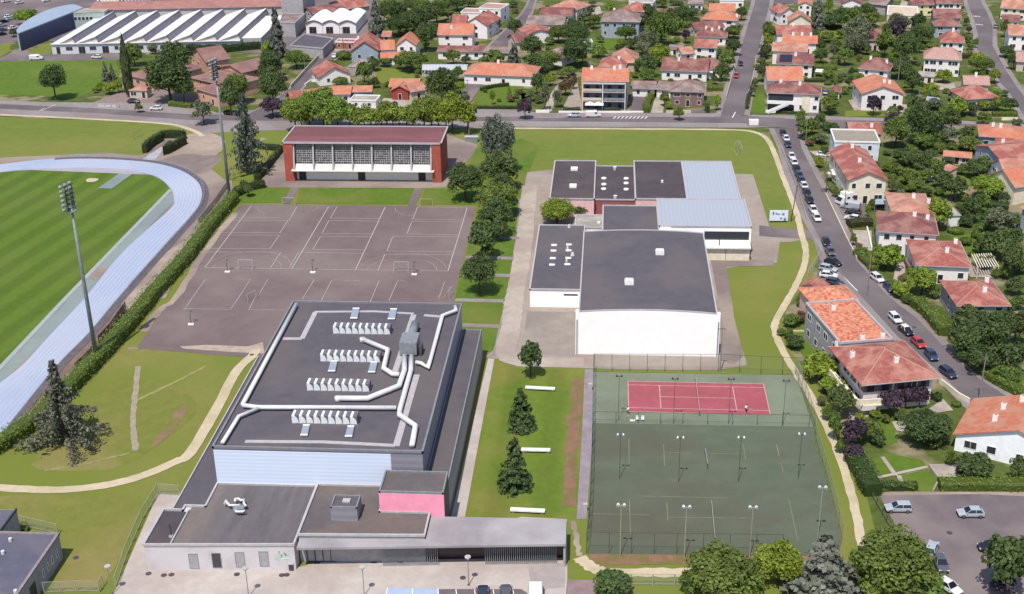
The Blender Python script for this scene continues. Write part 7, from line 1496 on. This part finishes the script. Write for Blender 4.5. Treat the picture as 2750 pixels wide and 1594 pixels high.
# tennis nets
def net(P, Q, label):
    O = (P+Q)/2; O.z = 0; r = empty('tennis_net', O); tag(r, label, 'tennis net', 'tennis nets')
    for p in (P, Q): MB().cyl(p.x, p.y, 0, .06, 1.1, 8).build('post', POSTG, r, O)
    MB().add([(P.x, P.y, .1), (Q.x, Q.y, .1), (Q.x, Q.y, 1.0), (P.x, P.y, 1.0)], [(0, 1, 2, 3)]).build('net', MATS.get('net_mesh') or mesh_wire('net_mesh', (70, 74, 66), .45), r, O)
    MB().bar(P+Vector((0, 0, 1.02)), Q+Vector((0, 0, 1.02)), .03, .04).build('tape', WHITEP, r, O)
net(Vector((tx+11.885, ty-.9, 0)), Vector((tx+11.885, ty+11.9, 0)), 'tennis net across the red court')
P = PL('23 1775,85 1800,240'); net(P[1], P[0], 'net on the upper half of the old green courts'); P = PL('23 1835,590 1870,960'); net(P[1], P[0], 'net on the lower half of the old green courts')
# small items by the court
for s_, lb, nm in (('22 1075,1195', 'white sports bag on the ground below the red court', 'sports_bag'), ('22 1150,1190', 'pair of white folded chairs below the red court', 'folding_chair')):
    P = PL(s_)[0]; r = empty(nm, P); tag(r, lb, nm.split('_')[1])
    if nm == 'sports_bag': MB().tube([(-.45, 0, .22), (.45, 0, .22)], .22, 10).build('bag_body', WHITEP, r, smooth=True); MB().tube([(-.25, 0, .42), (0, 0, .6), (.25, 0, .42)], .03, 5).build('handle', DKGREY, r)
    else:
        for dx in (-.5, .4): b = MB(); b.box(dx, 0, .42, .5, .5, .05); b.box(dx, .25, .45, .5, .05, .5); b.build('seat', WHITEP, r); b = MB(); [b.bar((dx+i*.2, -.22, 0), (dx+i*.2, .22, .44), .03) for i in (-1, 1)]; b.build('leg', STEEL, r)
# ------------------------------------------------------------------ people (skinned skeleton, one continuous body)
def person(P, yaw, label, pose, shirt, shorts):
    J = pose; V = [J[k] for k in ('pel', 'spi', 'che', 'nec', 'hea', 'top', 'ls', 'le', 'lw', 'rs', 're', 'rw', 'lh', 'lk', 'la', 'lt', 'rh', 'rk', 'ra', 'rt', 'lf', 'rf')]
    E = [(0, 1), (1, 2), (2, 3), (3, 4), (4, 5), (2, 6), (6, 7), (7, 8), (2, 9), (9, 10), (10, 11), (0, 12), (12, 13), (13, 14), (14, 15), (0, 16), (16, 17), (17, 18), (18, 19), (8, 20), (11, 21)]
    Rr = [.15, .14, .16, .06, .095, .08, .065, .045, .032, .065, .045, .032, .095, .06, .042, .035, .095, .06, .042, .035, .035, .035]
    me = bpy.data.meshes.new('body'); me.from_pydata(V, E, []); o = bpy.data.objects.new('body', me); COL.objects.link(o)
    sk = o.modifiers.new('skin', 'SKIN'); sd_ = o.modifiers.new('sub', 'SUBSURF'); sd_.levels = sd_.render_levels = 1
    for i, x in enumerate(me.skin_vertices[0].data): x.radius = (Rr[i], Rr[i]); x.use_root = i == 0
    bpy.context.view_layer.update(); dg = bpy.context.evaluated_depsgraph_get(); m2 = bpy.data.meshes.new_from_object(o.evaluated_get(dg)); bpy.data.objects.remove(o)
    r = empty('person', P, yaw); tag(r, label, 'person'); skin = mk('skin_tone', (206, 160, 136), (196, 150, 126), 4, k=1.2)
    m2.materials.clear(); m2.materials.append(skin); bd = bpy.data.objects.new('body', m2); COL.objects.link(bd); bd.parent = r
    def cloth(nm, seq, rad, mat):
        b = MB()
        for sq, rd in zip(seq, rad): b.tube([V[i] for i in sq], rd[0], 10, rd[1])
        b.build(nm, mat, r, smooth=True)
    cloth('shirt', [(0, 1, 2), (2, 6, 7), (2, 9, 10)], [(.175, .2), (.12, .075), (.12, .075)], shirt)
    cloth('shorts', [(1, 0), (0, 12, 13), (0, 16, 17)], [(.17, .18), (.15, .1), (.15, .1)], shorts)
    cloth('shoes', [(14, 15), (18, 19)], [(.06, .05), (.06, .05)], WHITEP)
    h = V[4]; MB().ell((h[0], h[1]-.01, h[2]+.05), .115, .125, .11).build('hair', mk('dark_hair', (70, 56, 48), (54, 44, 40), 4, k=1.3), r, smooth=True)
    for s_, w_ in ((1, 8), (-1, 11)):
        q = V[w_]; e = V[20 if w_ == 8 else 21]; b = MB()
        d = (Vector(e)-Vector(q)).normalized(); sd = d.cross(Vector((0, 0, 1)));  sd = sd.normalized() if sd.length > .1 else Vector((1, 0, 0))
        for k, l_ in enumerate((.075, .085, .08, .065)): b.tube([Vector(e)+sd*(.014*(k-1.5)), Vector(e)+sd*(.018*(k-1.5))+d*l_*.6, Vector(e)+sd*(.018*(k-1.5))+d*l_-Vector((0, .01, 0))], .009, 5, .007)
        b.tube([Vector(q)+sd*.02, Vector(q)+sd*.05+d*.05, Vector(q)+sd*.05+d*.09], .011, 5, .008); b.build('fingers', skin, r)
    return r, V
PO = dict(pel=(0, 0, .95), spi=(0, -.02, 1.12), che=(0, -.05, 1.36), nec=(0, -.06, 1.5), hea=(0, -.09, 1.6), top=(0, -.08, 1.72), ls=(.2, -.04, 1.42), le=(.36, -.16, 1.2), lw=(.3, -.38, 1.14), lf=(.28, -.46, 1.14), rs=(-.2, -.05, 1.42), re=(-.42, -.02, 1.22), rw=(-.55, -.26, 1.2), rf=(-.57, -.34, 1.21), lh=(.1, 0, .9), lk=(.2, -.1, .5), la=(.24, .04, .08), lt=(.25, -.14, .05), rh=(-.1, 0, .9), rk=(-.18, -.12, .5), ra=(-.24, .08, .08), rt=(-.27, -.1, .05))
p_, V_p = person(PL('22 2168,1112')[0], RAD(75), 'tennis player in white top and dark shorts at the right of the red court', PO, WHITEP, mk('dark_red_shorts', (110, 50, 44), (90, 40, 36), 3, k=1.2))
def racket(P, yaw, V_p, label):
    r = empty('tennis_racket', P, yaw); tag(r, label, 'racket'); a = Vector(V_p[21]); b = MB(); b.tube([a-Vector((-.03, -.06, 0)), a+Vector((-.12, -.3, .1))], .016, 6); b.build('handle', DKGREY, r)
    c = a+Vector((-.2, -.5, .16)); MB().tube([c+Vector((.12*math.cos(t_*.57), .17*math.sin(t_*.57), .05*math.sin(t_*.57))) for t_ in range(12)], .014, 5).build('head', TRIM, r)
racket(p_.location, RAD(75), V_p, 'racket held by the tennis player on the right')
p2, V2 = person(PL('22 1032,1130')[0], RAD(-80), 'tennis player in white clothes at the left end of the red court', PO, WHITEP, mk('grey_shorts', (180, 172, 180), (160, 152, 160), 3, k=1.2))
racket(p2.location, RAD(-80), V2, 'racket held by the tennis player on the left')
# person near the school drive etc: none visible
# ------------------------------------------------------------------ small garden things
def bx(nm, lab, cat, s_, dims, mat, top=None, topm=None):
    P = PL(s_)[0]; r = empty(nm, P); tag(r, lab, cat); MB().box(0, 0, 0, *dims).build('body', mat, r)
    if top: MB().box(0, 0, dims[2]+.01, dims[0]*1.12, dims[1]*1.12, top).build('lid', topm or TRIM, r)
for nm, lab, cat, s_, d_, mt in (('electrical_cabinet', 'small grey cabinet beside the court walk, upper one', 'cabinet', '22 665,890', (.6, .5, 1.2), TRIM), ('electrical_cabinet', 'small pale cabinet beside the court walk, lower one', 'cabinet', '23 618,640', (.6, .5, 1.2), TRIM), ('litter_bin', 'dark litter bin against the entrance wall below the green emblem', 'bin', '13 300,1210', (.6, .6, 1.1), DKGREY), ('utility_cabinet', 'pale steel box on the apron right of the red gymnasium', 'cabinet', '10 2040,1365', (3.4, 1.6, 1.4), STEEL), ('garden_table', 'white table on the vegetable plot right of the palm', 'table', '31 1605,300', (2.4, 1.2, .8), WHITEP)): bx(nm, lab, cat, s_, d_, mt, .08)
# pergola with pale slats
P_ = PL('31 2000,1120 2180,1110 2260,1240 2060,1250'); O = sum(P_, Vector())/4; r = empty('pergola', O); tag(r, 'pergola with pale slats right of the orange-red hipped house', 'pergola'); b = MB()
for k in range(9): b.bar(P_[0].lerp(P_[1], k/8)+Vector((0, 0, 2.5)), P_[3].lerp(P_[2], k/8)+Vector((0, 0, 2.5)), .18, .12)
b.build('slat', CREAM, r, O)
for p in P_: MB().cyl(p.x, p.y, 0, .08, 2.45, 6).build('post', CREAM, r, O)
for s_, w_ in (('33 1150,120 1280,300', .7), ('33 1110,320 1590,215', .6), ('33 1310,300 1350,420', .7)): ribbon('garden_path', PATIO, 5.2, PL(s_), w_, sm=False)
def shelter(s_, z, lab, nm, mat):
    P_ = PL(s_, z); O = sum(P_, Vector())/len(P_); O.z = 0; r = empty(nm, O); tag(r, lab, nm.replace('_', ' '))
    MB().add([(p.x, p.y, z+(.25 if i > 1 else 0)) for i, p in enumerate(P_)]+[(p.x, p.y, z-.1+(.25 if i > 1 else 0)) for i, p in enumerate(P_)], [(0, 1, 2, 3), (7, 6, 5, 4), (0, 4, 5, 1), (1, 5, 6, 2), (2, 6, 7, 3), (3, 7, 4, 0)]).build('roof', mat, r, O)
    for p in P_: MB().cyl(p.x*.97+O.x*.03, p.y*.97+O.y*.03, 0, .07, z-.1, 6).build('post', STEEL, r, O)
PB = mk('pale_blue_sheet', (176, 186, 200), (160, 170, 186), 1, .5, k=1.5)
shelter('31 2195,290 2330,300 2325,245 2215,255', 2.4, 'pale blue carport roof beside the blue-walled house', 'carport', PB)
shelter('31 1080,530 1190,530 1190,490 1085,490', 2.4, 'blue-grey awning roof at the foot of the long gable house', 'awning', PB)
shelter('31 610,235 700,250 690,205 615,200', 2.4, 'pale awning roof beside the palm left of the long gable house', 'awning', WHITEP)
shelter('30 1570,965 1730,1010 1700,950 1580,935', 2.0, 'long pale garden shelter left of the wide red-brown roof', 'garden_shelter', PB)
shelter('30 500,690 620,700 610,675 510,670', 1.8, 'low whitish garden shelter below the bright box-shaped hedge', 'garden_shelter', WHITEP)
shelter('20 1790,690 1850,700 1850,675 1800,668', 2.4, 'small white awning right of the long maroon bungalow', 'awning', WHITEP)
mh = MB()
for s_ in ('03 1437,1250', '03 1585,1265', '03 1658,1260', '03 2290,1257', '13 205,1265', '13 252,1262', '13 545,1150', '13 1095,1145', '13 1355,1143', '13 1955,1290', '33 1800,855', '03 735,1095', '02 2435,552', '32 1460,285', '21 1360,640'):
    p = PL(s_)[0]
    if s_[0:2] != '21': mh.cyl(p.x, p.y, .1, .42, .02, 12)
o = mh.build('manhole_covers', DKGREY); o['kind'] = 'structure'
# ------------------------------------------------------------------ garden planting between the houses
def inside(x, y, poly):
    c = False; n = len(poly); j = n-1
    for i in range(n):
        xi, yi = poly[i]; xj, yj = poly[j]
        if (yi > y) != (yj > y) and x < (xj-xi)*(y-yi)/(yj-yi)+xi: c = not c
        j = i
    return c
def seg_ok(x, y, rad):
    for dx, dy in ((0, 0), (rad, 0), (-rad, 0), (0, rad), (0, -rad)):
        for pl in KEEP:
            if inside(x+dx, y+dy, pl): return False
    return True
ZONES = [[(p.x, p.y) for p in PL(s_)] for s_ in ('10 1150,120 1700,-40 20 2200,-40 1930,1080 0,1080 10 1150,1010 1150,500', '30 60,1080 420,20 1950,20 2480,1100 1900,1140 560,1080', '30 340,1230 2900,1260 33 2900,0 32 2500,600 1500,0 31 1000,900 500,300')]
prng = random.Random(77); cnt_ = 0; tries = 0
while cnt_ < 290 and tries < 26000:
    tries += 1; zn = prng.choice(ZONES); xs_ = [p[0] for p in zn]; ys_ = [p[1] for p in zn]
    x, y = prng.uniform(min(xs_), max(xs_)), prng.uniform(min(ys_), max(ys_)); rad = prng.choice((.9, 1.1, 1.3, 1.5, 1.8, 2.1))
    if not inside(x, y, zn) or not seg_ok(x, y, rad+.3): continue
    if any((x-t[2])**2+(y-t[3])**2 < (rad*.9+t[4]*.75)**2 for t in TREES): continue
    px_, py_ = proj((x, y, 1))
    if not (10 < px_ < 2740 and 5 < py_ < 1580): continue
    tree(prng.choice('bbmmmmyyoossr' if rad < 2 else 'bbmmmyo'), (x, y), rad, rad*prng.uniform(1.15, 1.55)); cnt_ += 1
print('planted', cnt_)
# ------------------------------------------------------------------ plant labels: say which one
def rel(dx, dy):
    if abs(dx) > abs(dy)*1.2: return 'right of' if dx > 0 else 'left of'
    return 'behind' if dy > 0 else 'in front of'
ALT = ('', 'tall ', 'broad ', 'small ', 'low ', 'slender ', 'bushy ', 'medium ')
TREES.sort(key=lambda t: -(t[4]*t[5]))
for r, k, x, y, R_, H_ in TREES:
    near = sorted(((lx-x)**2+(ly-y)**2, n, lx, ly) for n, lx, ly in LM)[:14]
    size = 'large ' if R_ > 5 else 'small ' if R_ < 1.6 else 'medium-sized ' if R_ < 3 else ''
    sh_ = KN[k] if not (H_ < 3.3 and k in 'bmyo') else {'b': 'dark green shrub', 'm': 'mid green shrub', 'y': 'bright yellow-green shrub', 'o': 'grey-green shrub'}[k]
    done = False; cands = []
    for d, n, lx, ly in near[:2]: cands.append('%s%s %s the %s' % (size, sh_, rel(x-lx, y-ly), n))
    for i in range(len(near)):
        for j in range(i+1, len(near)):
            if i+j < 16:
                a, b_ = near[i], near[j]; cands.append('%s%s %s the %s, %s the %s' % (size, sh_, rel(x-a[2], y-a[3]), a[1], rel(x-b_[2], y-b_[3]), b_[1]))
    cands = [c for c in cands if c not in USED and len(c.split()) <= 16]
    lab = cands[0] if cands else '%s%s, %d metres from the %s' % (size, sh_, round(math.sqrt(near[0][0])), near[0][1])
    tag(r, lab, 'shrub' if 'shrub' in lab.split(',')[0] else 'tree')
    if 'shrub' in sh_ and r.name.startswith('broadleaf_tree'): r.name = 'garden_shrub'
